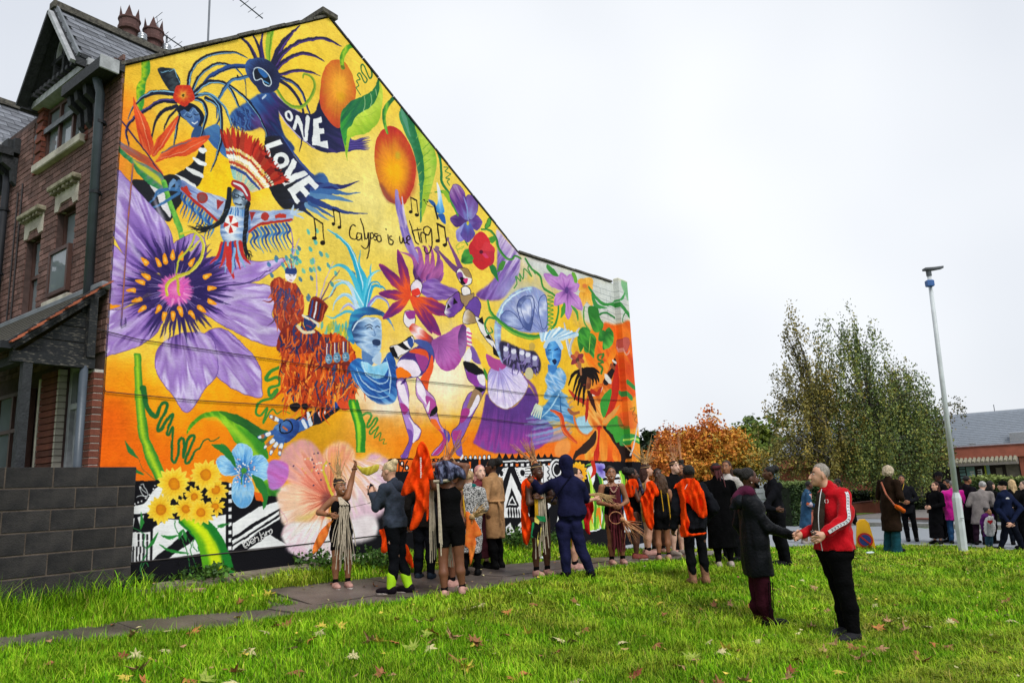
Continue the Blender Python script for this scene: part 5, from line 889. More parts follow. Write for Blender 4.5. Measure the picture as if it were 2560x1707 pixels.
# --- verges, ridge cap, eaves
b = MB()
def edge_pieces(name, a, c, step, w, h, m, jit=.01):
 a = np.array(a, float); c = np.array(c, float); L = np.linalg.norm(c - a); n = max(1, int(L / step)); d = (c - a) / n
 for i in range(n):
  j = np.array([0, RNG.uniform(-jit, jit), RNG.uniform(-jit, jit)]); MB().beam(a + d * i + j, a + d * (i + .97) + j, w, h, (0, 0, 1)).build(name, m, H)
edge_pieces('verge_tile', (-.05, .13, 7.27), (3.22, .13, 9.7), .32, .32, .04, M_MOSSROOF)
edge_pieces('verge_tile', (3.3, .14, 9.70), (8.42, .14, 6.765), .42, .31, .035, M_BLACKW, .006)
edge_pieces('coping_tile', (8.45, .13, 6.765), (12.55, .13, 6.92), .45, .32, .045, M_MOSSROOF, .012)
MB().box(3.1, 3.42, -.06, .5, 9.68, 9.8, 0, .02).build('ridge_end', M_MOSSROOF, H)
b = MB(); b.prism([(0, .29, 7.2), (3.27, .29, 9.66), (3.27, 9, 9.66), (0, 9, 7.2)], (0, 0, -.08)); b.prism([(3.27, .29, 9.66), (8.5, .29, 6.7), (8.5, 9, 6.7), (3.27, 9, 9.66)], (0, 0, -.08)); b.build('roof', M_SLATE, H)
b = MB(); b.box(.3, 8.4, 3.5, 3.6, .3, 6.6); b.box(8.4, 8.5, .29, 3.5, .3, 6.6); b.box(8.5, 13.0, 2.6, 2.7, .3, 6.7); b.box(12.9, 13.0, .29, 2.6, .3, 6.7); b.box(8.5, 13, .29, 2.6, 6.6, 6.68); b.build('back_wall', M_MORT, H)
# --- street front: mortar backing, bricks, openings
OPEN = [(1.07, 1.64, 4.45, 5.72), (2.12, 2.62, 4.38, 5.56), (1.1, 2.62, 6.5, 7.6)]
def wall_with_holes(y0, y1, z0, z1, holes, x0, x1, m, parent, name):
 ys = sorted({y0, y1, *[h[0] for h in holes], *[h[1] for h in holes]}); zs = sorted({z0, z1, *[h[2] for h in holes], *[h[3] for h in holes]}); b = MB()
 for i in range(len(ys) - 1):
  for j in range(len(zs) - 1):
   cy, cz = (ys[i] + ys[i + 1]) / 2, (zs[j] + zs[j + 1]) / 2
   if y0 < cy < y1 and z0 < cz < z1 and not any(h[0] < cy < h[1] and h[2] < cz < h[3] for h in holes): b.box(x0, x1, ys[i], ys[i + 1], zs[j], zs[j + 1])
 return b.build(name, m, parent)
GF = [(.58, .98, .8, 3.5), (1.86, 2.95, 1.5, 3.32)]
wall_with_holes(.285, 3.45, .3, 7.5, OPEN + GF, .002, .25, M_MORT, H, 'front_wall')
lay_bricks(H, (.0, 3.45, [(o[0], o[1], o[2], o[3]) for o in OPEN] + [(-.1, 3.5, 0, 3.55), (1.0, 2.65, 7.42, 8), (1.0, 1.15, 6.6, 7.5), (2.46, 2.7, 6.6, 7.5)]), 296)
MB().box(-.002, .02, 0.0, .29, .3, 7.3).build('corner_mortar', M_MORT, H)
w1 = sash(H, 1.07, 1.64, 4.45, 5.72, bars=(('h', 5.12),)); w2 = sash(H, 2.12, 2.62, 4.38, 5.56, bars=(('h', 4.98),))
b = MB(); b.box(-.02, .03, 1.04, 1.67, 4.42, 5.14); b = MB(); b.box(-.075, -.02, 1.05, 1.1, 4.5, 5.13); b.box(-.075, -.02, 1.6, 1.65, 4.5, 5.13); b.box(-.075, -.02, 1.1, 1.6, 5.08, 5.13); b.box(-.075, -.02, 1.1, 1.6, 4.5, 4.55); oc = b.build('open_casement', M_BROWNW, H)
MB().box(-.055, -.045, 1.1, 1.6, 4.55, 5.08).build('pane', M_GLASS, oc)
for y0, y1, z0, zt in ((1.07, 1.64, 4.45, 5.72), (2.12, 2.62, 4.38, 5.56)):
 MB().box(-.09, .1, y0 - .1, y1 + .08, z0 - .11, z0, 0, .012).build('window_sill', M_STONE, H)
 MB().prism([(-.03, y0 - .06, zt + .28), (-.03, y1 + .06, zt + .28), (-.03, y1 + .06, zt), (-.03, y1 - .06, zt - .01), (-.03, y1 - .12, zt + .09), (-.03, y0 + .12, zt + .09), (-.03, y0 + .06, zt - .01), (-.03, y0 - .06, zt)], (.12, 0, 0)).build('lintel', M_STONE, H)
 lb = MB().box(-.13, .0, y0 - .1, y1 + .1, zt + .28, zt + .36, 0, .015).build('label_mould', M_MOSS, H)
 for i in range(6): MB().box(-.1, -.03, y0 - .04 + i * (y1 - y0 + .06) / 5, y0 + .02 + i * (y1 - y0 + .06) / 5, zt + .24, zt + .28).build('dentil', M_MOSS, H)
dormer(H, 1.71)
# --- gutter, brackets, downpipes
b = MB(); b.box(-.3, -.1, -.04, 1.06, 7.1, 7.22); b.box(-.3, -.27, -.04, 1.06, 7.22, 7.25); b.box(-.1, .0, -.03, 1.06, 7.16, 7.3); b.build('gutter', M_BLACKW, H)
MB().box(-.31, -.08, -.06, -.04, 7.08, 7.27, 0, .01).build('gutter_end', M_WHITEW, H)
for y in (.55, .8, 1.0): MB().prism([(-.02, y - .06, 7.1), (-.24, y - .06, 7.1), (-.22, y - .06, 6.98), (-.1, y - .06, 6.9), (-.08, y - .06, 6.72), (-.02, y - .06, 6.66)], (0, .09, 0)).build('corbel', M_BLACKW, H)
def pipe(parent, pts_, r, m, clips=()):
 o = MB().tube(pts_, r, 10).build('downpipe', m, parent, True)
 for z in clips:
  x, y = pts_[-1][0], pts_[-1][1]; MB().tube([(x, y, z - .02), (x, y, z + .02)], r * 1.25, 10).build('pipe_clip', M_PIPEB, o); MB().box(x, -.0, y - .012, y + .012, z - .012, z + .012).build('clip_stay', M_PIPEB, o)
pipe(H, [(-.2, .28, 7.12), (-.12, .33, 6.95), (-.1, .33, 4.2)], .055, M_PIPE, (6.55, 5.6))
pipe(H, [(-.09, 3.36, 6.72), (-.09, 3.36, 3.6)], .05, M_PIPEB, (6.2, 5.2, 4.4))
MB().tube([(-.2, .06, 3.36), (-.2, .06, .6)], .045, 10).build('porch_downpipe', M_PIPE, H, True)
MB().tube([(-.03, 2.9, 6.5), (-.03, 2.9, 4.4)], .014, 5).build('wire', M_CABLE, H); MB().tube([(-.03, 3.05, 6.4), (-.03, 3.05, 4.0)], .012, 5).build('wire', M_CABLE, H)
# --- red brick pier at the corner under the porch (pieces)
for r in range(9, 40):
 put('pier_brick', piece('corner brick', .118, .21, COURSE - .01, .004, M_REDB), (-.052, .11, r * COURSE + COURSE / 2), H)
MB().box(-.1, -.002, .012, .2, .4, 3.33).build('pier_core', M_ROUGHC, H)
# --- porch: posts, beams, gable infill, tiles
MB().beam((-.95, .07, 3.395), (-.1, .07, 3.395), .1, .12).build('porch_beam', M_FLAKE, H)
MB().beam((-.98, .06, 3.5), (-.06, .06, 4.3), .1, .11).build('porch_rafter', M_FLAKE, H)
MB().beam((-.16, .05, 3.46), (-.16, .05, 4.22), .09, .1, (0, 1, 0)).build('porch_upright', M_FLAKE, H)
b = MB()
for i in range(4):
 z0 = 3.46 + i * .18; xa = -.86 + i * .2; MB().prism([(xa, .09, z0), (-.2, .09, z0), (-.2, .09, z0 + .17), (min(-.2, xa + .19), .09, z0 + .17)], (0, .03, 0)).build('porch_board', M_FLAKE, H)
for y in (.07, 2.5): MB().beam((-.79, y, .6), (-.79, y, 3.36), .09, .09, (0, 1, 0)).build('porch_post', M_BLACKW, H)
MB().beam((-.8, .12, 3.4), (-.8, 3.4, 3.4), .1, .1).build('porch_plate', M_BLACKW, H)
b = MB(); b.beam((-1.03, -.02, 3.5), (-1.03, 3.4, 3.5), .1, .08); b.build('porch_gutter', M_PIPEB, H)
sl = np.array([.98, 0, .86]); sl /= np.linalg.norm(sl); th = math.atan2(.86, .98)
MB().prism([(-1.0, .0, 3.49), (-1.0, 3.42, 3.49), (-.02, 3.42, 4.35), (-.02, .0, 4.35)], (0, 0, -.03)).build('porch_roof_boards', M_BLACKW, H)
for r in range(11):
 for c in range(15):
  P = np.array([-1.0, 0, 3.51]) + sl * (r * .118 + .07); e = c == 0
  put('porch_tile', piece('porch tile end' if e else 'porch tile', .15, .225, .016, 0, M_TILE if e else M_MOSSROOF), (P[0], .08 + c * .23 + (.1 if r % 2 else 0) - (.06 if e else 0), P[2] + .012), H, (0, -th + .08, 0))
MB().box(-.1, .0, -.01, 3.42, 4.3, 4.4, 0, .02).build('porch_flashing', M_LEAD, H)
# --- front door and bay window under the porch
b = MB(); b.box(.03, .14, .58, .66, .8, 3.5); b.box(.03, .14, .9, .98, .8, 3.5); b.box(.03, .14, .66, .9, 3.42, 3.5); b.box(.03, .14, .66, .9, 2.95, 3.02); fr = b.build('door_frame', M_WHITEW, H)
dr = MB().box(.08, .13, .66, .9, .8, 2.95).build('door', M_WHITEW, H); MB().box(.07, .08, .69, .78, 2.2, 2.8).build('door_glass', M_GLASS, dr); MB().box(.09, .1, .66, .9, 3.02, 3.42).build('pane', M_GLASS, fr); MB().box(.07, .082, .7, .86, 1.0, 1.9).build('door_panel', M_WHITEW, dr)
for r in range(10, 42): put('reveal_brick', piece('reveal brick', .1, .5, COURSE - .01, .004, M_REDB), (-.03, 1.28, r * COURSE + COURSE / 2), H)
for r in range(10, 42): put('quoin', piece('quoin', .11, .045, COURSE - .008, .004, M_STONE), (-.034, 1.005, r * COURSE + COURSE / 2), H)
MB().box(-.09, -.0, 1.53, 1.58, .8, 3.4).build('bay_corner', M_STONE, H)
sash(H, 1.86, 2.95, 1.5, 3.32, bars=(('h', 2.8), ('v', 2.4)), dep=-.06); sash(H, 3.0, 3.4, 1.5, 3.32, dep=-.06)
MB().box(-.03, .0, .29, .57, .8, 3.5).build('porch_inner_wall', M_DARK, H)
# --- chimney stack with pots
ch = MB(); ch.box(1.72, 3.35, 4.02, 4.55, 8.2, 10.24); ch = ch.build('chimney', M_MORT, H)
for r in range(6):
 for c in range(7):
  x = 1.72 + c * .236 + (.118 if r % 2 else 0) + .11; w = .225
  if x + w / 2 > 3.36: continue
  put('brick', piece('stack brick', .225, .03, COURSE * 1.35, .003, M_REDB), (x, 4.008, 10.18 - r * .12), ch)
 for yy in (4.12, 4.38): put('brick', piece('stack brick', .225, .03, COURSE * 1.35, .003, M_REDB), (1.712, yy + (.05 if r % 2 else 0), 10.18 - r * .12), ch, (0, 0, math.pi / 2))
MB().box(1.66, 3.4, 3.97, 4.6, 10.24, 10.3, 0, .01).build('stack_cap', M_REDB, ch)
def pot(x, y, z, s):
 b = MB(); b.lathe([(.15 * s, 0), (.16 * s, .2 * s), (.14 * s, .22 * s), (.14 * s, .34 * s), (.19 * s, .36 * s), (.2 * s, .42 * s), (.18 * s, .44 * s), (.18 * s, .55 * s), (.2 * s, .57 * s), (.2 * s, .6 * s), (.15 * s, .6 * s)], (x, y, z), 14)
 for k_ in range(6):
  a = k_ * math.pi / 3; r = .18 * s; P = lambda t: (x + r * math.cos(t), y + r * math.sin(t), z + .6 * s)
  b.add([P(a - .42), P(a + .42), (x + r * math.cos(a), y + r * math.sin(a), z + .82 * s), (x + .13 * s * math.cos(a), y + .13 * s * math.sin(a), z + .6 * s)], [(0, 1, 2), (1, 3, 2), (3, 0, 2)])
 b.build('chimney_pot', M_POT, H, False)
def flue(x, y, z, parent=H):
 b = MB(); b.lathe([(.07, 0), (.07, .12), (.09, .13), (.09, .15), (.07, .16), (.09, .18), (.09, .2), (.07, .21), (.09, .23), (.08, .26), (.02, .27)], (x, y, z), 12); b.build('flue_terminal', M_STEEL, parent, True)
pot(1.98, 4.3, 10.3, 1.0); pot(2.45, 4.3, 10.3, 1.0); flue(2.12, 4.05, 10.3); flue(2.6, 4.05, 10.3); flue(3.3, 4.05, 10.3)
# --- wall fixings on the mural: conduit, cables, cut-off tap box
def wline(px, s=.012):
 return [(lambda q: (q[0], -s, q[1]))(wall_uz(x, y)) for x, y in px]
MB().tube(wline([(241, 823), (340, 848), (470, 868), (640, 893), (900, 931), (992, 946), (1175, 965), (1316, 984), (1481, 998), (1567, 1000)], .02), .006, 5).build('cable', M_CABLE, H)
MB().tube(wline([(258, 970), (262, 979), (330, 986), (477, 1000), (640, 1010), (869, 1023), (1000, 1030), (1191, 1043), (1300, 1057), (1451, 1066), (1573, 1061)], .02), .006, 5).build('cable', M_CABLE, H)
MB().tube(wline([(331, 410), (318, 560), (303, 790), (301, 812)], .015), .009, 5).build('conduit', mat('purple painted pipe', '5a4478', .6, .3, 4, 0, c2='b0622c'), H)
MB().tube(wline([(301, 800), (302, 815), (313, 808), (312, 795)], .02), .01, 5).build('pipe_tail', mat('purple paint', '6a5094', .6), H)
MB().tube(wline([(1580, 1060), (1568, 1120), (1560, 1140)], .17), .02, 6).build('handrail', mat('pale metal', 'b9bcc0', .4, .1), H)
MB().tube(wline([(327, 1406), (640, 1374), (951, 1337), (1100, 1320)], .004), .008, 4).build('plinth_edge', mat('plinth dark line', '3a3636', .9), H)  # thin black line painted along the plinth
# --- neighbour
N = empty('terraced_house', (HLOC[0] - WN[0] * 3.45, HLOC[1] - WN[1] * 3.45, 0), HROT, 'neighbouring brick house with slated dormer cut off by the left edge of the picture', 'house', 'terraced houses')
wall_with_holes(.0, 5.0, .3, 7.5, [(1.1, 2.62, 6.5, 7.6)], .0, .25, M_MORT, N, 'front_wall')
lay_bricks(N, (.0, 2.2, [(1.0, 2.65, 6.5, 8), (-.1, 3.5, 0, 3.55)]), 250)
dormer(N, 1.71)
b = MB(); b.box(-.3, -.1, -.3, 1.06, 7.0, 7.12); b.box(-.1, .0, -.3, 1.06, 7.06, 7.3); b.build('gutter', M_BLACKW, N); MB().box(-.16, -.04, -.2, .05, 7.1, 7.3).build('hopper', M_BLACKW, N)
for y in (-.2, .05, .3, .55, .8): MB().prism([(-.02, y - .06, 7.0), (-.24, y - .06, 7.0), (-.22, y - .06, 6.88), (-.1, y - .06, 6.8), (-.08, y - .06, 6.62), (-.02, y - .06, 6.56)], (0, .09, 0)).build('corbel', M_BLACKW, N)
b = MB(); b.prism([(0, .0, 7.2), (3.27, .0, 9.66), (3.27, 6, 9.66), (0, 6, 7.2)], (0, 0, -.08)); b.build('roof', M_SLATE, N)
# --- aerials (they hang on the stack: things of their own)
def hw_(x, y, z): return np.array(HLOC) + WD * x - WN * y + np.array([0, 0, z])
def yagi(name, base, top, tilt, n, label, boomlen):
 o = empty(name, base, HROT, label, 'aerial', 'television aerials'); h = top - base[2]
 MB().tube([(0, 0, -.4), (0, 0, h)], .018, 6).build('mast', M_ALU, o)
 bd = np.array([math.cos(tilt), 0, math.sin(tilt)]); c = np.array([0, -.03, h - .05]); a = c - bd * boomlen * .15
 MB().tube([a, a + bd * boomlen], .014, 5).build('boom', M_ALU, o)
 e = MB()
 for i in range(n): q = a + bd * boomlen * (i + .5) / n; e.tube([q - np.array([0, .16 - .004 * i, .0]), q + np.array([0, .16 - .004 * i, 0])], .006, 4)
 for s in (-1, 1):
  for t in (.3, .6): q = a + bd * .1; e.tube([q + np.array([-.05, -.2, s * t * .5]), q + np.array([-.05, .2, s * t * .5])], .006, 4); e.tube([q, q + np.array([-.06, 0, s * t * .5])], .006, 4)
 e.build('rods', M_ALU, o)
yagi('tv_aerial', hw_(2.72, 4.3, 10.42), 10.95, -.22, 13, 'dark television aerial with a long drooping boom beside the chimney stack', 1.9)
yagi('tv_aerial', hw_(2.85, 3.0, 9.2), 11.75, -.25, 8, 'tall thin aerial mast rising past the top edge of the picture', 1.4)

# ================================================================ ground, path, road
GB = np.array([(-40, 24), (2, 15.9), (3.6, 16.6), (5.46, 17.5), (6.5, 18.0), (8.9, 18.9), (10.4, 18.6), (11.0, 16.8), (12.0, 14), (13.5, 8), (15, -6), (15, -40), (-40, -40)], float)
def inpoly(x, y, P):
 x = np.asarray(x, float); y = np.asarray(y, float); r = np.zeros(x.shape, bool); a = P; b = np.roll(P, -1, 0)
 for (ax, ay), (bx, by) in zip(a, b):
  c = (ay > y) != (by > y); r ^= c & (x < (bx - ax) * (y - ay) / (by - ay + 1e-12) + ax)
 return r
def road_z(x, y): return -.22 + .30 * np.clip((8.5 - np.asarray(x, float)) / 5, 0, 1) + .08 * np.clip((np.asarray(x) * .877 + np.asarray(y) * .48 - 25.2) / 8, 0, 2.2)
def height(x, y): return np.where(inpoly(x, y, GB), ground_z(x, y), road_z(x, y))
PU = np.array([(-7, .5), (-1.17, .95), (-.08, 1.05), (1.1, 1.45), (1.62, 1.5), (1.72, .72), (3.1, .9), (4.1, 1.0), (5.6, 1.35), (7, 1.8), (8.1, 2.2), (9.8, 2.5), (12.5, 2.85), (13.5, 2.9)])
PL = np.array([(-7, 1.0), (-1.1, 1.36), (-.04, 1.62), (.42, 2.1), (1.46, 2.13), (2.3, 2.5), (3.3, 2.7), (4.5, 2.9), (5.8, 3.1), (6.8, 3.3), (8.6, 3.35), (12.5, 3.3), (13.5, 3.3)])
def path_s(u): return np.interp(u, PU[:, 0], PU[:, 1]), np.interp(u, PL[:, 0], PL[:, 1])
def on_path(x, y, m=0.0):
 u, s = to_us(x, y); a, b = path_s(u); return (s > a - m) & (s < b + m)
M_SOIL = mat('turf and soil', '41600f', .95, 0, 3.0, .5, 30, c2='5a6c1c'); M_ASPH = mat('wet grey asphalt', '8b9096', .55, .08, 40, .25, 120, spec=.4)
M_SLAB = mat('wet concrete path', '3e3836', .4, 0, 2.2, .5, 50, c2='6c635c', spec=.45, mixpos=(.3, .7)); M_KERB = mat('kerb concrete', '8f8c86', .8, .12, 8, .3); M_PAVB = brick_mat('block paving', '6e6a6a', '85807c')
xs = np.concatenate([np.arange(-14, 16.01, .2), [18, 22, 30, 60, 200, 900]]); xs = np.concatenate([[-900, -200, -60, -25], xs]); ys = np.concatenate([[-60, -20, -6], np.arange(-2, 26.01, .2), [28, 32, 38, 46, 60, 120, 300, 1200]])
X, Y = np.meshgrid(xs, ys); Zg = height(X, Y) - np.where(on_path(X, Y, -.1) & inpoly(X, Y, GB), .05, 0)
nx, ny = len(xs), len(ys); I = np.arange(nx * ny).reshape(ny, nx)
F = np.stack([I[:-1, :-1], I[:-1, 1:], I[1:, 1:], I[1:, :-1]], -1).reshape(-1, 4)
tag(link('ground', npmesh('ground', np.c_[X.ravel(), Y.ravel(), Zg.ravel()], F, True), None, [M_SOIL]), kind='structure')
# road sheet
RD = [(2, 16.1), (3.6, 16.85), (5.46, 17.75), (6.5, 18.25), (8.9, 19.15), (10.5, 18.9), (11.2, 16.9), (12.2, 14), (13.8, 8), (15.4, -6), (29, -6), (16.5, 22.3), (13.6, 27.8), (10, 34.2), (2, 49), (-8, 46), (-3, 20)]
xs = np.arange(-8, 30, .5); ys = np.arange(-6, 50, .5); X, Y = np.meshgrid(xs, ys); I = np.arange(X.size).reshape(X.shape); F = np.stack([I[:-1, :-1], I[:-1, 1:], I[1:, 1:], I[1:, :-1]], -1).reshape(-1, 4)
c = np.c_[X.ravel(), Y.ravel()][F].mean(1); F = F[inpoly(c[:, 0], c[:, 1], np.array(RD))]
tag(link('road', npmesh('road', np.c_[X.ravel(), Y.ravel(), road_z(X, Y).ravel() + .006], F, True), None, [M_ASPH]), kind='structure')
E_ = np.array([.48, -.877, 0]); K0 = np.array([13.75, 27.8, 0])
kb = empty('kerb', (0, 0, 0)); tag(kb, kind='structure')
for i in range(-9, 16):
 a = K0 + E_ * i * .95; z = float(road_z(a[0], a[1])); MB().beam(a + (0, 0, z + .02), a + E_ * .94 + (0, 0, float(road_z(*(a + E_ * .94)[:2])) + .02), .14, .24).build('kerbstone', M_KERB, kb)
Nn = np.array([.877, .48, 0])
def strip(name, d0, d1, t0, t1, dz, m, kind='structure', n=24):
 b = MB(); P = [K0 + E_ * (t0 + (t1 - t0) * i / n) for i in range(n + 1)]; v = []
 for q in P:
  for d in (d0, d1): w = q + Nn * d; v.append((w[0], w[1], float(road_z(w[0], w[1])) + dz))
 b.add(v, [(2 * i, 2 * i + 1, 2 * i + 3, 2 * i + 2) for i in range(n)]); return tag(b.build(name, m), kind=kind)
strip('pavement', .08, 2.0, -9, 14, .115, M_ASPH); strip('driveway', 2.0, 9.5, -4.5, 14, .13, M_PAVB); strip('verge', 2.0, 5.0, -9, -4.5, .15, mat('mown verge', '5d7a22', .95, .25, 6, .5))
# path slabs
pa = empty('path', (0, 0, 0)); tag(pa, kind='structure')
def slab(q):
 P = [uv_xy(u, s) for u, s in q]; c = sum(P) / 4; P = [p_ + (c - p_) * .012 for p_ in P]; dz = RNG.uniform(0, .012)
 for p_ in P: p_[2] = float(ground_z(p_[0], p_[1])) + .004 + dz
 m_ = [(P[i] + P[(i + 1) % 4]) / 2 for i in range(4)]
 for p_ in m_: p_[2] = float(ground_z(p_[0], p_[1])) + .004 + dz
 ring = [v for i in range(4) for v in (P[i], m_[i])]; MB().prism(ring, (0, 0, -.07)).build('paving_slab', M_SLAB, pa)
us_ = [-6.2, -5.2, -4.2, -3.2, -2.2, -1.25, -.2, .55, 1.25, 1.7]
for a, b in zip(us_[:-1], us_[1:]): slab([(a, path_s(a)[0]), (b, path_s(b)[0]), (b + .05, path_s(b + .05)[1]), (a + .05, path_s(a + .05)[1])])
us_ = [1.74, 3.2, 4.6, 5.9, 7.2, 8.4, 9.8, 11.2, 12.5]
for a, b in zip(us_[:-1], us_[1:]):
 f0, f1 = .62, .62; L = lambda u, f: path_s(u)[0] * (1 - f) + path_s(u)[1] * f
 slab([(a, L(a, 0)), (b, L(b, 0)), (b, L(b, f1)), (a, L(a, f0))]); h = (a + b) / 2
 slab([(a, L(a, f0)), (h, L(h, f0)), (h + .1, L(h + .1, 1)), (a + .1, L(a + .1, 1))]); slab([(h, L(h, f0)), (b, L(b, f1)), (b + .1, L(b + .1, 1)), (h + .1, L(h + .1, 1))])

# ================================================================ concrete block wall beside the house
M_BLK = brick_mat('dark dense concrete block', '1d1c1e', '343130'); M_BLK2 = mat('pale cut block', '6d6e6e', .9, .2, 12, .5); M_JOINT = mat('block mortar', '574d45', .95, .25, 6, .5)
bw = empty('block_wall', HLOC, HROT, 'low wall of dark concrete blocks with pale mortar joints at the left', 'wall')
MB().box(-3.6, .325, -.2145, -.03, .3, 2.192).build('mortar', M_JOINT, bw)
for r in range(8):
 z = 2.2 - .112 - r * .224; off = [.06, .29, .08, .30, .10, .31, .07, .3][r]; x = .335
 widths = ([.2] if r in (3, 5, 1) else []) + [.452] * 9
 for i, w in enumerate(widths):
  w2 = w if not (i == 0 and r not in (1, 3, 5)) else .452 - (.0 if r % 2 else .02); x0 = x - w2
  put('block', piece('block %.2f' % w2, w2 - .016, .215, .208, .005, M_BLK2 if (w == .2 and r > 1) else M_BLK), ((x + x0) / 2, -.112 - RNG.random() * .004, z), bw, (0, 0, RNG.uniform(-.004, .004))); x = x0

# ================================================================ lamp post, cone, rubbish
M_LAMP = mat('pale grey lamp paint', 'bcc3c6', .45, .12, 3, .05); M_LAMPD = mat('dark grey luminaire', '4c5156', .5, .1, 5, 0)
g = at_ground(2405, 1363); L0 = np.array([9.74, 17.0, float(ground_z(9.74, 17.0)) - .05]); LT = at(2323, 690, 17.0)
lp = empty('street_lamp', L0, 0, 'tall pale grey street lamp post standing on the grass edge', 'street lamp'); ax = (LT - L0)
MB().tube([ax * t for t in (0, .19)], (.1, .096), 8).tube([ax * .19, ax * .21], (.096, .062), 8).build('column_base', M_LAMP, lp, False)
MB().tube([ax * .2, ax], (.062, .045), 10).build('pole', M_LAMP, lp, True)
MB().tube([ax, ax + np.array([0, 0, .16])], .06, 10).build('spigot', M_LAMPD, lp); b = MB(); b.prism([ax + np.array(q) for q in ((-.1, -.08, .14), (.1, -.1, .14), (.34, -.06, .17), (.34, .08, .17), (.1, .1, .14), (-.1, .08, .14))], (0, 0, .05)); b.build('luminaire', M_LAMPD, lp)
MB().box(-.08, .08, -.15, -.03, 0, .16, 0, .02).build('sensor_box', mat('blue plastic', '2f5a96', .5, .1), lp).location = ax * .955 + np.array([-.06, 0, 0])
MB().box(-.05, .05, -.128, -.12, 0, .012).build('scuff', M_LAMPD, lp).location = ax * .12
M_YEL = mat('yellow plastic', 'e8ae0c', .45, .08, 4, .05)
g = at_ground(2165, 1371); g[2] = float(height(g[0], g[1])); cn = empty('no_parking_cone', g, -.35, 'yellow no parking cone with a red and blue roundel at the kerb', 'cone')
b = MB(); b.prism([(-.2, -.09, 0), (.2, -.09, 0), (.185, -.085, .2), (.13, -.06, .58), (.06, -.045, .66), (-.06, -.045, .66), (-.13, -.06, .58), (-.185, -.085, .2)], (0, .16, 0)); b.build('cone_body', M_YEL, cn)
def disc(r, y, n=20): return [(r * math.cos(2 * math.pi * i / n), y, .2 + r * math.sin(2 * math.pi * i / n)) for i in range(n)]
MB().prism(disc(.165, -.1), (0, .012, 0)).build('sign_ring', mat('red sign face', 'c0241c', .5, .05), cn); MB().prism(disc(.125, -.104), (0, .012, 0)).build('sign_disc', mat('blue sign face', '25408a', .5, .05), cn); MB().beam((-.1, -.108, .3), (.1, -.108, .1), .012, .035, (1, 0, 1)).build('sign_bar', _mc['red sign face'], cn)
for x, y, nm, lab in [(2176, 1381, 'plastic_bottle', 'clear crushed plastic bottle lying in the grass'), (1363, 1393, 'paper_cup', 'crumpled pale litter on the grass behind the costume fringe')]:
 g = at_ground(x, y, .05); o = empty(nm, g, .3, lab, 'litter'); MB().tube([(-.1, 0, 0), (-.05, 0, .0), (.05, .01, .0), (.08, .01, 0), (.1, .01, 0)], (.022, .025, .026, .012, .01), 8).build('litter_body', mat('clear plastic', 'c9d6d8', .2, .1, 9, .3, spec=.8), o, True)
for x, y, c_, lab, sz in [(331, 1460, '7a4236', 'half red brick lying beside the end of the block wall', (.2, .1, .07)), (475, 1477, '9a7a62', 'short pale plank lying in the grass by the mural', (.34, .09, .03))]:
 g = at_ground(x, y, .03); o = MB().box(-sz[0] / 2, sz[0] / 2, -sz[1] / 2, sz[1] / 2, -.01, sz[2], 0, .006).build('loose_brick' if 'brick' in lab else 'plank', mat(lab, c_, .9, .2, 20, .5)); o.location = g; o.rotation_euler = (0, .05, .4); tag(o, lab, 'brick' if 'brick' in lab else 'plank')

# ================================================================ community building and its surroundings
M_TERRA = mat('terracotta render', '9c5a48', .9, .12, 3, .3); M_TERRAD = mat('dark stained render edge', '6e4238', .9, .2, 6, .3); M_ROOFM = mat('grey metal roof', 'a2a9b2', .5, .06, 5, .05); M_DKW = mat('dark stained boards', '2c2320', .8, .2, 6, .3, stretch=(1, 1, 8))
BO, BE = np.array([14.9, 42.0, 0]), np.array([.781, -.625, 0]); BROT = math.atan2(BE[1], BE[0])
bd = empty('community_building', BO, BROT, 'single storey terracotta community building with a grey metal roof and tiled canopy', 'building')
def bx(px, y0=0.0):
 d = ray(px, 1200); d = d / np.hypot(d[0], d[1]); n_ = np.array([.625, .781]); q = BO[:2] + n_ * y0; t = (q @ n_) / (d[:2] @ n_); return float((d[:2] * t - BO[:2]) @ BE[:2])
XW = bx(2178); XC0, XC1 = bx(2388), bx(2556)
MB().box(bx(1945), 24, -.35, .3, 2.18, 2.72, 0, .02).build('fascia', M_TERRA, bd); MB().box(bx(1945) - .02, 24.05, -.38, .33, 2.72, 2.78).build('coping', M_TERRAD, bd)
MB().box(bx(1950), XW, .0, .3, -.3, 2.18).build('wall', M_TERRA, bd); MB().box(XC1 + .02, 24, -.2, .3, -.3, 2.18).build('wall', M_TERRA, bd)
for i in range(14): MB().box(XW, XC0, .02 - .012 * (i % 2), .1, .1 + i * .15, .1 + i * .15 + .135).build('wall_board', M_DKW, bd)
MB().box(XW, XC1, .12, .3, -.3, 2.18).build('inner_wall', M_DKW, bd)
MB().box(XC0 + .05, XC1 - .02, -.02, .1, -.2, 2.1).build('shopfront_wall', M_DKW, bd)
TX = lambda px: bx(px)
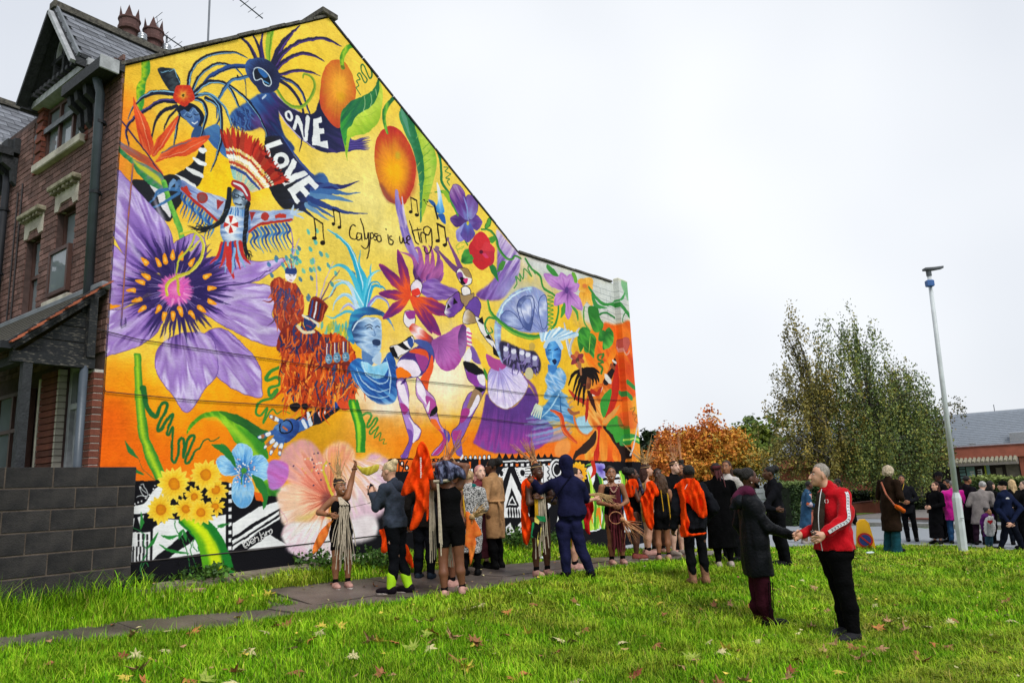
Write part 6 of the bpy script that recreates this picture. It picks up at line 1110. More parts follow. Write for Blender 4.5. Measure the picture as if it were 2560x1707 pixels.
for a, b_, z0, z1, c in [(2403, 2417, 1.2, 1.84, 'pane_s'), (2420, 2441, 1.1, 1.84, 'pane'), (2448, 2459, 1.42, 1.72, 'notice'), (2466, 2470, 1.05, 1.9, 'strip'), (2471, 2479, 1.05, 1.9, 'pane'), (2494, 2510, 1.2, 1.75, 'pane2'), (2520, 2554, 1.1, 1.95, 'pane2')]:
 mm = {'pane': mat('teal window glass', '7aa0a0', .15, .2, 3, .05), 'pane_s': mat('teal window glass', '7aa0a0', .15), 'notice': mat('white notice', 'd8dad8', .7, .05), 'strip': mat('lime door stripe', 'a8b82c', .6, .1), 'pane2': mat('beige window blind', '6d665a', .5, .15)}[c]
 w = MB().box(TX(a), TX(b_), -.05, -.024, z0 - .1, z1 - .02).build('window' if 'pane' in c else c, mm, bd)
 if c == 'pane_s': [MB().box(TX(a) - .01, TX(b_) + .01, -.07, -.052, z0 + .02 + i * .16, z0 + .06 + i * .16).build('glazing_bar', M_DKW, w) for i in range(4)]
 if a in (2420, 2448):
  for i in range(5): MB().box(TX(b_) - .22 + (.02 if i % 2 else 0), TX(b_) - .04, -.058, -.052, z0 + .05 + i * .1, z0 + .11 + i * .1).build('notice_lettering', M_DKW if c == 'notice' else _mc['white notice'], w)
b = MB(); b.prism([(XC0 - .1, -.2, 2.2), (XC0 - .1, -1.0, 1.96), (XC0 - .1, -1.0, 1.86), (XC0 - .1, -.2, 1.86)], (XC1 - XC0 + .1, 0, 0)); b.build('canopy', mat('grey canopy board', '77726c', .8, .1), bd)
for i in range(15):
 for r in range(2):
  x = XC0 + (i + .5) * (XC1 - XC0) / 15; a_ = np.array([x, -.12 - r * .42, 2.26 - r * .125]); MB().tube([a_, a_ + np.array([0, -.46, -.135])], .075, 6).build('canopy_tile', mat('lichen canopy tile', '8c8876', .9, .15), bd)
b = MB(); b.prism([(bx(1940), .0, 2.74), (25, .0, 2.74), (25, 6, 4.65), (bx(1940), 6, 4.65)], (0, 0, -.1)); b.build('roof', M_ROOFM, bd)
for i in range(19):
 f = (i + .5) / 19; MB().box(bx(1940), 25, 6 * f - .05, 6 * f + .05, 2.74 + 1.91 * f, 2.74 + 1.91 * f + .07).build('roof_rib', M_ROOFM, bd)
MB().box(bx(1940) - .05, 25, 5.85, 6.3, 4.6, 4.75).build('ridge', M_ROOFM, bd); MB().box(bx(1938), bx(1938) + .12, -.02, 6, 2.7, 2.78).build('verge', mat('pale verge trim', 'c2c8cc', .6), bd).rotation_euler = (math.atan(1.91 / 6), 0, 0)
MB().box(bx(2540), bx(2540) + 2.0, .3, 1.2, 2.85, 3.35, 0, .04).build('roof_unit', M_STEEL, bd); MB().box(bx(2435), bx(2452), .2, .6, 2.78, 2.96, 0, .03).build('roof_vent', M_STEEL, bd); MB().tube([(bx(2478), 5.9, 4.7), (bx(2478), 5.9, 5.1)], .02, 5).build('roof_flue', M_LAMPD, bd)
# low walls
def ground_box(name, label, pts_, h, w, m, cat='wall'):
 o = empty(name, (0, 0, 0), 0, label, cat)
 for a, c in zip(pts_[:-1], pts_[1:]):
  za, zc_ = float(road_z(a[0], a[1])), float(road_z(c[0], c[1])); MB().beam((a[0], a[1], za + h / 2), (c[0], c[1], zc_ + h / 2), w, h).build('wall_run', m, o); MB().beam((a[0], a[1], za + h + .03), (c[0], c[1], zc_ + h + .03), w + .06, .05).build('wall_coping', M_TERRAD, o)
 return o
q = lambda x, y, d: at(x, y, d)[:2]
ground_box('garden_wall', 'low terracotta wall stepping along the paved drive behind the brown coat', [q(2040, 1260, 33), q(2130, 1250, 35), q(2215, 1240, 37)], .55, .25, M_TERRA)
ground_box('planter_wall', 'short terracotta wall end beside the hedge and the denim coat', [q(1985, 1275, 31), q(2030, 1275, 31)], .55, .3, M_TERRA)
ground_box('brick_edging', 'low stone edging of the grass verge behind the lanyard', [q(2270, 1300, 28.5), q(2340, 1300, 27.5)], .2, .25, M_KERB, 'edging')
# leaves of trees and hedges, as real small faces
def leafmesh(C, size, cols, seed=0, droop=.0, asp=1.5):
 r = np.random.RandomState(seed); n = len(C); a = r.randn(n, 3); a[:, 2] -= droop * 2; a /= np.linalg.norm(a, axis=1)[:, None]; b = np.cross(a, r.randn(n, 3)); b /= np.linalg.norm(b, axis=1)[:, None] + 1e-9
 s = size * (.6 + .8 * r.rand(n))[:, None]; V = np.stack([C - a * s * asp * .5, C + b * s * .5, C + a * s * asp * .5, C - b * s * .5], 1).reshape(-1, 3)
 me = npmesh('leaves', V, np.arange(4 * n).reshape(n, 4)); vcol(me, np.repeat(cols, 4, 0)); return me
M_LEAF = mat('leaf', (1, 1, 1), .55, .12, 3, 0, attr='tint', spec=.25); M_LEAF.node_tree.nodes['Principled BSDF'].inputs['Transmission Weight'].default_value = 0
M_BARK = mat('grey bark', '4a443e', .9, .3, 6, .8, 20); M_BIRCH = mat('birch bark', '4c4842', .8, 0, 5, .4, c2='8a857c', stretch=(1, 1, 4), mixpos=(.5, .7))
def lins(cs): return np.array([lin(c) for c in cs])
def tree(name, label, base, trunk_h, r0, blobs, nl, size, cols, seed, bark=M_BARK, droop=0.0, group=None, nlimb=34, colfn=None):
 """blobs: (x, y, z, rx, rz) relative to the base"""
 r = np.random.RandomState(seed); t = empty(name, base, 0, label, 'tree', group); b = MB(); blobs = np.array(blobs, float); top = blobs[:, 2].max()
 tp = [np.array([0, 0, -.3]), np.array([.03, 0, trunk_h * .5]), np.array([0, .05, trunk_h])]; b.tube(tp, (r0 * 1.25, r0, r0 * .85), 9)
 w = blobs[:, 3] ** 2 * blobs[:, 4]; pick = r.choice(len(blobs), nlimb, p=w / w.sum()); ends = []
 for i in pick:
  x, y, z, rx, rz = blobs[i]; d = r.randn(3); d /= np.linalg.norm(d); e = np.array([x, y, z]) + d * np.array([rx, rx, rz]) * .74; z0 = min(trunk_h * (.7 + .3 * r.rand()), e[2] * .8); s0 = np.array([0, 0, z0]); m = (s0 + e) / 2 + np.array([0, 0, .15 * np.linalg.norm(e - s0)]) + r.randn(3) * .1
  m2 = (s0 + m) / 2 + r.randn(3) * .06; b.tube([s0, m2, m, e], (r0 * .5, r0 * .36, r0 * .22, .012), 5, caps=False); ends += [m, (m + e) / 2, e]
  for k_ in range(3):
   e2 = m + (e - m) * r.rand() + r.randn(3) * rx * .35; b.tube([m + (e - m) * .2 * k_, e2], (r0 * .12, .008), 4, caps=False); ends.append(e2)
 b.build('trunk', bark, t, True)
 # leaf clumps round twig ends and through the crown, with gaps between clumps
 ncl = max(60, nl // 75); ci = r.choice(len(blobs), ncl, p=w / w.sum()); d = r.randn(ncl, 3); d /= np.linalg.norm(d, axis=1)[:, None]; rad = (.45 + .65 * r.rand(ncl) ** .5)[:, None]
 cc = blobs[ci, :3] + d * rad * np.c_[blobs[ci, 3], blobs[ci, 3], blobs[ci, 4]]; cc = np.vstack([cc[:len(cc) * 2 // 3], np.array(ends)]); per = nl // len(cc) + 1
 k_ = np.repeat(np.arange(len(cc)), per); sp = .10 + .07 * blobs[:, 3].mean(); P = cc[k_] + r.randn(len(k_), 3) * sp
 if droop: P[:, 2] -= r.rand(len(k_)) ** 1.3 * droop * 1.6; P[:, :2] = cc[k_][:, :2] + r.randn(len(k_), 2) * sp * .55
 P = P[P[:, 2] > .5]; k_ = k_[:len(P)] if len(k_) > len(P) else k_
 base_c = lins(cols); g_ = colfn(cc, r) if colfn else r.rand(len(cc)); idx = np.clip(g_[k_] + r.randn(len(P)) * .13, 0, .999) * (len(base_c) - 1); i0 = idx.astype(int); f = (idx - i0)[:, None]
 col = base_c[i0] * (1 - f) + base_c[np.minimum(i0 + 1, len(base_c) - 1)] * f; col = col * (.75 + .5 * r.rand(len(P), 1))
 link('crown', leafmesh(P, size, col, seed, droop), t, [M_LEAF]); return t
zt = lambda x, y: float(road_z(x, y))
tree('maple_tree', 'round autumn tree with orange and yellow leaves beyond the parked cars', (10.0, 40, zt(10, 40)), 1.9, .17, [(-1.9, 0, 2.9, 1.5, 1.0), (-1.0, .3, 3.6, 1.4, .9), (.4, 0, 3.9, 1.5, .9), (1.6, 0, 3.1, 1.5, 1.0), (.6, -.4, 2.7, 1.6, .9), (-.4, -.5, 2.4, 1.4, .6), (2.2, 0, 2.3, 1.1, .6), (-2.5, 0, 2.3, 1.0, .6)], 36000, .11, ['b8642a', 'cc7a2e', 'da9238', 'd49c38', 'b8983c', '949040'], 3, group=None, nlimb=46,
  colfn=lambda c, r: np.clip(.45 + .12 * c[:, 0] - .16 * (c[:, 2] - 3.4) + .2 * r.randn(len(c)), 0, 1))
tree('birch_tree', 'tall thin birch with sparse browning leaves left of the drooping birch', (13.9, 34, zt(13.9, 34)), 4.2, .13, [(-.9, 0, 8.8, .55, 1.6), (-.2, 0, 8.2, .7, 1.5), (-.9, 0, 6.6, 1.0, 1.3), (.3, 0, 6.3, .8, 1.3), (-.8, 0, 4.9, 1.5, .9), (-1.7, 0, 4.0, .8, .6), (-1.2, 0, 3.2, 1.5, .7), (-2.3, 0, 4.1, .8, .4), (-2.4, 0, 2.9, .9, .4), (-1.9, 0, 5.5, .7, .5), (-1.6, 0, 7.0, .5, .6), (1.2, 0, 5.6, .9, 1.1), (1.3, 0, 4.0, 1.0, 1.0), (.6, 0, 7.3, .6, .9), (.3, -.2, 4.2, 1.1, 1.2), (.2, 0, 2.6, 1.3, .7)], 19000, .07, ['4c5230', '646434', '7a7036', '8c803c', '747034', '9a8638'], 5, M_BIRCH, .5, nlimb=50)
tree('weeping_birch_tree', 'large green weeping birch with hanging branches left of the lamp post', (16.5, 34.4, zt(16.5, 34.4)), 4.5, .17, [(-.6, 0, 9.4, .5, 1.0), (-1.2, 0, 8.2, 1.0, 1.2), (.2, 0, 8.0, 1.1, 1.3), (-.8, 0, 6.6, 1.4, 1.3), (.6, 0, 6.2, 1.2, 1.2), (1.4, 0, 5.3, 1.3, 1.1), (-1.3, 0, 4.6, 1.3, 1.2), (.3, -.3, 4.4, 1.6, 1.2), (1.5, 0, 3.4, 1.5, .9), (-.7, -.4, 2.9, 1.6, .8), (.8, 0, 2.3, 1.5, .6), (2.3, 0, 3.5, 1.0, .8), (2.2, 0, 5.0, 1.0, .8), (2.0, 0, 6.4, .8, .6), (1.3, 0, 7.0, .7, .6), (-1.9, 0, 6.0, .9, 1.1), (-1.8, 0, 7.3, .6, .7), (2.7, 0, 5.7, .7, .5), (2.9, 0, 4.4, .8, .6)], 44000, .066, ['465832', '56683c', '66783e', '788842', '94903e', '5c703c'], 6, M_BIRCH, .9, nlimb=60)
tree('birch_tree', 'thin dark birch leaning out to the right behind the lamp post', (18.6, 35.2, zt(18.6, 35.2)), 3.0, .09, [(.2, 0, 5.0, .9, .8), (1.2, 0, 4.4, .8, .5), (2.0, 0, 4.9, .6, .4), (.4, 0, 3.2, 1.1, .8), (1.3, 0, 3.2, .7, .5), (-.4, 0, 6.2, .8, .7)], 9000, .065, ['444a2c', '585a36', '68643a', '786640'], 8, M_BIRCH, .4, nlimb=30)
for i, (px, py, d, w_, cs, lab) in enumerate([(1600, 1055, 62, 2.6, ['1e2c16', '26381a', '324420'], 'dark green tree showing just past the right end of the mural'), (1900, 1040, 70, 5.0, ['4a6024', '5c7028', '74802c', '3e5424'], 'pale green tree behind the white van and the orange tree'), (1840, 1065, 75, 4.0, ['3c5024', '4c6028', '5c6a2c'], 'green tree behind the right side of the orange tree'), (1945, 1095, 66, 2.2, ['56702c', '6a7c30', '848838'], 'small yellow green tree left of the metal roof'), (1690, 1110, 68, 5, ['24341a', '304220', '40502a'], 'dark green tree half hidden behind the orange tree')]):
 T_ = at(px, py, d); bz = zt(T_[0], T_[1]); h = T_[2] - bz; tree('background_tree', lab, (T_[0], T_[1], bz), h * .4, .2, [(0, 0, h * .62, w_ * .7, h * .34), (w_ * .5, 0, h * .5, w_ * .55, h * .25), (-w_ * .5, .2, h * .48, w_ * .55, h * .25)], 7000, .3, cs, 20 + i, nlimb=16, group='trees beyond the car park')
tree('street_tree', 'broad street tree across the front road, seen as a reflection in the sash windows', (-17.5, 13.5, .6), 3.0, .25, [(0, 0, 6, 2.6, 2.0), (-1.5, 1, 5, 2.0, 1.6), (1.2, -1.5, 5.2, 2.0, 1.6), (0, 0, 8, 1.8, 1.4)], 9000, .26, ['2c3c1c', '3a4c24', '4a5a2a'], 77, nlimb=30)
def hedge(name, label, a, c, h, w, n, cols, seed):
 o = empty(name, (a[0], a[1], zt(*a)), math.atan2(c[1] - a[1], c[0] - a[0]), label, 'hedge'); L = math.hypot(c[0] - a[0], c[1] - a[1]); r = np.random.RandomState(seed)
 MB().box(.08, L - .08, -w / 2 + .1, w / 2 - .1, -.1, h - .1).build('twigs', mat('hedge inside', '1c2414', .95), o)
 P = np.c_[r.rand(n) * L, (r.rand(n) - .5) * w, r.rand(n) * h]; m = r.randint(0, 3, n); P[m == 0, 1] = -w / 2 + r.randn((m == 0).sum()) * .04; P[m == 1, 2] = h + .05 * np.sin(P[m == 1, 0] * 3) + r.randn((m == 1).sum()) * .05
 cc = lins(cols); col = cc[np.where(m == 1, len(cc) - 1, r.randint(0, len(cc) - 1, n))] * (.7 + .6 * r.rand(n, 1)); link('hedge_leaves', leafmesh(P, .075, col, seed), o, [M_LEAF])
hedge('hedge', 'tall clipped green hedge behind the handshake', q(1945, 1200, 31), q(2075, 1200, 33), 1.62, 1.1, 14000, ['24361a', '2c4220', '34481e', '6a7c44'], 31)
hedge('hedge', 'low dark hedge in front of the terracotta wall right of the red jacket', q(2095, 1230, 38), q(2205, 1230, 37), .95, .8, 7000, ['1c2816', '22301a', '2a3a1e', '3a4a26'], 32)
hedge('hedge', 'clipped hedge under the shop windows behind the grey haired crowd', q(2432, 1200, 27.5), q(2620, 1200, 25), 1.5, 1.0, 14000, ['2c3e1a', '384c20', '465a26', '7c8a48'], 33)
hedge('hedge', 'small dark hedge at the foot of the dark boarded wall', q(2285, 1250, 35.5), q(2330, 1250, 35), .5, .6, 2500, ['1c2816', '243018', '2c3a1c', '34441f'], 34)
# fence, van, parked cars
fn = empty('panel_fence', (0, 0, 0), 0, 'pale weathered board fence behind the headdresses', 'fence'); M_FEN = mat('pale weathered boards', '98978f', .9, .18, 4, .3, stretch=(1, 1, 6))
a, c = at(1585, 1190, 46), at(1735, 1190, 46); n = 34
for i in range(n): P = a + (c - a) * i / n; z = zt(P[0], P[1]); MB().box(P[0], P[0] + (c - a)[0] / n * .93, P[1], P[1] + .04, z, z + 2.55 + RNG.uniform(-.03, .03)).build('fence_board', M_FEN, fn)
def car(name, label, px, d, rot, paint, group='cars parked beyond the crowd'):
 T_ = at(px, 1200, d); o = empty(name, (T_[0], T_[1], zt(T_[0], T_[1])), rot, label, 'car', group); cm = mat(label + ' paint', paint, .25, .05, 3, 0, spec=.6); pr = [(-2.1, .35), (-2.1, .8), (-1.95, 1.0), (-1.5, 1.05), (-.9, 1.48), (.5, 1.5), (1.2, 1.02), (1.95, .9), (2.1, .6), (2.1, .35)]
 MB().prism([(x, -.85, z) for x, z in pr], (0, 1.7, 0)).build('body', cm, o)
 for s in (-1, 1): MB().prism([(-1.35, s * .855, 1.05), (-.85, s * .855, 1.42), (.42, s * .855, 1.43), (1.0, s * .855, 1.05)], (0, s * .01, 0)).build('side_window', M_GLASS, o)
 MB().prism([(1.22, -.75, 1.03), (1.22, .75, 1.03), (.55, .7, 1.48), (.55, -.7, 1.48)], (.02, 0, .02)).build('windscreen', M_GLASS, o); MB().prism([(-1.52, -.75, 1.07), (-1.52, .75, 1.07), (-.95, .7, 1.46), (-.95, -.7, 1.46)], (-.02, 0, .02)).build('rear_window', M_GLASS, o)
 for x in (-1.3, 1.3):
  for s in (-1, 1): w = MB().tube([(x, s * .7, .32), (x, s * .88, .32)], .32, 14).build('wheel', mat('tyre', '151516', .9), o); MB().tube([(x, s * .88, .32), (x, s * .89, .32)], .2, 10).build('rim', M_STEEL, w)
 for s in (-1, 1): MB().box(2.08, 2.12, s * .6 - .2, s * .6 + .2, .62, .78, 0, .01).build('headlight', mat('lamp glass', 'd8dcde', .1), o); MB().box(-2.12, -2.08, s * .65 - .15, s * .65 + .15, .65, .9, 0, .01).build('tail_light', mat('red lamp', '8c1c18', .3), o)
car('parked_car', 'silver car parked between the costumed heads', 1668, 34, .5, '9aa2a8'); car('parked_car', 'dark grey car parked beside the orange tree trunk', 1752, 33, -.4, '4c555c'); car('parked_car', 'white car parked furthest right behind the black coat', 1795, 37, .1, 'b9c0c4')
T_ = at(1893, 1178, 48); vn = empty('box_van', (T_[0], T_[1], zt(T_[0], T_[1])), -.25, 'white box van with a pale blue panel parked by the terracotta building', 'van')
MB().box(-1.9, 1.5, -1.0, 1.0, .5, 2.75, 0, .05).build('cargo_box', mat('white van side', 'b4bcc2', .5, .06), vn); MB().box(.2, 1.45, -1.03, -1.002, 1.75, 2.55).build('side_panel', mat('pale blue panel', '7fa6c4', .5, .2, 3), vn); MB().prism([(1.5, -.95, .5), (1.5, -.95, 2.0), (1.9, -.95, 1.95), (2.5, -.95, 1.3), (2.9, -.95, 1.15), (2.9, -.95, .5)], (0, 1.9, 0)).build('cab', _mc['white van side'], vn)
for x in (-1.1, 2.1):
 for s in (-1, 1): MB().tube([(x, s * .75, .38), (x, s * .98, .38)], .38, 12).build('wheel', mat('tyre', '151516', .9), vn)
for i in range(5): MB().box(-1.85, .15, -1.02, -1.0, .9 + i * .35, .93 + i * .35).build('side_rib', M_STEEL, vn)

# ================================================================ turf, leaves and weeds
def blades(n, r, d0, d1, h, w, seed):
 R = np.random.RandomState(seed); pts_ = []
 while sum(len(p_) for p_ in pts_) < n:
  m = n * 2; y = np.sqrt(R.rand(m) * (d1 ** 2 - d0 ** 2) + d0 ** 2); x = y * (R.rand(m) * 1.56 - .76)
  u, s = to_us(x, y); k_ = inpoly(x, y, GB) & (s > .06) & ~on_path(x, y, -.05 - .05 * np.sin(u * 5.1) * np.sin(u * 13 + s * 9)); wn = (np.sin(u * 7) * .05); k_ &= (s > .25 + wn) | (u < .2) | (u > 3); pts_.append(np.c_[x, y][k_])
 P = np.vstack(pts_)[:n]; x, y = P.T; z = ground_z(x, y); u, s = to_us(x, y)
 n1 = .5 + .5 * np.sin(x * 1.7 + 2 * np.sin(y * 1.3)) * np.sin(y * 2.1 + 1.5 * np.sin(x * .9)); n2 = .5 + .5 * np.sin(x * 5.3 + 3 * np.sin(y * 4.1)) * np.sin(y * 6.1 + 2 * np.sin(x * 3.7))
 dry = np.clip((n1 * .6 + n2 * .4 - .38) * 2.4, 0, 1) * (R.rand(n) * .7 + .3) * np.clip(u - 1, 0, 1); tall = 1 + 1.2 * np.exp(-((s - .5) / .5) ** 2) * (R.rand(n) < .5) + 1.6 * (n2 > .86) * R.rand(n) + 1.1 * (R.rand(n) < .07) + (3.6 * (s < .55) + 1.2) * ((s < .9) & (u < .45)) * R.rand(n) ** 2
 hh = h * (.45 + .75 * R.rand(n)) * tall; a = R.rand(n) * 6.283; ln = (.25 + .9 * R.rand(n)) * hh + dry * hh * .7; dx, dy = np.cos(a), np.sin(a); ww = w * (.6 + .8 * R.rand(n)); wx, wy = -dy * ww, dx * ww
 V = np.empty((n, 5, 3)); V[:, 0] = np.c_[x - wx, y - wy, z - .01]; V[:, 1] = np.c_[x + wx, y + wy, z - .01]; mx, my, mz = x + dx * ln * .3, y + dy * ln * .3, z + hh * .62
 V[:, 2] = np.c_[mx + wx * .8, my + wy * .8, mz]; V[:, 3] = np.c_[mx - wx * .8, my - wy * .8, mz]; V[:, 4] = np.c_[x + dx * ln, y + dy * ln, z + hh * (1 - .35 * dry)]
 b = np.arange(n)[:, None] * 5; F = np.concatenate([b + [0, 1, 2], b + [0, 2, 3], b + [3, 2, 4]], 0)
 cg = lins(['4a7c08', '649612', '80aa1c', '9cb830']); cd = lins(['949c28', 'a8a640', '7e9226']); q_ = np.clip(R.rand(n) * .7 + n2 * .3, 0, .999); col = cg[(q_ * 4).astype(int)] * (1 - dry[:, None]) + cd[R.randint(0, 3, n)] * dry[:, None]; col *= (.85 + .6 * R.rand(n, 1)) * (.62 + .62 * (.5 + .5 * np.sin(x * 2.9 + 2 * np.sin(y * 2.3)) * np.sin(y * 3.3 + np.sin(x * 4.7))))[:, None]; st = R.rand(n) < .03; col[st] = lin('a89c50')
 me = npmesh('turf', V.reshape(-1, 3), F); vcol(me, np.repeat(col, 5, 0)); tag(link('grass', me, None, [M_GRASS]), kind='stuff')
M_GRASS = mat('grass blades', (1, 1, 1), .5, .1, 3, 0, attr='tint', spec=.05)
blades(170000, 0, 5.2, 8.2, .052, .0029, 41); blades(135000, 0, 8.2, 12.5, .05, .0043, 42); blades(65000, 0, 12.5, 20, .045, .0075, 43)
LC = {'b': ('8a5a34', 'brown'), 't': ('a47e5a', 'tan'), 'y': ('c4ae44', 'yellow'), 'c': ('bdb482', 'cream'), 'o': ('b0703a', 'orange'), 'r': ('84402a', 'red brown'), 'g': ('8c9c3c', 'yellow green'), 'd': ('4a3020', 'dark brown')}
def maple(seed):
 R = np.random.RandomState(seed); o = []
 for a, rr in [(-90, .28), (-60, .5), (-40, .75), (-22, .5), (2, 1.0), (22, .52), (38, .5), (56, .95), (74, .5), (90, 1.12)]: o.append((math.radians(a), rr * (.85 + .3 * R.rand())))
 o = [(math.pi - a if True else a, r) for a, r in o[::-1]][1:] [::-1] and ([(a, r) for a, r in o] + [(math.pi - a, r) for a, r in o[-2::-1]])
 cur, roll = R.uniform(.3, .95) * R.choice([-1, 1]), R.uniform(-.4, .4); V = [(0, 0, 0)];
 for a, r in o: x, y = r * math.cos(a), r * math.sin(a); V.append((x, y, cur * x * x + roll * y * abs(y) * .5 + .1 * R.randn() * r * .5))
 m = len(o); return V, [(0, i + 1, (i + 1) % m + 1) for i in range(m)]
LM = {}
for k_, (c_, nm) in LC.items():
 for j in range(3):
  V, F = maple(hash((ord(k_), j)) % 999); me = bpy.data.meshes.new('leaf'); me.from_pydata(V, [], F); me.materials.append(mat('fallen leaf ' + nm, c_, .7, .25, 4, .2)); LM[k_, j] = me
LV = {'A': (300, 1380, .408), 'B': (1100, 1340, .323), 'C': (1800, 1340, .323)}
LMK = [('the man in red', 2122, 1590), ('the black raincoat', 1905, 1560), ('the tan boots', 1749, 1460), ('the navy tracksuit', 1447, 1445), ('the girl in black vest', 1136, 1490), ('the blonde photographer', 1000, 1485), ('the girl in cream fringe', 855, 1471), ('the brown coat', 2234, 1381), ('the concrete block wall', 200, 1480), ('the path edge', 520, 1580), ('the lamp post', 2405, 1362)]
LEAVES = 'A85,495t A440,480o A700,510c A900,475c A945,450b A1020,440b A1240,440y A1225,480c A1345,440y A1160,525o A1060,570d A1100,540g A1430,625c A1540,535t A1590,540y A1690,540o A1790,575g A1900,535t A1890,575c A1695,410b A1830,410t A1905,412t A1885,490g A1922,485o A2040,510t A2180,540b A2205,315c A2060,645b A2120,690y A1600,735b A760,600y A800,595c A60,640c A20,630r A100,625c A285,590c A125,705t A40,750y A145,780o A420,765o A520,765g A705,725b A1070,715b A715,795c A910,255y A1145,312y A720,372y A1560,188b A1605,120t A730,300b B520,575o B730,510b B1045,500b B320,525c B495,745b B275,810b B680,745y B890,775c B930,785c B1045,745g B1110,710b B1415,805c B1015,795t B905,875b B130,940b B205,1000y B560,1080o B615,1050o B1515,1060r B1690,510y B1735,600b B2120,530b B2080,800c B2170,880c B1950,935g B1660,830b B1990,1110b B2150,1130b B100,765t B2240,520t B1850,985t B960,950g B1045,1100c C735,305c C640,335c C570,380y C735,390t C430,410t C215,530o C820,560t C900,530b C720,545y C1190,525c C1230,595b C1310,650t C1220,695o C1300,690g C1425,715t C1600,685c C1505,655g C700,690t C880,755d C885,815t C1030,850b C1240,860t C800,880t C1640,810o C1775,650c C1830,640b C2210,490b C2110,880t C1770,845b C610,940r C535,1030r C520,1080t C190,1105t C1560,955b C1035,165t C1670,195b C2200,600c C920,1030y C1135,905g C50,870y C290,800c C1085,930t C2250,640c C1910,330b'
for i, tk in enumerate(LEAVES.split()):
 zx, zy, sc_ = LV[tk[0]]; x, y = tk[1:-1].split(','); k_ = tk[-1]; P = at_ground(zx + float(x) * sc_, zy + float(y) * sc_, .055); o = bpy.data.objects.new('fallen_leaf', LM[k_, i % 3]); COL.objects.link(o); P[2] = float(ground_z(P[0], P[1])) + (.045 if not on_path(P[0], P[1]) else .02)
 o.location = P; o.rotation_euler = (RNG.uniform(-.6, .6), RNG.uniform(-.6, .6), RNG.uniform(0, 6.28)); s_ = RNG.uniform(.058, .09) * (1.15 if P[1] < 7.5 else 1); o.scale = (s_, s_, s_)
 x, y = zx + float(x) * sc_, zy + float(y) * sc_; n_, lx, ly = min(LMK, key=lambda l: math.hypot(x - l[1], (y - l[2]) * 1.3)); dx, dy = x - lx, y - ly; di = math.hypot(dx, dy)
 tag(o, '%s fallen leaf %s %s %s' % (LC[k_][1], 'close' if di < 75 else 'further' if di > 150 else 'somewhat', ('in front and left of' if dx < -40 else 'in front and right of' if dx > 40 else 'in front of') if dy > 25 else 'behind' if dy < -25 and abs(dx) < 60 else 'to the left of' if dx < 0 else 'to the right of', n_), 'leaf', 'fallen autumn leaves')
# scraps of leaf too small to tell apart
R = np.random.RandomState(8); b = MB(); c_ = 0
while c_ < 520:
 y = math.sqrt(R.rand() * (18 ** 2 - 30) + 30); x = y * (R.rand() * 1.5 - .7); u, s_ = to_us(x, y)
 if s_ < .4 or not inpoly(x, y, GB): continue
 z = float(ground_z(x, y)) + (.04 if not on_path(x, y) else .02); a, q_ = R.rand() * 6.28, .012 + .022 * R.rand(); v = [(x + q_ * math.cos(a + t) * e, y + q_ * math.sin(a + t) * e, z + R.uniform(-.012, .02)) for t, e in ((0, 1.3), (1.5, .7), (3.1, 1.2), (4.6, .8))]; b.add(v, [(0, 1, 2), (0, 2, 3)], R.randint(4)); c_ += 1
tag(b.build('leaf_scraps', [_mc['fallen leaf ' + n_] for n_ in ('brown', 'tan', 'yellow', 'cream')]), kind='stuff')
# weeds along the foot of the mural
def weed(px, py, rad, h, n, seed, label, s0=.15):
 P0 = at_ground(px, py); r = np.random.RandomState(seed); o = empty('weed_clump', P0, 0, label, 'plant', 'weeds along the wall'); b = MB(); C = []
 for i in range(n):
  a = r.rand() * 6.283; q_ = rad * math.sqrt(r.rand()); bx_, by_ = q_ * math.cos(a), q_ * math.sin(a) * .6; hh = h * (.5 + .6 * r.rand()); tip = np.array([bx_ + r.randn() * .06, by_ + r.randn() * .06, hh]); b.tube([(bx_, by_, -.02), tip], .003, 3, caps=False); C += [np.array([bx_, by_, 0]) + (tip - np.array([bx_, by_, 0])) * f + r.randn(3) * .025 for f in np.linspace(.3, 1, 9)]
 b.build('stems', mat('weed stem', '4a6428', .8), o); C = np.array(C); link('leaves', leafmesh(C, .045, lins(['3a5c20', '4a7028', '2c4a1c'])[r.randint(0, 3, len(C))] * (.8 + .5 * r.rand(len(C), 1)), seed, 0, 1.3), o, [M_LEAF])
for i, (px, py, rad, h, n, lab) in enumerate([(490, 1455, .42, .2, 60, 'low dark weeds at the foot of the wall under the daisies'), (930, 1420, .5, .26, 90, 'leafy weeds behind the woman taking a photograph'), (790, 1420, .35, .22, 50, 'weeds behind the girl in the cream fringe'), (1295, 1370, .5, .35, 90, 'bushy nettles by the wall right of the beige coat'), (1375, 1360, .5, .25, 70, 'weeds by the wall behind the navy tracksuit'), (300, 1480, .35, .15, 40, 'small weeds at the foot of the block wall')]): weed(px, py, rad, h, n, 60 + i, lab)
# crumbled footing: stones and flakes of paint
R = np.random.RandomState(5); b = MB()
for i in range(420):
 u = .3 + 2.9 * R.rand(); s_ = abs(R.randn()) * .14 + .02; p_ = uv_xy(u, s_); z = float(ground_z(p_[0], p_[1])); sz = .012 + .03 * R.rand() ** 2; b.box(p_[0] - sz, p_[0] + sz * R.rand(), p_[1] - sz, p_[1] + sz * R.rand(), z - .01, z + sz * .9, 1 if R.rand() < .3 else 0)
tag(b.build('rubble', [mat('footing stones', '6b6256', .95, .3, 9, .5), mat('white paint flakes', 'c9c7c2', .8)]), kind='stuff')
b = MB(); b.prism([uv_xy(.34, .0, .76), uv_xy(3.1, .0, .76), uv_xy(3.0, .22, .74), uv_xy(.34, .42, .74)], (0, 0, .085)); tag(b.build('footing', mat('crumbling concrete footing', '7a7062', .95, .3, 14, .7)), kind='structure')

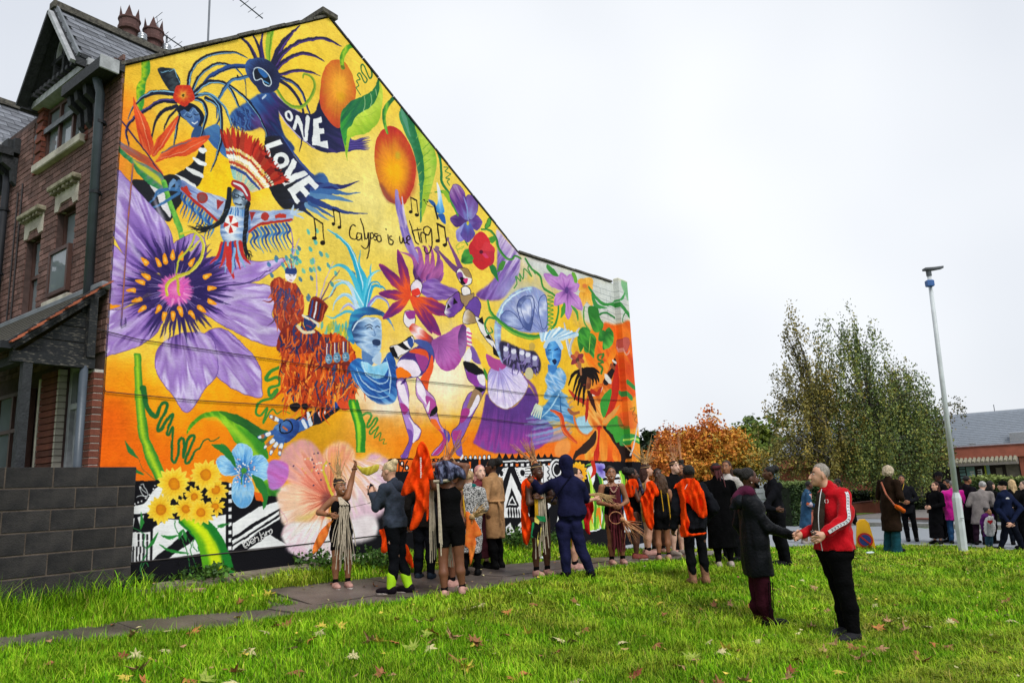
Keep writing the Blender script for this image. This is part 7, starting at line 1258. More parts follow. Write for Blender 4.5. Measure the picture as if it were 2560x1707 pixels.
# ================================================================ people: each layer is sculpted from blended tapered limbs and skinned as one surface
class Sculpt:
 def __init__(s, h): s.h = h; s.ops = []
 def c(s, a, b, ra, rb, k=.03, sq=None): s.ops.append(('c', np.array(a, float), np.array(b, float), ra, rb, k, sq)); return s
 def e(s, c, r, k=.03, R=None): s.ops.append(('e', np.array(c, float), np.array(r if hasattr(r, '__len__') else (r, r, r), float), k, R)); return s
 def poly(s, q, y0, t, seed=0): s.ops.append(('p', np.asarray(q, float), y0, t, seed)); return s
 def clip(s, z, sg=1): s.ops.append(('z', z, sg)); return s
 def warp(s, amp, f, seed=0): s.ops.append(('w', amp, f, seed)); return s
 def grid(s):
  lo = np.full(3, 9e9); hi = -lo
  for o in s.ops:
   if o[0] == 'c': m = max(o[3], o[4]) * 1.05; lo = np.minimum(lo, np.minimum(o[1], o[2]) - m); hi = np.maximum(hi, np.maximum(o[1], o[2]) + m)
   if o[0] == 'e': m = o[2].max() if o[4] is not None else o[2]; lo = np.minimum(lo, o[1] - m); hi = np.maximum(hi, o[1] + m)
  for o in s.ops:
   if o[0] == 'p': lo = np.minimum(lo, [*o[1].min(0)[:1], o[2] - o[3] - .05, o[1].min(0)[1]]); hi = np.maximum(hi, [*o[1].max(0)[:1], o[2] + o[3] + .05, o[1].max(0)[1]])
  h = s.h; lo = lo - 3.5 * h - .02; n = np.ceil((hi + 3.5 * h + .02 - lo) / h).astype(int) + 1; ax = [lo[i] + np.arange(n[i]) * h for i in range(3)]; D = np.full(n, .5, np.float32)
  for o in s.ops:
   if o[0] == 'z': D = np.maximum(D, ((o[1] - ax[2]) * o[2])[None, None, :].astype(np.float32)); continue
   if o[0] == 'p':     # a hanging cloth: an outline with thickness and long folds
    X, Z_ = np.meshgrid(ax[0], ax[2], indexing='ij'); q = o[1]; d = np.full(X.shape, 9.); r = np.random.RandomState(o[4])
    for a, b in zip(q, np.roll(q, -1, 0)): e = b - a; t = np.clip(((X - a[0]) * e[0] + (Z_ - a[1]) * e[1]) / (e @ e + 1e-9), 0, 1); d = np.minimum(d, np.hypot(X - a[0] - t * e[0], Z_ - a[1] - t * e[1]))
    ins = inpoly(X, Z_, q); f = sum(np.sin(X * r.uniform(30, 75) + Z_ * r.uniform(-16, 16) + 6 * r.rand() + 1.6 * np.sin(Z_ * r.uniform(5, 14) + 6 * r.rand())) for _ in range(4)) * o[3] * .36; t = o[3] * .8 * np.where(ins, .3 + .7 * np.sqrt(np.clip(d / .05, 0, 1)), .3)
    Y = np.abs(ax[1][None, :, None] - o[2] - f[:, None, :]); D = np.minimum(D, np.where(ins[:, None, :], Y - t[:, None, :], np.hypot(d[:, None, :], Y) - t[:, None, :] * .5).astype(np.float32)); continue
   if o[0] == 'w':
    X, Y, Z = np.meshgrid(*ax, indexing='ij', sparse=True); r = np.random.RandomState(o[3]); d = 0
    for _ in range(5):
     q = r.randn(3) * o[2] * np.array([1, 1, .45]); q2 = r.randn(3) * o[2] * .5; d = d + np.sin(X * q[0] + Y * q[1] + Z * q[2] + 6 * r.rand() + 1.5 * np.sin(X * q2[0] + Y * q2[1] + Z * q2[2]))
    D = D + (d * o[1] / 2.2).astype(np.float32); continue
   if o[0] == 'c': _, a, b, ra, rb, k, sq = o; m = max(ra, rb) + k + 2 * h; l, g = np.minimum(a, b) - m, np.maximum(a, b) + m
   else: _, a, r, k, R = o; m = (r.max() if R is not None else r) + k + 2 * h; l, g = a - m, a + m
   i0 = np.clip(((l - lo) / h).astype(int), 0, n - 1); i1 = np.clip(((g - lo) / h).astype(int) + 2, 1, n); sl = tuple(slice(x, y) for x, y in zip(i0, i1))
   P = np.meshgrid(*[ax[i][sl[i]] for i in range(3)], indexing='ij', sparse=True); p_ = [P[i] - a[i] for i in range(3)]
   if o[0] == 'c':
    d = b - a; L2 = d @ d + 1e-12; t = np.clip((p_[0] * d[0] + p_[1] * d[1] + p_[2] * d[2]) / L2, 0, 1); q = [p_[i] - t * d[i] for i in range(3)]
    if sq: q[1] = q[1] / sq
    v = np.sqrt(q[0] ** 2 + q[1] ** 2 + q[2] ** 2) - (ra + (rb - ra) * t)
    if sq: v = v * min(1, sq)
   else:
    if R is not None: p_ = [R[0][i] * p_[0] + R[1][i] * p_[1] + R[2][i] * p_[2] for i in range(3)]
    k0 = np.sqrt((p_[0] / r[0]) ** 2 + (p_[1] / r[1]) ** 2 + (p_[2] / r[2]) ** 2); v = (k0 - 1) * r.min() * (.5 + .5 * np.minimum(1, 1)) * 1.3
   w = D[sl]; hh = np.maximum(k - np.abs(w - v), 0) / k; D[sl] = np.minimum(w, v) - hh * hh * k * .25
  return D, lo
 def surf(s):
  D, lo = s.grid(); h = s.h; S = D < 0; n = np.array(D.shape) - 1; cnt = np.zeros(n, np.int8); off = [(i, j, k) for i in (0, 1) for j in (0, 1) for k in (0, 1)]
  sub = lambda A, o: A[o[0]:o[0] + n[0], o[1]:o[1] + n[1], o[2]:o[2] + n[2]]
  for o in off: cnt += sub(S, o)
  C = np.argwhere((cnt > 0) & (cnt < 8)); ID = np.full(n, -1, np.int32); ID[tuple(C.T)] = np.arange(len(C)); acc = np.zeros((len(C), 3)); num = np.zeros(len(C))
  for a in off:
   for ax_ in range(3):
    if a[ax_]: continue
    b = list(a); b[ax_] = 1; va = D[tuple((C + a).T)]; vb = D[tuple((C + b).T)]; x = (va < 0) != (vb < 0); t = np.where(x, va / (va - vb + 1e-12), 0); P = np.tile(np.array(a, float), (len(C), 1)); P[:, ax_] += t; acc += P * x[:, None]; num += x
  V = (C + acc / num[:, None]) * h + lo; F = []
  for ax_ in range(3):
   sh = [slice(None)] * 3; sh[ax_] = slice(0, -1); s2 = [slice(None)] * 3; s2[ax_] = slice(1, None); e = np.argwhere(S[tuple(sh)] != S[tuple(s2)])
   u, v = [(1, 2), (2, 0), (0, 1)][ax_]; e = e[(e[:, u] > 0) & (e[:, v] > 0) & (e[:, u] < n[u]) & (e[:, v] < n[v])]; q = []
   for du, dv in ((1, 1), (0, 1), (0, 0), (1, 0)): c = e.copy(); c[:, u] -= du; c[:, v] -= dv; q.append(ID[tuple(c.T)])
   q = np.stack(q, 1); fl = S[tuple(e.T)]; q[~fl] = q[~fl][:, ::-1]; F.append(q)
  F = np.concatenate(F); F = F[(F >= 0).all(1)]; return V, F
def sculpt_obj(name, parts, m, parent):
 Vs, Fs, o = [], [], 0
 for s in parts:
  V, F = s.surf(); Vs.append(V); Fs.append(F + o); o += len(V)
 return link(name, npmesh(name, np.vstack(Vs), np.vstack(Fs), True), parent, [m])
SHN = ('shoe', 'b48a80', 1)
def at_height(px, py):
 d = ray(px, py); t = 2.0
 while t < 70:
  P = CAM + d * t
  if P[2] < float(height(P[0], P[1])): return P
  t += .02
 return P
def cloth(c, rough=.9, sheen=.03, var=.22): return mat('cloth ' + c + str(rough), tuple(v * .72 for v in lin(c)) if sum(lin(c)) < .1 else c, rough, var, 9.0, .5, 38.0, sheen=sheen if sum(lin(c)) > .1 else 0, spec=.06)
def skinm(c): return mat('skin ' + c, c, .5, .07, 9, .06, 60, trans=.08, spec=.35)
SK = {'d': '4e3022', 'm': '6f4630', 'b': '8d5e42', 'f': 'c99a80', 'p': 'd8b09a'}
def rotz(a): return np.array([[math.cos(a), -math.sin(a), 0], [math.sin(a), math.cos(a), 0], [0, 0, 1]])
def person(label, feet, top, face, skin='d', hair=('short', '15120f'), up=('jacket', '202228'), low=('trousers', '15161a'), shoe='141416', arms=('down', 'down'), b=1.0, j=None, hy=0, hp=0, legs=None, H=None, group=None, depth=None, mouth=None, paint=False, feet_on=None):
 base = at_height(*feet) if depth is None else at(feet[0], feet[1], depth)
 if depth is not None: base[2] = float(height(base[0], base[1]))
 lo_, hi_ = .6, 2.3
 if H is None:
  for _ in range(40):
   m = (lo_ + hi_) / 2
   if proj(base + np.array([0, 0, m]))[1] < top[1]: hi_ = m
   else: lo_ = m
  H = (lo_ + hi_) / 2
 rot = -math.radians(face); R = rotz(rot); root = empty('person', base, rot, label, 'person', group)
 dep = base[1]; h = min(max(dep * .0014, .0105), .026)
 def loc(px, py, dd=0.0): return R.T @ (at(px, py, dep + dd) - base)
 # side lean measured from the head position
 Ld = loc(top[0], top[1]); lean = np.array([Ld[0], Ld[1], 0]); lf = lambda z: lean * np.clip(z / H, 0, 1.05) ** 1.25
 kid = H < 1.45; hs = (.232 if not kid else .215) / .23 * (1 if H > 1.2 else .93); sw = (.108 if not kid else .098) * b * H
 J = {'pel': (0, 0, .53), 'bel': (0, 0, .62), 'che': (0, 0, .725), 'nek': (0, -.005, .835)}; J = {k_: np.array(v) * H for k_, v in J.items()}
 for s, n_ in ((-1, 'L'), (1, 'R')):
  J['sh' + n_] = np.array([s * sw, 0, .793 * H]); J['hip' + n_] = np.array([s * .052 * H * b, 0, .50 * H]); J['kn' + n_] = np.array([s * .056 * H, .012 * H, .275 * H]); J['an' + n_] = np.array([s * .058 * H, -.01 * H, .045 * H])
  E, W = {'down': ((.05, -.03, .63), (.06, .03, .485)), 'front': ((.045, .0, .635), (-.06, .13, .60)), 'pocket': ((.06, -.06, .63), (.02, .05, .53)), 'cross': ((.035, .05, .645), (-.15, .125, .69)), 'fwd': ((.03, .06, .65), (.0, .2, .68)), 'chin': ((.02, .08, .67), (-.05, .12, .80)), 'hip': ((.12, -.05, .68), (.0, -.02, .575))}[arms[0 if s < 0 else 1]]
  J['el' + n_] = np.array([s * (sw + E[0] * H), E[1] * H, E[2] * H]); J['wr' + n_] = np.array([s * (sw + W[0] * H), W[1] * H, W[2] * H])
 for k_ in J: J[k_] = J[k_] + lf(J[k_][2])
 head = np.array([0, .012 * H, H - .112 * hs]) + lf(H)
 for n_, v in (legs or {}).items(): J[n_] = np.array(v) * H
 for n_, v in (j or {}).items():
  if n_ == 'head': head = loc(*v)
  else: J[n_] = loc(*v)
 Rh = rotz(-math.radians(hy)) @ np.array([[1, 0, 0], [0, math.cos(math.radians(hp)), -math.sin(math.radians(hp))], [0, math.sin(math.radians(hp)), math.cos(math.radians(hp))]])
 hl = lambda x, y, z: head + Rh @ (np.array([x, y, z]) * hs)
 fw = 1.03 * b
 def torso(S, t, k=.05):
  S.e(J['pel'], (.092 * H * fw + t, .066 * H + t, .075 * H + t), k).e(J['bel'], (.08 * H * fw + t, .058 * H + t, .1 * H + t), k).e(J['che'], (.092 * H * fw + t, .064 * H + t, .095 * H + t), k); [S.c(J['nek'] - np.array([0, 0, .028 * H]), J['sh' + n_], .03 * H + t, .03 * H + t * .9, .03) for n_ in 'LR']; S.c(J['che'], J['nek'], .06 * H + t * .5, .034 * H + t * .5, k)
 def arm(S, n_, t, end=1.0, w=1.0):
  wr = J['el' + n_] + (J['wr' + n_] - J['el' + n_]) * end; S.c(J['sh' + n_], J['el' + n_], (.034 * H + t) * w, (.027 * H + t) * w, .02); S.c(J['el' + n_], wr, (.0265 * H + t) * w, (.018 * H + t) * w, .015)
 def leg(S, n_, t, z1=None, w=1.0):
  S.c(J['hip' + n_], J['kn' + n_], (.057 * H + t) * w, (.037 * H + t) * w, .02); m = J['kn' + n_] * .62 + J['an' + n_] * .38 + np.array([0, -.008 * H, 0]); S.c(J['kn' + n_], m, (.036 * H + t) * w, (.038 * H + t) * w, .02); S.c(m, J['an' + n_], (.038 * H + t) * w, (.021 * H + t) * w, .02)
 # --- skin: one body with neck, head, ears, nose, hands and fingers
 Bd = Sculpt(h * (1.5 if up[0] not in ('vest', 'dress') else 1.1)); torso(Bd, -.012)
 for n_ in 'LR': arm(Bd, n_, -.002 if up[0] not in ('vest', 'dress') else 0); leg(Bd, n_, -.003); Bd.e(J['an' + n_] + np.array([0, .03 * H, -.018 * H]), (.014 * H, .04 * H, .012 * H), .01)
 Hd = Sculpt(min(h * .72, .013)); Hd.c(J['nek'], head + Rh @ np.array([0, -.015, -.05]) * hs, .034 * H * min(1, fw), .05 * hs, .03)
 for c, r, k in [((0, -.012, .02), (.075, .092, .09), .03), ((0, .022, -.04), (.06, .066, .068), .03), ((0, .058, -.088), (.028, .026, .022), .03), ((0, .08, -.066), (.024, .014, .013), .012), ((.036, .05, -.03), (.024, .022, .026), .02), ((-.036, .05, -.03), (.024, .022, .026), .02)]: Hd.e(hl(*c), np.array(r) * hs, k * hs, Rh.T)
 Hd.c(hl(0, .084, .008), hl(0, .104, -.032), .009 * hs, .015 * hs, .014 * hs)
 for s in (-1, 1): Hd.e(hl(s * .076, -.008, -.012), np.array((.011, .024, .033)) * hs, .008, Rh.T)
 parts = [Bd, Hd]; fat = 1.0 if dep < 14 else 1.25
 for n_, s in (('L', -1), ('R', 1)):
  w = J['wr' + n_]; d = w - J['el' + n_]; d = d / np.linalg.norm(d); L = .1 * H; side = np.cross(d, np.array([0, 0, 1.0])) if abs(d[2]) < .8 else np.array([0, 1.0, 0]); side = side / np.linalg.norm(side)
  if abs(d[2]) < .8: side = np.array([0, 0, 1.0]) - d * d[2]; side /= np.linalg.norm(side)
  pn = np.cross(d, side); pn /= np.linalg.norm(pn); pn = pn if pn @ (np.array([0, 0, .62 * H]) + lf(.6 * H) - w) > 0 else -pn
  Hn = Sculpt(min(h * .55, .011)); pc = w + d * .042 * H; Hn.c(w - d * .02, w + d * .03 * H, .0165 * H, .017 * H, .01); Hn.c(w + d * .025 * H - side * .011 * H, w + d * .05 * H - side * .014 * H, .0125 * H, .011 * H, .012).c(w + d * .025 * H + side * .011 * H, w + d * .05 * H + side * .014 * H, .0125 * H, .011 * H, .012)
  for i, ln in enumerate((.036, .043, .040, .031)):
   q = w + d * .056 * H + side * (.0185 - i * .0123) * H; k1 = q + (d * .8 + pn * .45) * ln * .55 * H; k2 = k1 + (d * .25 + pn * .9) * ln * .5 * H; Hn.c(q, k1, .0056 * H * fat, .0052 * H * fat, .004).c(k1, k2, .0052 * H * fat, .0045 * H * fat, .003)
  q = w + d * .02 * H + side * .016 * H; k1 = q + (d * .5 + side * .5 + pn * .5) * .03 * H; Hn.c(q, k1, .0075 * H, .006 * H * fat, .006).c(k1, k1 + (d * .8 + pn * .4) * .022 * H, .006 * H * fat, .005 * H, .003); parts.append(Hn)
 sculpt_obj('body', parts, skinm(SK.get(skin, skin)), root)
 # --- face
 for s in (-1, 1):
  e = MB(); e.ball(hl(s * .031, .068, .012), np.array([.0135, .009, .0075]) * hs, 8, 5, 0); e.ball(hl(s * .031, .0745, .012), np.array([.0062, .004, .0062]) * hs, 6, 4, 1); e.build('eye', [mat('eye white', 'c9c2bc', .3, 0, 1, 0), mat('dark iris', '1a100c', .2, 0, 1, 0)], root)
  MB().tube([hl(s * .014, .08, .03), hl(s * .032, .077, .036), hl(s * .05, .064, .031)], .004 * hs, 5).build('eyebrow', mat('brow', '1d1512' if skin in 'dmb' else '5a4636', .9), root)
 mo = MB(); sm = .012 if mouth else 0; mo.tube([hl(-.024, .079, -.06 + sm), hl(-.01, .09, -.065), hl(.01, .09, -.065), hl(.024, .079, -.06 + sm)], np.array([.0025, .0045, .0045, .0025]) * hs, 5); mo.build('mouth', mat('smiling teeth', 'd8d2ca', .4) if mouth else mat('lips ' + skin, '4a2620' if skin in 'dm' else '8c4a44', .5), root)
 if paint:
  pm = MB(); [pm.ball(hl(x, y, z), .0036 * hs, 5, 3) for x, y, z in ([(s * (.026 + i * .008), .083 - i * .004, -.02 - (i % 2) * .006) for s in (-1, 1) for i in range(5)] + [(0, .091, .045 + i * .01) for i in range(3)] + [(s * .012, .09, .05) for s in (-1, 1)])]; pm.build('face_paint', mat('white face paint', 'd8d4cc', .7), root)
 # --- hair or headwear
 hc = hair[1]; hm = mat('hair ' + hc, hc, .6, .35, 40, .8, 120, stretch=(1, 1, .3), spec=.3); st = hair[0]; Hr = Sculpt(min(h * .85, .015)); cap = lambda t=.0: Hr.e(hl(0, -.024, .034), np.array((.083 + t, .09 + t, .088 + t)) * hs, .02, Rh.T)
 if st not in ('hood', 'beanie'): cap()
 if st == 'bun': Hr.e(hl(0, -.1, .09), .048 * hs, .02); Hr.warp(.002, 60)
 if st == 'topbun': Hr.e(hl(0, -.05, .15), .06 * hs, .02); Hr.warp(.006, 70)
 if st == 'puff': Hr.e(hl(0, -.12, .07), .07 * hs, .02); Hr.warp(.008, 70)
 if st == 'curl': Hr.e(hl(0, -.07, -.06), np.array((.1, .075, .12)) * hs, .03).e(hl(0, -.08, -.16), np.array((.1, .06, .1)) * hs, .03).warp(.008, 60)
 if st == 'long': Hr.e(hl(0, -.06, -.06), np.array((.088, .06, .12)) * hs, .03).c(hl(-.05, -.06, -.06), hl(-.07, -.03, -.26), .04 * hs, .03 * hs, .02).c(hl(.05, -.06, -.06), hl(.07, -.03, -.26), .04 * hs, .03 * hs, .02).c(hl(0, -.08, -.1), hl(0, -.1, -.26), .05 * hs, .04 * hs, .03).warp(.004, 60)
 if st == 'bob': Hr.e(hl(0, -.03, .0), np.array((.115, .115, .115)) * hs, .03, Rh.T).e(hl(0, -.06, -.06), np.array((.11, .09, .07)) * hs, .03).warp(.008, 60)
 if st in ('crop', 'short', 'hat'): Hr.warp(.0035, 85)
 if st == 'beanie': Hr.e(hl(0, -.02, .045), np.array((.089, .103, .085)) * hs, .02, Rh.T).e(hl(0, -.02, .02), np.array((.092, .106, .03)) * hs, .01, Rh.T); hm = cloth(hc)
 if st == 'hood': Hr.e(hl(0, -.03, .015), np.array((.1, .12, .118)) * hs, .03, Rh.T).c(hl(0, -.05, -.06), J['nek'] + np.array([0, -.01, .0]), .08 * hs, .09 * hs, .04).warp(.004, 30); hm = cloth(hc)
 if st == 'hat': Hr.warp(.002, 60)
 if st not in ('hood', 'beanie', 'bob', 'long', 'curl'): pass
 ho = sculpt_obj('hood' if st == 'hood' else 'beanie' if st == 'beanie' else 'hair', [Hr], hm, root)
 if st == 'hat':
  hb = MB(); q = lambda r, z: [hl(r * math.cos(t), r * 1.1 * math.sin(t) - .01, z) for t in np.linspace(0, 2 * math.pi, 20, endpoint=False)]; rings = [q(.15, .04), q(.15, .048), q(.09, .055), q(.085, .12), q(.05, .14)]; V = [p_ for r_ in rings for p_ in r_]; hb.add(V, [(i * 20 + k_, i * 20 + (k_ + 1) % 20, i * 20 + 20 + (k_ + 1) % 20, i * 20 + 20 + k_) for i in range(4) for k_ in range(20)] + [tuple(range(80, 100))]); hb.build('hat', cloth('17181c'), root, True)
 # --- clothes
 um = cloth(up[1], *(up[3] if len(up) > 3 else ())); kind = up[0]; hem = (up[2] if len(up) > 2 and up[2] else {'jacket': .47, 'vest': .5, 'dress': .37, 'coat': .3, 'puffer': .46}[kind]) * H; t = {'jacket': .02, 'vest': .004, 'dress': .004, 'coat': .024, 'puffer': .034}[kind]
 U = Sculpt(h)
 torso(U, t)
 if kind in ('vest', 'dress'): U = Sculpt(h); U.e(J['pel'], (.094 * H * fw + t, .07 * H + t, .08 * H), .05).e(J['bel'], (.081 * H * fw + t, .06 * H + t, .1 * H), .05).e(J['che'], (.093 * H * fw + t, .066 * H + t, .09 * H), .05); [U.c(J['sh' + n_] * .72 + J['nek'] * .28, J['che'] + (J['sh' + n_] - J['nek']) * .4, .022 * H, .04 * H, .03) for n_ in 'LR']
 if kind in ('coat', 'dress') or hem < .45 * H: U.c(J['bel'] + np.array([0, 0, -.03 * H]), np.array([0, 0, hem - .03]) + lf(hem), .085 * H * fw + t, (.104 if kind == 'coat' else .098) * H * fw + t * .4, .04, .74)
 else: U.c(J['pel'], J['pel'] + np.array([0, 0, hem - .53 * H]), .088 * H * fw + t, .086 * H * fw + t, .03, .76)
 U.clip(hem)
 if kind not in ('vest', 'dress'):
  for n_ in 'LR': arm(U, n_, t * .8, .96, 1.0)
  if st != 'hood': U.c(J['nek'] + np.array([0, -.012, -.02 * H]), J['nek'] + np.array([0, -.006, .012 * H]), .044 * H, .043 * H, .02)
 U.warp(*({'puffer': (.008, 44), 'coat': (.0075, 20), 'jacket': (.007, 27), 'vest': (.002, 22), 'dress': (.0025, 20)}[kind]), seed=int(abs(feet[0])) % 97)
 uo = sculpt_obj({'vest': 'vest_top', 'dress': 'dress', 'coat': 'coat', 'jacket': 'top', 'puffer': 'padded_jacket'}[kind], [U], um, root)
 lk = low[0]; lm = cloth(low[1] or '101010')
 if lk != 'none':
  Lw = Sculpt(h); Lw.e(J['pel'] - np.array([0, 0, .01 * H]), (.096 * H * fw + .006, .07 * H + .006, .08 * H), .05); tt = {'trousers': .012, 'leggings': .004, 'shorts': .006, 'flare': .012, 'skirt': .012}[lk]
  for n_ in 'LR':
   leg(Lw, n_, tt)
   if lk == 'flare': Lw.c(J['kn' + n_], J['an' + n_] + np.array([0, 0, -.02 * H]), .036 * H, .06 * H, .03)
   if lk == 'trousers': Lw.c(J['kn' + n_], J['an' + n_], .04 * H, .033 * H, .02)
  if lk == 'shorts': Lw.clip(.355 * H)
  elif lk == 'skirt': Lw.c(J['pel'], np.array([0, 0, .1 * H]), .1 * H, .12 * H, .04, .8); Lw.clip(.1 * H)
  else: Lw.clip(.04 * H if lk != 'flare' else .01 * H)
  if kind == 'coat': Lw.clip(hem + .05 * H, -1)
  Lw.warp(.006, 28, 5); sculpt_obj({'shorts': 'shorts', 'skirt': 'skirt', 'leggings': 'leggings'}.get(lk, 'trousers'), [Lw], lm, root)
 sh = shoe if isinstance(shoe, tuple) else ('shoe', shoe)
 for n_ in 'LR':
  a = J['an' + n_]; S = Sculpt(min(h * .8, .014)); kd = (a - J['kn' + n_]); S.e(a + np.array([0, .05 * H, -.02 * H]), (.032 * H, .08 * H, .03 * H), .03).e(a + np.array([0, -.005 * H, -.012 * H]), (.032 * H, .042 * H, .042 * H), .03)
  if sh[0] in ('boot', 'kneeboot'): S.c(a, a + (J['kn' + n_] - a) * (.5 if sh[0] == 'boot' else .9), .031 * H, .038 * H, .02)
  if sh == SHN: K = Sculpt(.012); K.c(a + np.array([0, -.004, .0]), a + (J['kn' + n_] - a) * .16, .026 * H, .026 * H, .01); sculpt_obj('sock', [K], cloth('101012'), root)
  S.clip(a[2] - .045 * H + .004); so = sculpt_obj('boot' if 'boot' in sh[0] else 'shoe', [S], cloth(sh[1], .5, 0), root)
  if dep < 14: MB().prism([(a[0] + x * .029 * H, a[1] + (y * .064 + .05) * H, a[2] - .046 * H) for x, y in [(math.cos(q), math.sin(q)) for q in np.linspace(0, 6.283, 14, endpoint=False)] for y in [y * 1.15]], (0, 0, .026 if len(sh) > 2 else .016)).build('sole', mat('pale sole', 'c4b8b2', .7) if len(sh) > 2 else mat('dark sole', '1b1a1a', .8), so)
 return dict(root=root, J=J, H=H, head=head, hl=hl, hs=hs, loc=loc, dep=dep, h=h, top=uo, base=base, R=R)
def strands(P, name, pts_from, lens, m, rad=.006, sway=.03, parent=None, seed=0, down=(0, 0, -1)):
 """hanging cords from a list of local points"""
 r = np.random.RandomState(seed); b = MB()
 for p0, L in zip(pts_from, lens): p0 = np.array(p0, float); s1 = r.randn(3) * sway; s1[2] = 0; d = np.array(down, float); b.tube([p0, p0 + d * L * .35 + s1 * .4, p0 + d * L * .7 + s1 * .8, p0 + d * L + s1], rad, 4, caps=False)
 return b.build(name, m, P['root'], True)
M_STRAW = mat('dry straw', '9a7a4c', .8, .3, 30, .3, c2='c8a878'); M_STRAWR = mat('reddish straw', 'a05a3c', .8, .3, 20, .2, c2='c89a6c'); M_CREAM = mat('cream cord', 'b8ac98', .9, .15, 30, .3); M_BEAD = mat('wooden beads', '7a4a30', .5, .25, 30, .1, c2='a8744c'); M_YCORD = mat('yellow cord', 'c89a14', .8, .15); M_BURG = mat('burgundy cord', '5a1420', .8, .2)
M_ORNG = cloth('de400b', .95, 0, .2); M_BAND = mat('orange bandana', 'd8641a', .8, .2, 12, .3, c2='e8842c')
def headdress(P, tips, m=M_STRAW, base=(0, -.03, .11), n=26, spread=.06, hoop=True, seed=1, w=.007):
 r = np.random.RandomState(seed); b = MB(); c = P['hl'](*base)
 for i in range(n): t = np.array(tips[i % len(tips)]); t = c + (P['loc'](*t) - c) * (.45 + .6 * r.rand()) + r.randn(3) * spread; b.tube([c + r.randn(3) * .015, (c + t) / 2 + r.randn(3) * spread * .35, t], (w, w * .8, .0015), 4, caps=False)
 b.ball(c, (.04, .04, .045), 8, 5); o = b.build('headdress_straw', m, P['root'])
 if hoop: q = MB(); q.tube([P['hl'](.082 * math.cos(t), .1 * math.sin(t) - .02, .055 + .012 * math.sin(t)) for t in np.linspace(0, 6.283, 20)], .006, 5, caps=False); q.tube([P['hl'](.1 * math.cos(t), -.02, .09 + .08 * math.sin(t)) for t in np.linspace(0, 3.14, 12)], .005, 5, caps=False); q.build('headdress_hoop', M_STRAW, P['root'])
def beads(P, c, r, n, sz=.014, tilt=0, name='bracelet'):
 b = MB(); c = np.array(c, float); [b.ball(c + np.array([r * math.cos(t), r * math.sin(t) * math.cos(tilt), r * math.sin(t) * math.sin(tilt)]), sz, 6, 4) for t in np.linspace(0, 6.283, n, endpoint=False)]; return b.build(name, M_BEAD, P['root'], True)
def drape(name, P, ops, m, h=None, warp=(.005, 34), label=None, cat=None, parent=True):
 """ops: capsules (a, b, ra, rb) in local coordinates"""
 S = Sculpt(h or P['h']); [S.c(a, b, ra, rb, .04, sq) for a, b, ra, rb, sq in ops]; S.warp(warp[0], warp[1], 3)
 o = sculpt_obj(name, [S], m, P['root'] if parent else None)
 if not parent: o.location = P['base']; o.rotation_euler = P['root'].rotation_euler; tag(o, label, cat)
 return o
ZN.update(G=(760, 1080, 320 / 1140), i=(1540, 1100, 320 / 1254), l=(2160, 1140, 400 / 2240))
def sheet(name, P, zone, outline, dd, t, m, label=None, cat='sweatshirt', h=.0105):
 Z(zone); S = Sculpt(h)
 for n_, o in enumerate(outline.split('|')):
  q = crom(pts(o.strip()), True, 3); w = np.array([at(x, y, P['dep'] + dd) - P['base'] for x, y in q]); S.poly(w[:, [0, 2]], dd, t, n_ + len(outline))
 o = sculpt_obj(name, [S], m, None if label else P['root']); o.rotation_euler = (0, 0, 0 if label else -P['root'].rotation_euler[2])
 if label: o.location = P['base']; tag(o, label, cat)
 return o
G1, G2 = 'people gathered in front of the mural', 'people standing along the road'
SHN = ('shoe', 'b48a80', 1)
# ---- left group
P = person('smiling girl in a black costume raising one arm beside the pink flower, cream fringe', (855, 1471), (850, 1197), 152, 'b', ('bun', '1a1412'), ('dress', '121214', .36), ('shorts', '121214'), SHN, ('hip', 'hip'), .95, {'shL': (868, 1243, -.02), 'elL': (878, 1204, .04), 'wrL': (886, 1172, .02), 'elR': (797, 1281, -.05), 'wrR': (826, 1288, -.16), 'shR': (834, 1247, 0)}, hy=-18, group=G1, mouth=1, paint=True)
headdress(P, [(838, 1112, 0), (850, 1140, 0), (845, 1120, .1), (820, 1150, 0), (870, 1150, 0)], n=18, spread=.03); H_ = P['H']; r = np.random.RandomState(2)
cx = [P['loc'](848 + 26 * r.rand(), 1262 + 10 * r.rand(), -.16 + .05 * r.rand()) for _ in range(34)]; strands(P, 'fringe', cx, [.35 + .5 * r.rand() for _ in cx], M_CREAM, .0065, .06, seed=3); b = MB(); [b.tube([P['loc'](845 + 8 * r.rand(), 1243, -.1), P['loc'](850 + 22 * r.rand(), 1262, -.15)], .008, 4) for _ in range(16)]; b.build('collar_cord', M_CREAM, P['root'])
beads(P, P['J']['wrL'], .03, 9, .013, .3); beads(P, P['J']['wrR'] + np.array([0, 0, .02]), .035, 10, .015); sheet('bandana', P, 'G', '200,820 260,780 240,830 190,960 90,1085 85,1000 140,890', -.12, .02, M_BAND)
sheet('yellow_cloth', P, 'G', '465,290 520,312 600,300 665,285 655,345 580,385 540,380 490,340', .05, .025, mat('yellow satin', 'c8b83c', .45, .15, 5, .1), 'pale yellow cloth held out by the girl with the raised arm', 'cloth')
P = person('blonde woman in a grey hooded sweatshirt taking a photograph with her phone', (1000, 1485), (975, 1154), 288, 'f', ('bun', 'c8b48c'), ('jacket', '343b48', .5), ('leggings', '15171c'), ('shoe', '1c161e', 1), ('fwd', 'fwd'), 1.15, {'elL': (940, 1268, -.18), 'wrL': (930, 1236, -.12), 'elR': (950, 1262, .12), 'wrR': (936, 1232, .05), 'knL': (985, 1400, 0), 'anL': (977, 1470, -.02), 'knR': (1003, 1402, .1), 'anR': (1022, 1466, .1)}, hp=-12, group=G1)
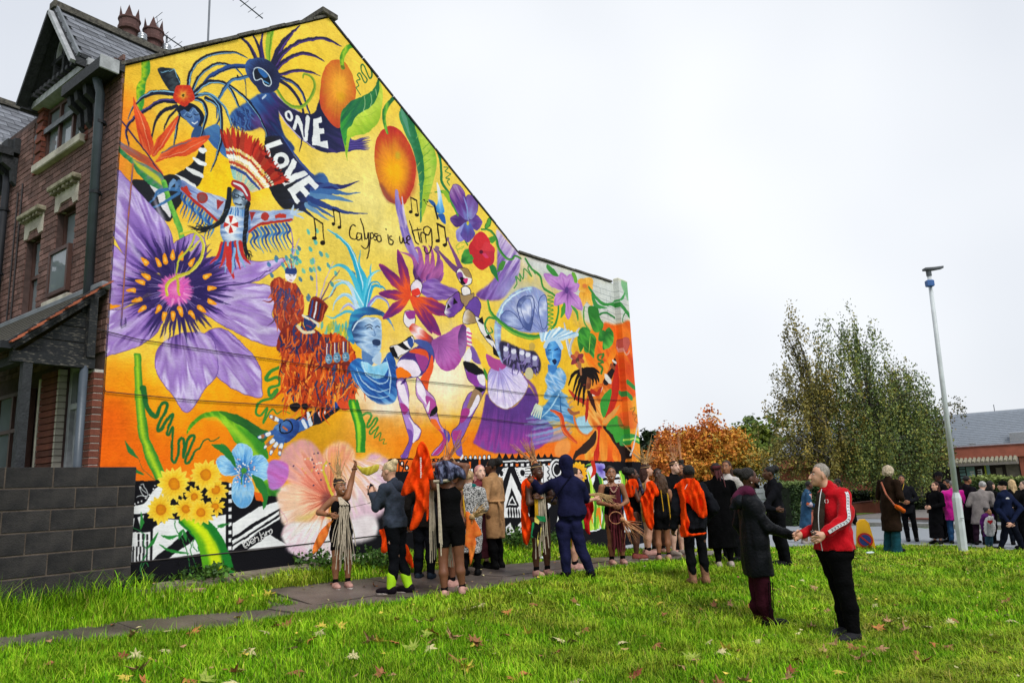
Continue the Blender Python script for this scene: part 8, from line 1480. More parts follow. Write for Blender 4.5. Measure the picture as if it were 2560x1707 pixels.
U_ = Sculpt(P['h']); J = P['J']; U_.c(J['nek'] + np.array([-.05, -.06, -.03]), J['nek'] + np.array([.05, -.06, -.03]), .06, .06, .03).e(J['nek'] + np.array([0, -.08, -.05]), (.09, .06, .08), .03); sculpt_obj('hood_down', [U_], cloth('2e3440'), P['root'])
for n_ in 'LR': S = Sculpt(.012); S.c(J['kn' + n_] * .45 + J['an' + n_] * .55, J['an' + n_] + np.array([0, 0, .0]), .041 * P['H'], .032 * P['H'], .01); sculpt_obj('neon_sock', [S], mat('neon yellow', 'a8dc14', .6, .1), P['root'])
o = MB().box(-.036, .036, -.005, .005, -.075, .075, 0, .003).build('phone', mat('phone glass', '1c1f24', .15, .1)); o.location = at(926, 1224, P['dep'] - .08); o.rotation_euler = (.1, .35, 1.2); tag(o, 'dark smartphone held up by the blonde woman', 'phone')
sheet('orange_sweatshirt', P, 'G', '670,880 700,862 748,855 740,960 742,1060 690,1065 695,960', -.08, .035, M_ORNG, 'short orange sleeve hanging at the front of the blonde woman'); sheet('orange_sweatshirt', P, 'G', '885,1000 920,1010 960,1110 980,1190 960,1205 900,1140 865,1090', .1, .035, M_ORNG, 'orange sweatshirt end hanging behind the knees of the blonde woman')
P = person('person in dark jacket and jeans standing behind the hanging orange sweatshirt', (1062, 1448), (1062, 1165), 10, 'm', ('short', '2a201a'), ('jacket', '1f1c1a', .45), ('trousers', '12141a'), '25303c', group=G1)
P = person('girl in black vest and shorts seen from behind with both arms up at her head', (1136, 1489), (1116, 1150), 8, 'm', ('short', '14100e'), ('vest', '0f0f11', .5), ('shorts', '0e0e10'), SHN, ('down', 'down'), 1.0, {'shR': (1148, 1216, 0), 'elR': (1166, 1166, .05), 'wrR': (1142, 1160, .05), 'shL': (1088, 1216, 0), 'elL': (1070, 1168, .05), 'wrL': (1096, 1158, .08), 'knR': (1148, 1400, 0), 'anR': (1157, 1472, 0), 'knL': (1108, 1402, 0), 'anL': (1112, 1482, -.05)}, group=G1)
headdress(P, [(1115, 1075, 0), (1150, 1085, 0), (1165, 1078, 0), (1128, 1100, 0)], M_STRAWR, n=16, spread=.03); sheet('head_scarf', P, 'g', '385,300 430,260 480,255 560,290 640,340 650,420 600,400 520,430 430,460 395,400', -.1, .07, mat('navy patterned scarf', '23243c', .7, 0, 14, .4, c2='6a7090', mixpos=(.48, .6)))
r = np.random.RandomState(4); strands(P, 'fringe', [P['loc'](1088 + 8 * r.rand(), 1208, -.16) for _ in range(4)], [.72, .75, .85, .7], M_CREAM, .008, .015); strands(P, 'fringe', [P['loc'](1074 + 10 * r.rand(), 1222, .05) for _ in range(10)], [.5 + .4 * r.rand() for _ in range(10)], M_CREAM, .007, .02, seed=5); strands(P, 'fringe', [P['loc'](1120 + 10 * r.rand(), 1352, .1) for _ in range(6)], [.2 + .2 * r.rand() for _ in range(6)], M_CREAM, .007, .03, seed=6)
b = MB(); b.tube([P['loc'](1084, 1203, -.14), P['loc'](1125, 1200, -.14)], .018, 6); b.build('cord_roll', M_CREAM, P['root'])
a = lambda x, y, d=-.12: P['loc'](x, y, d)
S = sheet('orange_sweatshirt', P, 'g', '250,90 285,95 330,180 350,300 372,410 340,420 322,400 332,480 325,620 318,780 305,780 300,690 260,780 215,850 160,868 180,750 215,600 200,520 130,560 78,560 100,480 160,330 215,170', -.14, .05, M_ORNG, 'bright orange sweatshirt hanging in the air beside the girl with raised arms')
b = MB(); [b.box(.0, .012 + .008 * RNG.random(), -.002, .0, -i * .021, -i * .021 + .014) for i in range(12)]; o = b.build('sleeve_print', mat('white print', 'd8d4d0', .8), S); o.location = at(1050, 1146, P['dep'] - .21) - P['base']
P = person('girl in yellow fringe holding an orange bandana and a straw headdress', (1126, 1467), (1140, 1172), 60, 'm', ('short', '1a1412'), ('dress', '141416', .37), ('none', ''), SHN, ('down', 'fwd'), .92, {'elR': (1150, 1270, -.1), 'wrR': (1158, 1296, -.14)}, group=G1)
strands(P, 'yellow_fringe', [P['loc'](1144 + 12 * np.random.rand(), 1215, -.12) for i in range(14)], [.5 + .3 * (i % 4) / 3 for i in range(14)], M_YCORD, .008, .02); sheet('bandana', P, 'g', '660,700 740,780 800,910 745,940 750,1000 700,1185 680,1040 645,1000 660,850', -.2, .022, M_BAND)
o = MB(); c0 = P['loc'](1180, 1292, -.22); r = np.random.RandomState(9)
for i in range(22): t = P['loc'](1195 + 25 * r.rand(), 1250 + 40 * r.rand(), -.25); o.tube([c0, (c0 + t) / 2 + r.randn(3) * .02, t], (.008, .008, .002), 4, caps=False)
o.ball(c0, (.05, .04, .04), 8, 5); o.tube([c0 + np.array([.08 * math.cos(t) - .08, 0, .08 * math.sin(t) - .04]) for t in np.linspace(0, 6.28, 16)], .006, 5); o = o.build('straw_headdress', M_STRAW); o.location = P['base']; o.rotation_euler = P['root'].rotation_euler; tag(o, 'loose straw headdress held low by the girl in yellow fringe', 'headdress')
P = person('woman with teal scarf and grey dotted coat seen from behind', (1180, 1439), (1170, 1175), 5, 'f', ('short', 'a88c64'), ('coat', '7a7a7a', .22), ('leggings', '0f0f11'), '121214', ('front', 'front'), 1.02, group=G1); P['top'].data.materials[0] = mat('dotted grey tweed', '2a2a2c', .9, 0, 60, .3, c2='b4b4b2', mixpos=(.44, .52)); drape('scarf', P, [(P['J']['nek'] + np.array([-.07, 0, -.0]), P['J']['nek'] + np.array([.07, 0, .0]), .05, .05, None)], cloth('14605c'), .012)
P = person('woman with long pink hair facing the beige coat', (1205, 1420), (1199, 1163), 150, 'p', ('long', 'c8908c'), ('jacket', '6a2e34', .42), ('skirt', '3a1820'), '141416', group=G1)
P = person('woman in a belted beige trench coat and tall black boots seen from the side', (1242, 1424), (1230, 1148), 295, 'd', ('puff', '0f0d0c'), ('coat', 'a07a54', .28), ('leggings', '0d0d0f'), ('kneeboot', '0f0f10'), ('front', 'front'), 1.08, group=G1, hy=-10)
J = P['J']; H_ = P['H']; b = MB(); b.tube([J['bel'] + np.array([.112 * H_ * math.cos(t), .088 * H_ * math.sin(t), -.01]) for t in np.linspace(0, 6.283, 22)], .022, 5, caps=False); b.tube([J['bel'] + np.array([-.1, -.13, -.02]), J['bel'] + np.array([-.13, -.2, -.14]), J['bel'] + np.array([-.12, -.2, -.3])], .02, 5); b.build('belt', cloth('a07a54'), P['root'])
# ---- middle group
P = person('child in tall straw headdress and orange cape with arms folded', (1357, 1441), (1341, 1158), 150, 'd', ('short', '16110e'), ('dress', '121214', .36), ('none', ''), SHN, ('cross', 'cross'), .9, hy=-15, group=G1, paint=True)
headdress(P, [(1290, 1090, 0), (1310, 1085, 0), (1325, 1092, 0), (1335, 1110, 0), (1280, 1112, 0)], M_STRAWR, n=40, spread=.03); L = P['loc']
sheet('cape', P, 'h', '100,490 180,435 240,460 230,540 150,590 160,800 185,900 165,1080 115,1075 90,850 95,600', -.08, .05, M_ORNG); sheet('cape', P, 'h', '330,590 370,580 350,700 370,890 345,890', .1, .03, M_ORNG)
r = np.random.RandomState(3); strands(P, 'fringe', [L(1340 + 24 * r.rand(), 1232, -.2) for _ in range(22)], [.45 + .45 * r.rand() for _ in range(22)], M_CREAM, .008, .02); strands(P, 'yellow_fringe', [L(1335 + 10 * r.rand(), 1236, -.23) for _ in range(9)], [.28 + .1 * r.rand() for _ in range(9)], M_YCORD, .009, .01); beads(P, P['J']['wrR'], .035, 10, .014); beads(P, P['J']['wrL'], .035, 10, .014)
fl = empty('flag', P['base'], P['root'].rotation_euler[2], 'small green yellow and black flag hanging from the folded arms', 'flag')
for q, c in (([(1338, 1288), (1362, 1290), (1364, 1304), (1350, 1302)], '1f7a48'), ([(1336, 1292), (1348, 1300), (1346, 1310), (1336, 1304)], 'c8bc5c'), ([(1334, 1306), (1352, 1308), (1348, 1350), (1330, 1338)], '15161a'), ([(1330, 1306), (1335, 1304), (1332, 1345), (1327, 1340)], '1f7a48'), ([(1348, 1312), (1354, 1320), (1344, 1366), (1342, 1350)], 'c8bc5c')): MB().prism([L(x, y, -.27 - .004 * i) for i, (x, y) in enumerate(q)], (0, .008, 0)).build('flag_panel', cloth(c), fl)
P = person('woman in navy hooded tracksuit reaching out to the child in the headdress', (1447, 1445), (1413, 1138), -14, 'm', ('hood', '1f2142'), ('jacket', '1f2142', .5), ('trousers', '1f2142'), '0d0d0f', ('fwd', 'fwd'), 1.2, {'elL': (1352, 1226, .1), 'wrL': (1334, 1206, .05), 'shL': (1382, 1208, 0), 'shR': (1452, 1212, 0), 'elR': (1464, 1246, .12), 'knR': (1452, 1372, 0), 'anR': (1478, 1432, 0), 'knL': (1412, 1372, 0), 'anL': (1416, 1432, 0), 'hipL': (1408, 1315, 0), 'hipR': (1438, 1315, 0)}, group=G1)
MB().tube([P['loc'](1428, 1188, -.13), P['loc'](1400, 1225, -.15), P['loc'](1378, 1255, -.1)], .009, 4).build('bag_strap', cloth('15162c'), P['root'])
P = person('child in red costume mostly hidden behind the navy tracksuit', (1440, 1424), (1436, 1170), 100, 'f', ('short', '2a1c14'), ('dress', '16161a', .37), ('none', ''), SHN, ('fwd', 'fwd'), .95, group=G1); L = P['loc']
sheet('red_apron', P, 'h', '670,680 770,650 800,760 760,880 765,1000 720,960 700,850', -.1, .04, cloth('b41a18')); r = np.random.RandomState(2); b = MB(); [b.tube([L(1462, 1236, -.15), L(1490 + 20 * r.rand(), 1232 + 10 * r.rand(), -.2), L(1515 + 30 * r.rand(), 1236 + 30 * r.rand(), -.2)], (.01, .008, .002), 4) for _ in range(20)]; b.build('straw_bunch', M_STRAW, P['root']); strands(P, 'yellow_fringe', [L(1425 + 8 * r.rand(), 1345, .02) for _ in range(6)], [.25] * 6, M_YCORD, .01, .05)
P = person('smiling girl in burgundy fringe and wooden beads facing the camera', (1545, 1412), (1525, 1166), 172, 'b', ('bun', '17110f'), ('dress', '131315', .36), ('none', ''), SHN, ('front', 'front'), .98, hy=6, group=G1, mouth=1, paint=True); L = P['loc']; r = np.random.RandomState(7)
strands(P, 'burgundy_fringe', [L(1524 + 24 * r.rand(), 1214 + 6 * r.rand(), -.13) for _ in range(46)], [.55 + .5 * r.rand() for _ in range(46)], M_BURG, .009, .035); b = MB(); [b.ball(L(1518 + 32 * t, 1196 + 34 * math.sin(3.14 * t), -.16), .014, 6, 4) for t in np.linspace(0, 1, 17)]; b.build('bead_necklace', mat('pale beads', 'b08a78', .5), P['root'], True); beads(P, P['J']['wrL'], .034, 10, .014); beads(P, P['J']['wrR'], .034, 10, .014)
def hoop_straw(P, c, tips, label, n=26):
 L = P['loc']; b = MB(); c0 = L(*c); r = np.random.RandomState(5)
 for i in range(n): t = L(*tips[i % len(tips)]) + r.randn(3) * .05; b.tube([c0, (c0 + t) / 2 + r.randn(3) * .025, t], (.008, .007, .002), 4, caps=False)
 b.ball(c0, (.045, .04, .04), 8, 5); b.tube([c0 + P['R'].T @ np.array([.1 * math.cos(t) - .1, 0, .09 * math.sin(t) + .03]) for t in np.linspace(0, 6.283, 18)], .007, 5, caps=False); o = b.build('straw_headdress', M_STRAWR); o.location = P['base']; o.rotation_euler = P['root'].rotation_euler; tag(o, label, 'headdress', 'straw headdresses carried in the hand')
hoop_straw(P, (1556, 1298, -.25), [(1585, 1345, -.2), (1600, 1330, -.2), (1575, 1350, -.2), (1610, 1345, -.2), (1590, 1310, -.2)], 'straw headdress with a hoop hanging from the hands of the girl in burgundy fringe')
P = person('girl with short black ponytail and bundled orange sweatshirt looking right', (1594, 1398), (1578, 1170), 95, 'd', ('puff', '0e0c0b'), ('dress', '121214', .36), ('none', ''), ('shoe', '7a4038', 1), ('cross', 'cross'), .95, hy=0, group=G1); L = P['loc']
sheet('orange_sweatshirt', P, 'i', '110,400 200,390 212,500 170,550 105,540', -.17, .06, M_ORNG, 'orange sweatshirt bundled in the arms of the girl with the black ponytail'); sheet('orange_sweatshirt', P, 'i', '30,515 90,530 150,640 190,770 170,805 110,790 80,680', -.14, .05, M_ORNG, 'orange sweatshirt hanging between the burgundy fringe and the girl with the ponytail'); drape('yellow_sash', P, [(L(1566, 1200, -.02), L(1560, 1245, -.06), .03, .04, .5)], cloth('b08a24'), .012); drape('patterned_cloth', P, [(L(1596, 1198, -.1), L(1606, 1230, -.1), .035, .05, .6)], _mc['navy patterned scarf'], .012); drape('blue_cloth', P, [(L(1553, 1240, -.16), L(1556, 1285, -.16), .03, .035, .5)], cloth('1f5aa8'), .012)
P = person('girl with long curly brown hair and spiky straw headdress in profile', (1622, 1388), (1614, 1160), 88, 'f', ('curl', '3a2018'), ('vest', 'b08c50', .45), ('shorts', '9a7a30'), SHN, group=G1); headdress(P, [(1575, 1120, 0), (1600, 1110, 0), (1628, 1098, 0), (1640, 1140, 0), (1560, 1110, .2)], n=26, spread=.04)
P = person('child with white dots painted on the forehead between two headdresses', (1648, 1384), (1642, 1172), 170, 'd', ('short', '14100e'), ('dress', '15151a', .37), ('none', ''), SHN, group=G1, paint=True)
P = person('small child with loose brown hair seen from behind, orange sweatshirt over one shoulder', (1660, 1400), (1652, 1186), -5, 'b', ('curl', '4a3424'), ('vest', '17171a', .5), ('shorts', '0f0f11'), SHN, ('down', 'down'), .95, group=G1); L = P['loc']
sheet('orange_sweatshirt', P, 'i', '300,420 350,400 400,450 415,545 370,560 365,700 360,870 320,860 275,760 240,600 250,560 290,500', -.08, .055, M_ORNG, 'orange sweatshirt slung over the shoulder of the small brown haired child'); strands(P, 'yellow_cord', [L(1652, 1225, -.15), L(1668, 1232, -.15), L(1670, 1236, -.14)], [.35, .4, .42], M_YCORD, .008, .01)
P = person('girl with whitened face and tall straw headdress in a dark top', (1697, 1390), (1684, 1152), 150, 'p', ('short', '3a2418'), ('jacket', '131214', .4), ('shorts', '121214'), ('shoe', '8a8078', 1), ('down', 'fwd'), 1.02, group=G1); headdress(P, [(1665, 1095, 0), (1675, 1080, 0), (1690, 1105, 0), (1668, 1130, 0), (1700, 1125, 0)], M_STRAWR, n=34, spread=.03)
P = person('person with a very tall black bun behind the girl with the whitened face', (1706, 1386), (1702, 1160), 200, 'b', ('topbun', '0d0b0a'), ('jacket', '1f1c1c', .45), ('trousers', '1a1a1e'), SHN, group=G1); headdress(P, [(1697, 1075, 0), (1694, 1085, 0), (1700, 1090, 0)], M_STRAWR, n=12, spread=.015, hoop=False)
P = person('woman in tan boots with an orange sweatshirt draped over her dark padded jacket', (1749, 1461), (1720, 1163), -12, 'd', ('short', '141210'), ('puffer', '1a1c22', .46), ('leggings', '101114'), ('boot', '84604a'), ('down', 'pocket'), 1.05, group=G1); L = P['loc']
sheet('orange_sweatshirt', P, 'i', '560,470 640,390 720,372 800,400 870,560 888,700 880,755 820,750 740,650 690,610 690,700 715,800 712,905 780,915 880,905 878,918 700,942 630,932 640,760 620,560 600,470', -.17, .05, M_ORNG, 'orange sweatshirt draped over the back of the woman in tan boots')
b = MB(); b.beam(L(1712, 1222, -.25), L(1718, 1210, -.25), .016, .004); b.build('print', _mc['white print'], P['root'])
P = person('woman in long black fur coat with braided red brown hair seen from behind', (1813, 1420), (1788, 1158), 0, 'm', ('short', '17100f'), ('coat', '08080a', .19, (.95, .3, .4)), ('leggings', '0b0b0d'), 'a0948c', ('front', 'front'), 1.25, group=G1); strands(P, 'braids', [P['hl'](x, -.1, .03) for x in np.linspace(-.05, .05, 9)], [.2 + .05 * (i % 3) for i in range(9)], mat('red brown braids', '54262a', .7), .01, .02); drape('hair_wrap', P, [(P['hl'](-.05, -.1, .04), P['hl'](.05, -.1, .05), .03 * 1, .03, None)], cloth('4a2226'), .01)
P = person('woman with long brown hair and white top facing the fur coat', (1832, 1402), (1815, 1152), 215, 'b', ('long', '38241a'), ('jacket', 'b4b0ac', .5), ('trousers', '15161a'), '141416', group=G1)
P = person('woman with glasses and high black bun pointing to the right behind the parka', (1962, 1414), (1922, 1166), 268, 'd', ('puff', '0f0d0c'), ('jacket', '14151a', .47), ('trousers', '111216'), '19191b', ('down', 'down'), 1.12, {'elL': (1912, 1270, -.25), 'wrL': (1938, 1273, -.33), 'shL': (1945, 1216, -.1)}, group=G1); L = P['loc']
b = MB(); [b.tube([P['hl'](s * .033 + .018 * math.cos(t), .092, .01 + .016 * math.sin(t)) for t in np.linspace(0, 6.28, 12)], .0018, 4, caps=False) for s in (-1, 1)]; [b.tube([P['hl'](s * .05, .088, .012), P['hl'](s * .078, .0, .012)], .0018, 4) for s in (-1, 1)]; b.build('glasses', mat('thin gold frame', 'a8946a', .4), P['root']); MB().tube([L(1966, 1350, -.1), L(1974, 1410, -.1)], .012, 4).build('side_stripe', mat('white tape', 'c8ccd0', .7), P['root']); MB().tube([P['J']['wrL'] + (P['J']['wrL'] - P['J']['elL']) * .4, P['J']['wrL'] + (P['J']['wrL'] - P['J']['elL']) * .78], (.011, .008), 6).build('pointing_finger', skinm(SK['d']), P['root'], True)
# ---- the handshake
P = person('woman in long black raincoat over a burgundy hood shaking hands with the man in red', (1910, 1563), (1866, 1170), 86, 'd', ('short', '15110f'), ('coat', '16181c', .31, (.45, .05, .15)), ('trousers', '3a1420'), '101012', ('down', 'down'), 1.14, {'shR': (1868, 1252, -.1), 'elR': (1920, 1318, -.18), 'wrR': (1976, 1336, -.08), 'knR': (1908, 1490, -.08), 'knL': (1895, 1490, .08), 'anR': (1922, 1550, -.08), 'anL': (1900, 1550, .1)}, group=None)
S = Sculpt(.011); J = P['J']; S.e(P['hl'](0, -.1, .06), .05, .02).c(P['hl'](0, -.1, .06), P['hl'](0, -.14, .075), .045, .04, .02).warp(.004, 70); sculpt_obj('hair_bun', [S], mat('hair 15110f', '15110f'), P['root'])
drape('burgundy_hood', P, [(J['nek'] + np.array([-.07, -.03, .02]), J['nek'] + np.array([.07, -.03, .02]), .06, .06, None), (J['nek'] + np.array([0, -.06, -.01]), J['nek'] + np.array([0, -.12, -.05]), .085, .07, None), (J['nek'] + np.array([.05, .04, .0]), J['nek'] + np.array([.04, .1, -.1]), .03, .02, None)], cloth('4c1c34'), .01); drape('raincoat_hood', P, [(J['nek'] + np.array([-.06, -.12, -.08]), J['nek'] + np.array([.06, -.12, -.08]), .07, .07, None), (J['nek'] + np.array([0, -.14, -.1]), J['nek'] + np.array([0, -.2, -.14]), .06, .03, None)], cloth('1d2026', .45), .01)
S = Sculpt(.011); S.c(J['elR'], J['elR'] + (J['wrR'] - J['elR']) * .9, .062, .05, .02).c(J['elR'] + (J['shR'] - J['elR']) * .3, J['elR'], .07, .064, .02).warp(.006, 30); sculpt_obj('wide_sleeve', [S], cloth('16181c', .45, .05, .15), P['root']); MB().ball(P['hl'](.084, -.01, -.045), .008, 6, 4).build('pearl_earring', mat('pearl', 'c8b8a8', .3), P['root']); b = MB(); b.tube([P['hl'](.07, .03, -.05), P['hl'](.05, .07, -.085), P['hl'](.02, .08, -.1)], (.006, .018, .02), 6); b.build('lowered_mask', cloth('101012'), P['root'])
for k_ in range(3): MB().tube([P['loc'](1921 + k_ * 5, 1455, -.22), P['loc'](1923 + k_ * 5, 1500, -.2), P['loc'](1924 + k_ * 4, 1545, -.17)], .006, 4).build('trouser_stripe', cloth('180a12'), P['root'])
P = person('man with short grey hair in a red track jacket with white sleeve tape shaking hands', (2122, 1596), (2052, 1146), 240, 'f', ('crop', '8c857c'), ('jacket', 'b00a18', .485, (.7, .1, .12)), ('trousers', '0c0c0e'), ('shoe', '2c2c30', 1), ('down', 'down'), 1.16, {'head': (2048, 1187, 0), 'nek': (2070, 1226, 0), 'shL': (2108, 1238, -.12), 'shR': (2062, 1240, .15), 'che': (2085, 1280, 0), 'bel': (2087, 1335, 0), 'pel': (2086, 1372, 0), 'elL': (2112, 1300, -.24), 'wrL': (2062, 1333, -.26), 'elR': (2045, 1320, .12), 'wrR': (2006, 1334, .05), 'hipL': (2096, 1390, -.08), 'hipR': (2076, 1392, .08), 'knL': (2116, 1485, -.1), 'knR': (2105, 1488, .1), 'anL': (2135, 1583, -.1), 'anR': (2112, 1570, .1)}, hy=32)
J = P['J']; L = P['loc']; R_i = P['R'].T; oc = R_i @ np.array([.12, -1, .12]); oc /= np.linalg.norm(oc)
tape = [J['shL'] + np.array([0, 0, .05]) + oc * .03, J['shL'] + oc * .082, J['shL'] * .5 + J['elL'] * .5 + oc * .076, J['elL'] + oc * .07, J['elL'] * .5 + J['wrL'] * .5 + oc * .062, J['wrL'] * .93 + J['elL'] * .07 + oc * .052]
tp = crom(np.array(tape), False, 6); b = MB()
for i in range(len(tp) - 1): b.beam(tp[i], tp[i + 1] + (tp[i + 1] - tp[i]) * .05, .034, .006, oc)
to = b.build('sleeve_tape', mat('white tape', 'c8ccd0', .7), P['root']); b = MB(); ds = np.r_[0, np.cumsum(np.linalg.norm(np.diff(tp, axis=0), axis=1))]
for q in np.arange(.04, ds[-1] - .02, .034):
 c = np.array([np.interp(q, ds, tp[:, i]) for i in range(3)]) + oc * .005; i = min(int(np.searchsorted(ds, q)), len(tp) - 1); tn = tp[i] - tp[i - 1]; tn /= np.linalg.norm(tn); sd = np.cross(tn, oc); b.tube([c + sd * .009 + tn * .006, c + sd * .007 - tn * .006, c - tn * .009, c - sd * .007 - tn * .006, c - sd * .009 + tn * .006], .0022, 4)
b.build('tape_motif', mat('dark print', '22242c', .7), to)
ec = L(2066, 1252, -.2); b = MB(); [b.tube([ec + R_i @ np.array([s * (.004 + .014 * math.sin(t)), 0, .018 * math.cos(t) - .002]) for t in np.linspace(.3, 2.9, 8)], .0035, 4) for s in (-1, 1)]; b.build('chest_emblem', mat('white thread', 'd0c8c8', .8), P['root'])
b = MB(); zz = crom(np.array([L(2054, 1222, -.12), L(2050, 1245, -.14), L(2046, 1290, -.16), L(2049, 1335, -.16), L(2056, 1376, -.15)]), False, 5); b.tube(list(zz), .005, 4); b.build('zip', mat('white zip', 'c4c6c8', .5), P['root'])
drape('collar', P, [(J['nek'] + np.array([-.05, -.02, .01]), J['nek'] + np.array([.05, -.02, .01]), .05, .05, None), (J['nek'] + np.array([0, .03, .0]), J['nek'] + np.array([0, -.05, .02]), .055, .06, None)], cloth('b00a18', .7, .1, .12), .01); drape('shirt_front', P, [(L(2052, 1240, -.06), L(2044, 1330, -.06), .05, .065, .8)], cloth('3a322a'), .01)
b = MB(); b.tube([L(2026, 1327, -.3), L(2036, 1336, -.32), L(2046, 1338, -.3)], .006, 5); b.tube([L(2030, 1324, -.3), L(2040, 1332, -.32)], .005, 5); o = b.build('folded_glasses', mat('dark frame', '1c1416', .3)); o.location = P['base']; o.rotation_euler = P['root'].rotation_euler; tag(o, 'dark folded glasses in the left hand of the man in red', 'glasses')
# ---- people by the road
P = person('person in long denim coat with colourful sleeves in the distance between the handshakers', (2013, 1359), (2020, 1204), 95, 'd', ('short', '14110f'), ('coat', '2a4a66', .26), ('trousers', '8a7860'), 'a8a09a', ('front', 'front'), 1.05, group=G2); [drape('patterned_sleeve', P, [(P['J']['sh' + n_], P['J']['el' + n_], .075, .065, None), (P['J']['el' + n_], P['J']['wr' + n_], .065, .05, None)], mat('patchwork sleeve', 'b8582c', .8, 0, 9, .2, c2='b4b4c0', mixpos=(.45, .5)), .02) for n_ in 'LR']
P = person('person in red coat with a black bag half hidden behind the man in red', (2112, 1362), (2093, 1196), 280, 'd', ('short', '14110f'), ('coat', 'a8121c', .35), ('trousers', '15151a'), '141416', ('front', 'front'), 1.25, group=G2); drape('black_bag', P, [(P['loc'](2134, 1275, -.2), P['loc'](2136, 1300, -.2), .08, .12, .6)], cloth('0d0d0f'), .02)
P = person('woman with big white curly hair in long brown coat with an orange shoulder bag', (2234, 1381), (2219, 1164), 72, 'p', ('bob', 'b8a890'), ('coat', '2c1f16', .245), ('flare', '16404a'), '1a1c20', ('front', 'front'), 1.15, group=G2); L = P['loc']; drape('shoulder_bag', P, [(L(2240, 1265, -.3), L(2258, 1276, -.28), .05, .06, .6)], cloth('c85a1c'), .014); MB().tube([L(2203, 1205, -.14), L(2215, 1235, -.27), L(2236, 1262, -.3)], .018, 5).build('bag_strap', cloth('b06a54'), P['root']); MB().tube([L(2228, 1200, -.1), L(2233, 1206, -.12)], .02, 5).build('scarf_edge', cloth('c88a1c'), P['root'])
P = person('woman in dark clothes with a yellow lanyard listening with hand at her chest', (2282, 1353), (2252, 1188), 205, 'b', ('bun', '15110f'), ('jacket', '1c1d22', .42), ('leggings', '0e0e12'), ('boot', '101012'), ('front', 'front'), 1.0, group=G2, legs=None); L = P['loc']; MB().tube([L(2249, 1209, -.14), L(2254, 1232, -.2), L(2260, 1209, -.14)], .008, 4).build('lanyard', mat('yellow lanyard', 'c8a81c', .6), P['root'])
P = person('woman with reddish brown bob in long black coat', (2344, 1360), (2337, 1205), 255, 'f', ('long', '3c1c14'), ('coat', '0c0c0e', .3), ('skirt', '0f0e12'), '121214', ('front', 'front'), 1.12, group=G2)
P = person('person in a wide black brimmed hat behind the reddish bob', (2352, 1354), (2347, 1182), 262, 'd', ('hat', '0f0d0c'), ('jacket', '141416', .42), ('trousers', '131318'), 'b8bcc0', group=G2)
P = person('woman with short dark hair looking left beside the magenta coat', (2368, 1355), (2366, 1200), 262, 'b', ('short', '14110f'), ('jacket', '101014', .42), ('trousers', '101014'), '141416', group=G2)
P = person('person with cropped grey hair in bright magenta coat and jeans', (2390, 1359), (2381, 1201), 20, 'f', ('crop', '8a8884'), ('puffer', 'b80c84', .37, (.9, .4, .1)), ('trousers', '24466a'), '1b1d24', ('down', 'down'), 1.25, group=G2)
P = person('smiling woman with black hair and dark padded coat right of the lamp post', (2430, 1358), (2415, 1190), 85, 'b', ('short', '100e0d'), ('puffer', '17141c', .35), ('trousers', '101014'), '141416', ('pocket', 'pocket'), 1.2, group=G2, mouth=1)
P = person('person with short silver hair in pale grey coat seen from behind', (2452, 1362), (2455, 1204), 25, 'p', ('crop', 'a4a2a0'), ('coat', '7c7674', .33), ('trousers', '2a1a28'), '141416', ('front', 'front'), 1.22, group=G2)
P = person('woman with dark hair and black scarf looking right behind the silver haired person', (2480, 1358), (2474, 1203), 80, 'f', ('long', '14100f'), ('coat', '121214', .35), ('trousers', '121216'), '141416', ('front', 'front'), 1.1, group=G2)
P = person('small child in open purple coat and white t-shirt with a red heart', (2474, 1370), (2468, 1270), 165, 'b', ('bun', '120f0e'), ('puffer', '4c1c58', .3), ('trousers', '2a4654'), '3a3a44', ('down', 'down'), 1.15, group=G2); L = P['loc']
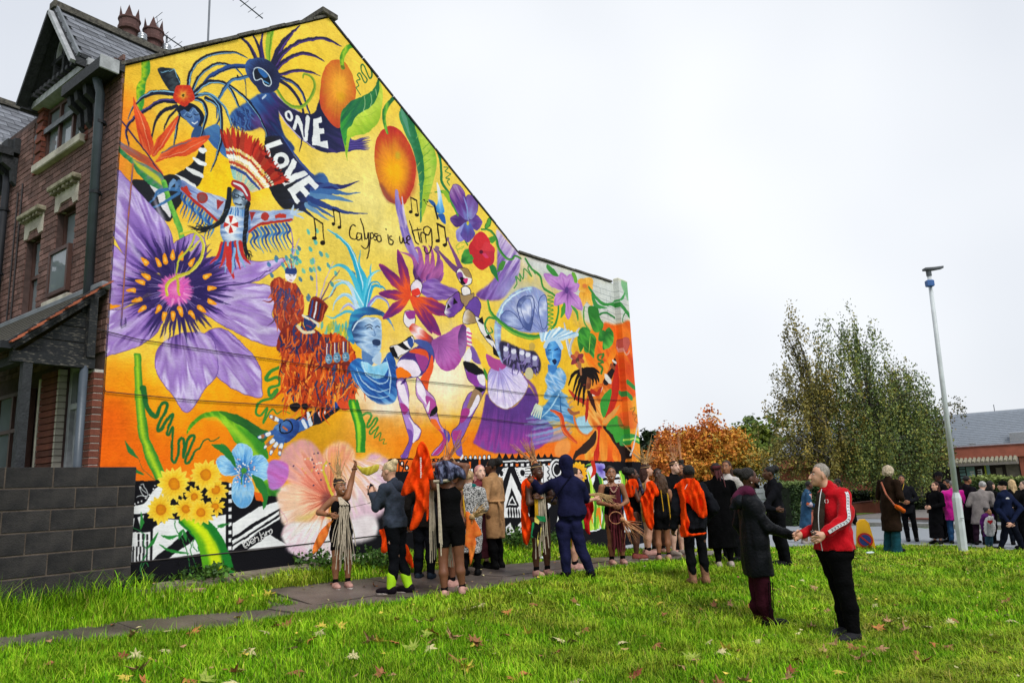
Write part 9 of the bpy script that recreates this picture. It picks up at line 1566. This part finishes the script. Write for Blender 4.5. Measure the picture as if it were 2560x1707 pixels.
sheet('t_shirt', P, 'l', '1700,870 1820,850 1835,1100 1690,1090', -.17, .03, cloth('c4c4c2'), h=.016); b = MB(); hx = lambda t: (16 * math.sin(t) ** 3, 13 * math.cos(t) - 5 * math.cos(2 * t) - 2 * math.cos(3 * t) - math.cos(4 * t)); c = L(2476, 1304, -.235); b.prism([c + P['R'].T @ np.array([hx(t)[0] * .004, 0, hx(t)[1] * .0034]) for t in np.linspace(0, 6.283, 18, endpoint=False)], P['R'].T @ np.array([0, .02, 0])); b.build('heart_print', mat('red print', 'c01c20', .7), P['root'])
b = MB()
for i in range(3):
 for k_ in range(5): q = c + P['R'].T @ np.array([-.07 + k_ * .034 + RNG.uniform(-.004, .004), -.004, -.10 - i * .045]); b.tube([q, q + P['R'].T @ np.array([.008, 0, .02]), q + P['R'].T @ np.array([.018, 0, -.004])], .004, 4)
b.build('shirt_lettering', mat('black print', '1c1c1e', .7), P['root'])
P = person('man in black beanie and navy jacket with a small white dome logo, hands clasped behind', (2532, 1376), (2506, 1202), 325, 'f', ('beanie', '0c0c0e'), ('jacket', '17203c', .46), ('trousers', '10141f'), '101012', ('pocket', 'down'), 1.3, {'knL': (2512, 1330, 0), 'anL': (2502, 1368, 0), 'knR': (2540, 1330, -.1), 'anR': (2556, 1372, -.1), 'elR': (2552, 1270, -.2), 'wrR': (2528, 1306, -.3), 'elL': (2490, 1270, 0), 'wrL': (2522, 1304, -.25)}, hy=-30, group=G2); L = P['loc']
b = MB(); [b.tube([L(2519 + 5 * (1 - .3 * i) * math.cos(t) * .8, 1247 - 4 * (1 - .3 * i) * math.sin(t), -.33) for t in np.linspace(.1, 3.0, 7)], .006, 4) for i in range(3)]; b.build('dome_logo', mat('white print', 'd8d4d0', .8), P['root'])
P = person('woman with long blonde hair behind the man in the beanie', (2545, 1362), (2528, 1199), 30, 'p', ('long', 'c0a478'), ('jacket', '141416', .42), ('trousers', '141a24'), '141416', b=1.1, group=G2)
P = person('person in black cut off by the right edge of the picture', (2562, 1372), (2560, 1203), 290, 'p', ('short', '6a5a50'), ('jacket', '0f0f12', .44), ('trousers', '101014'), '141416', ('front', 'front'), 1.1, group=G2)
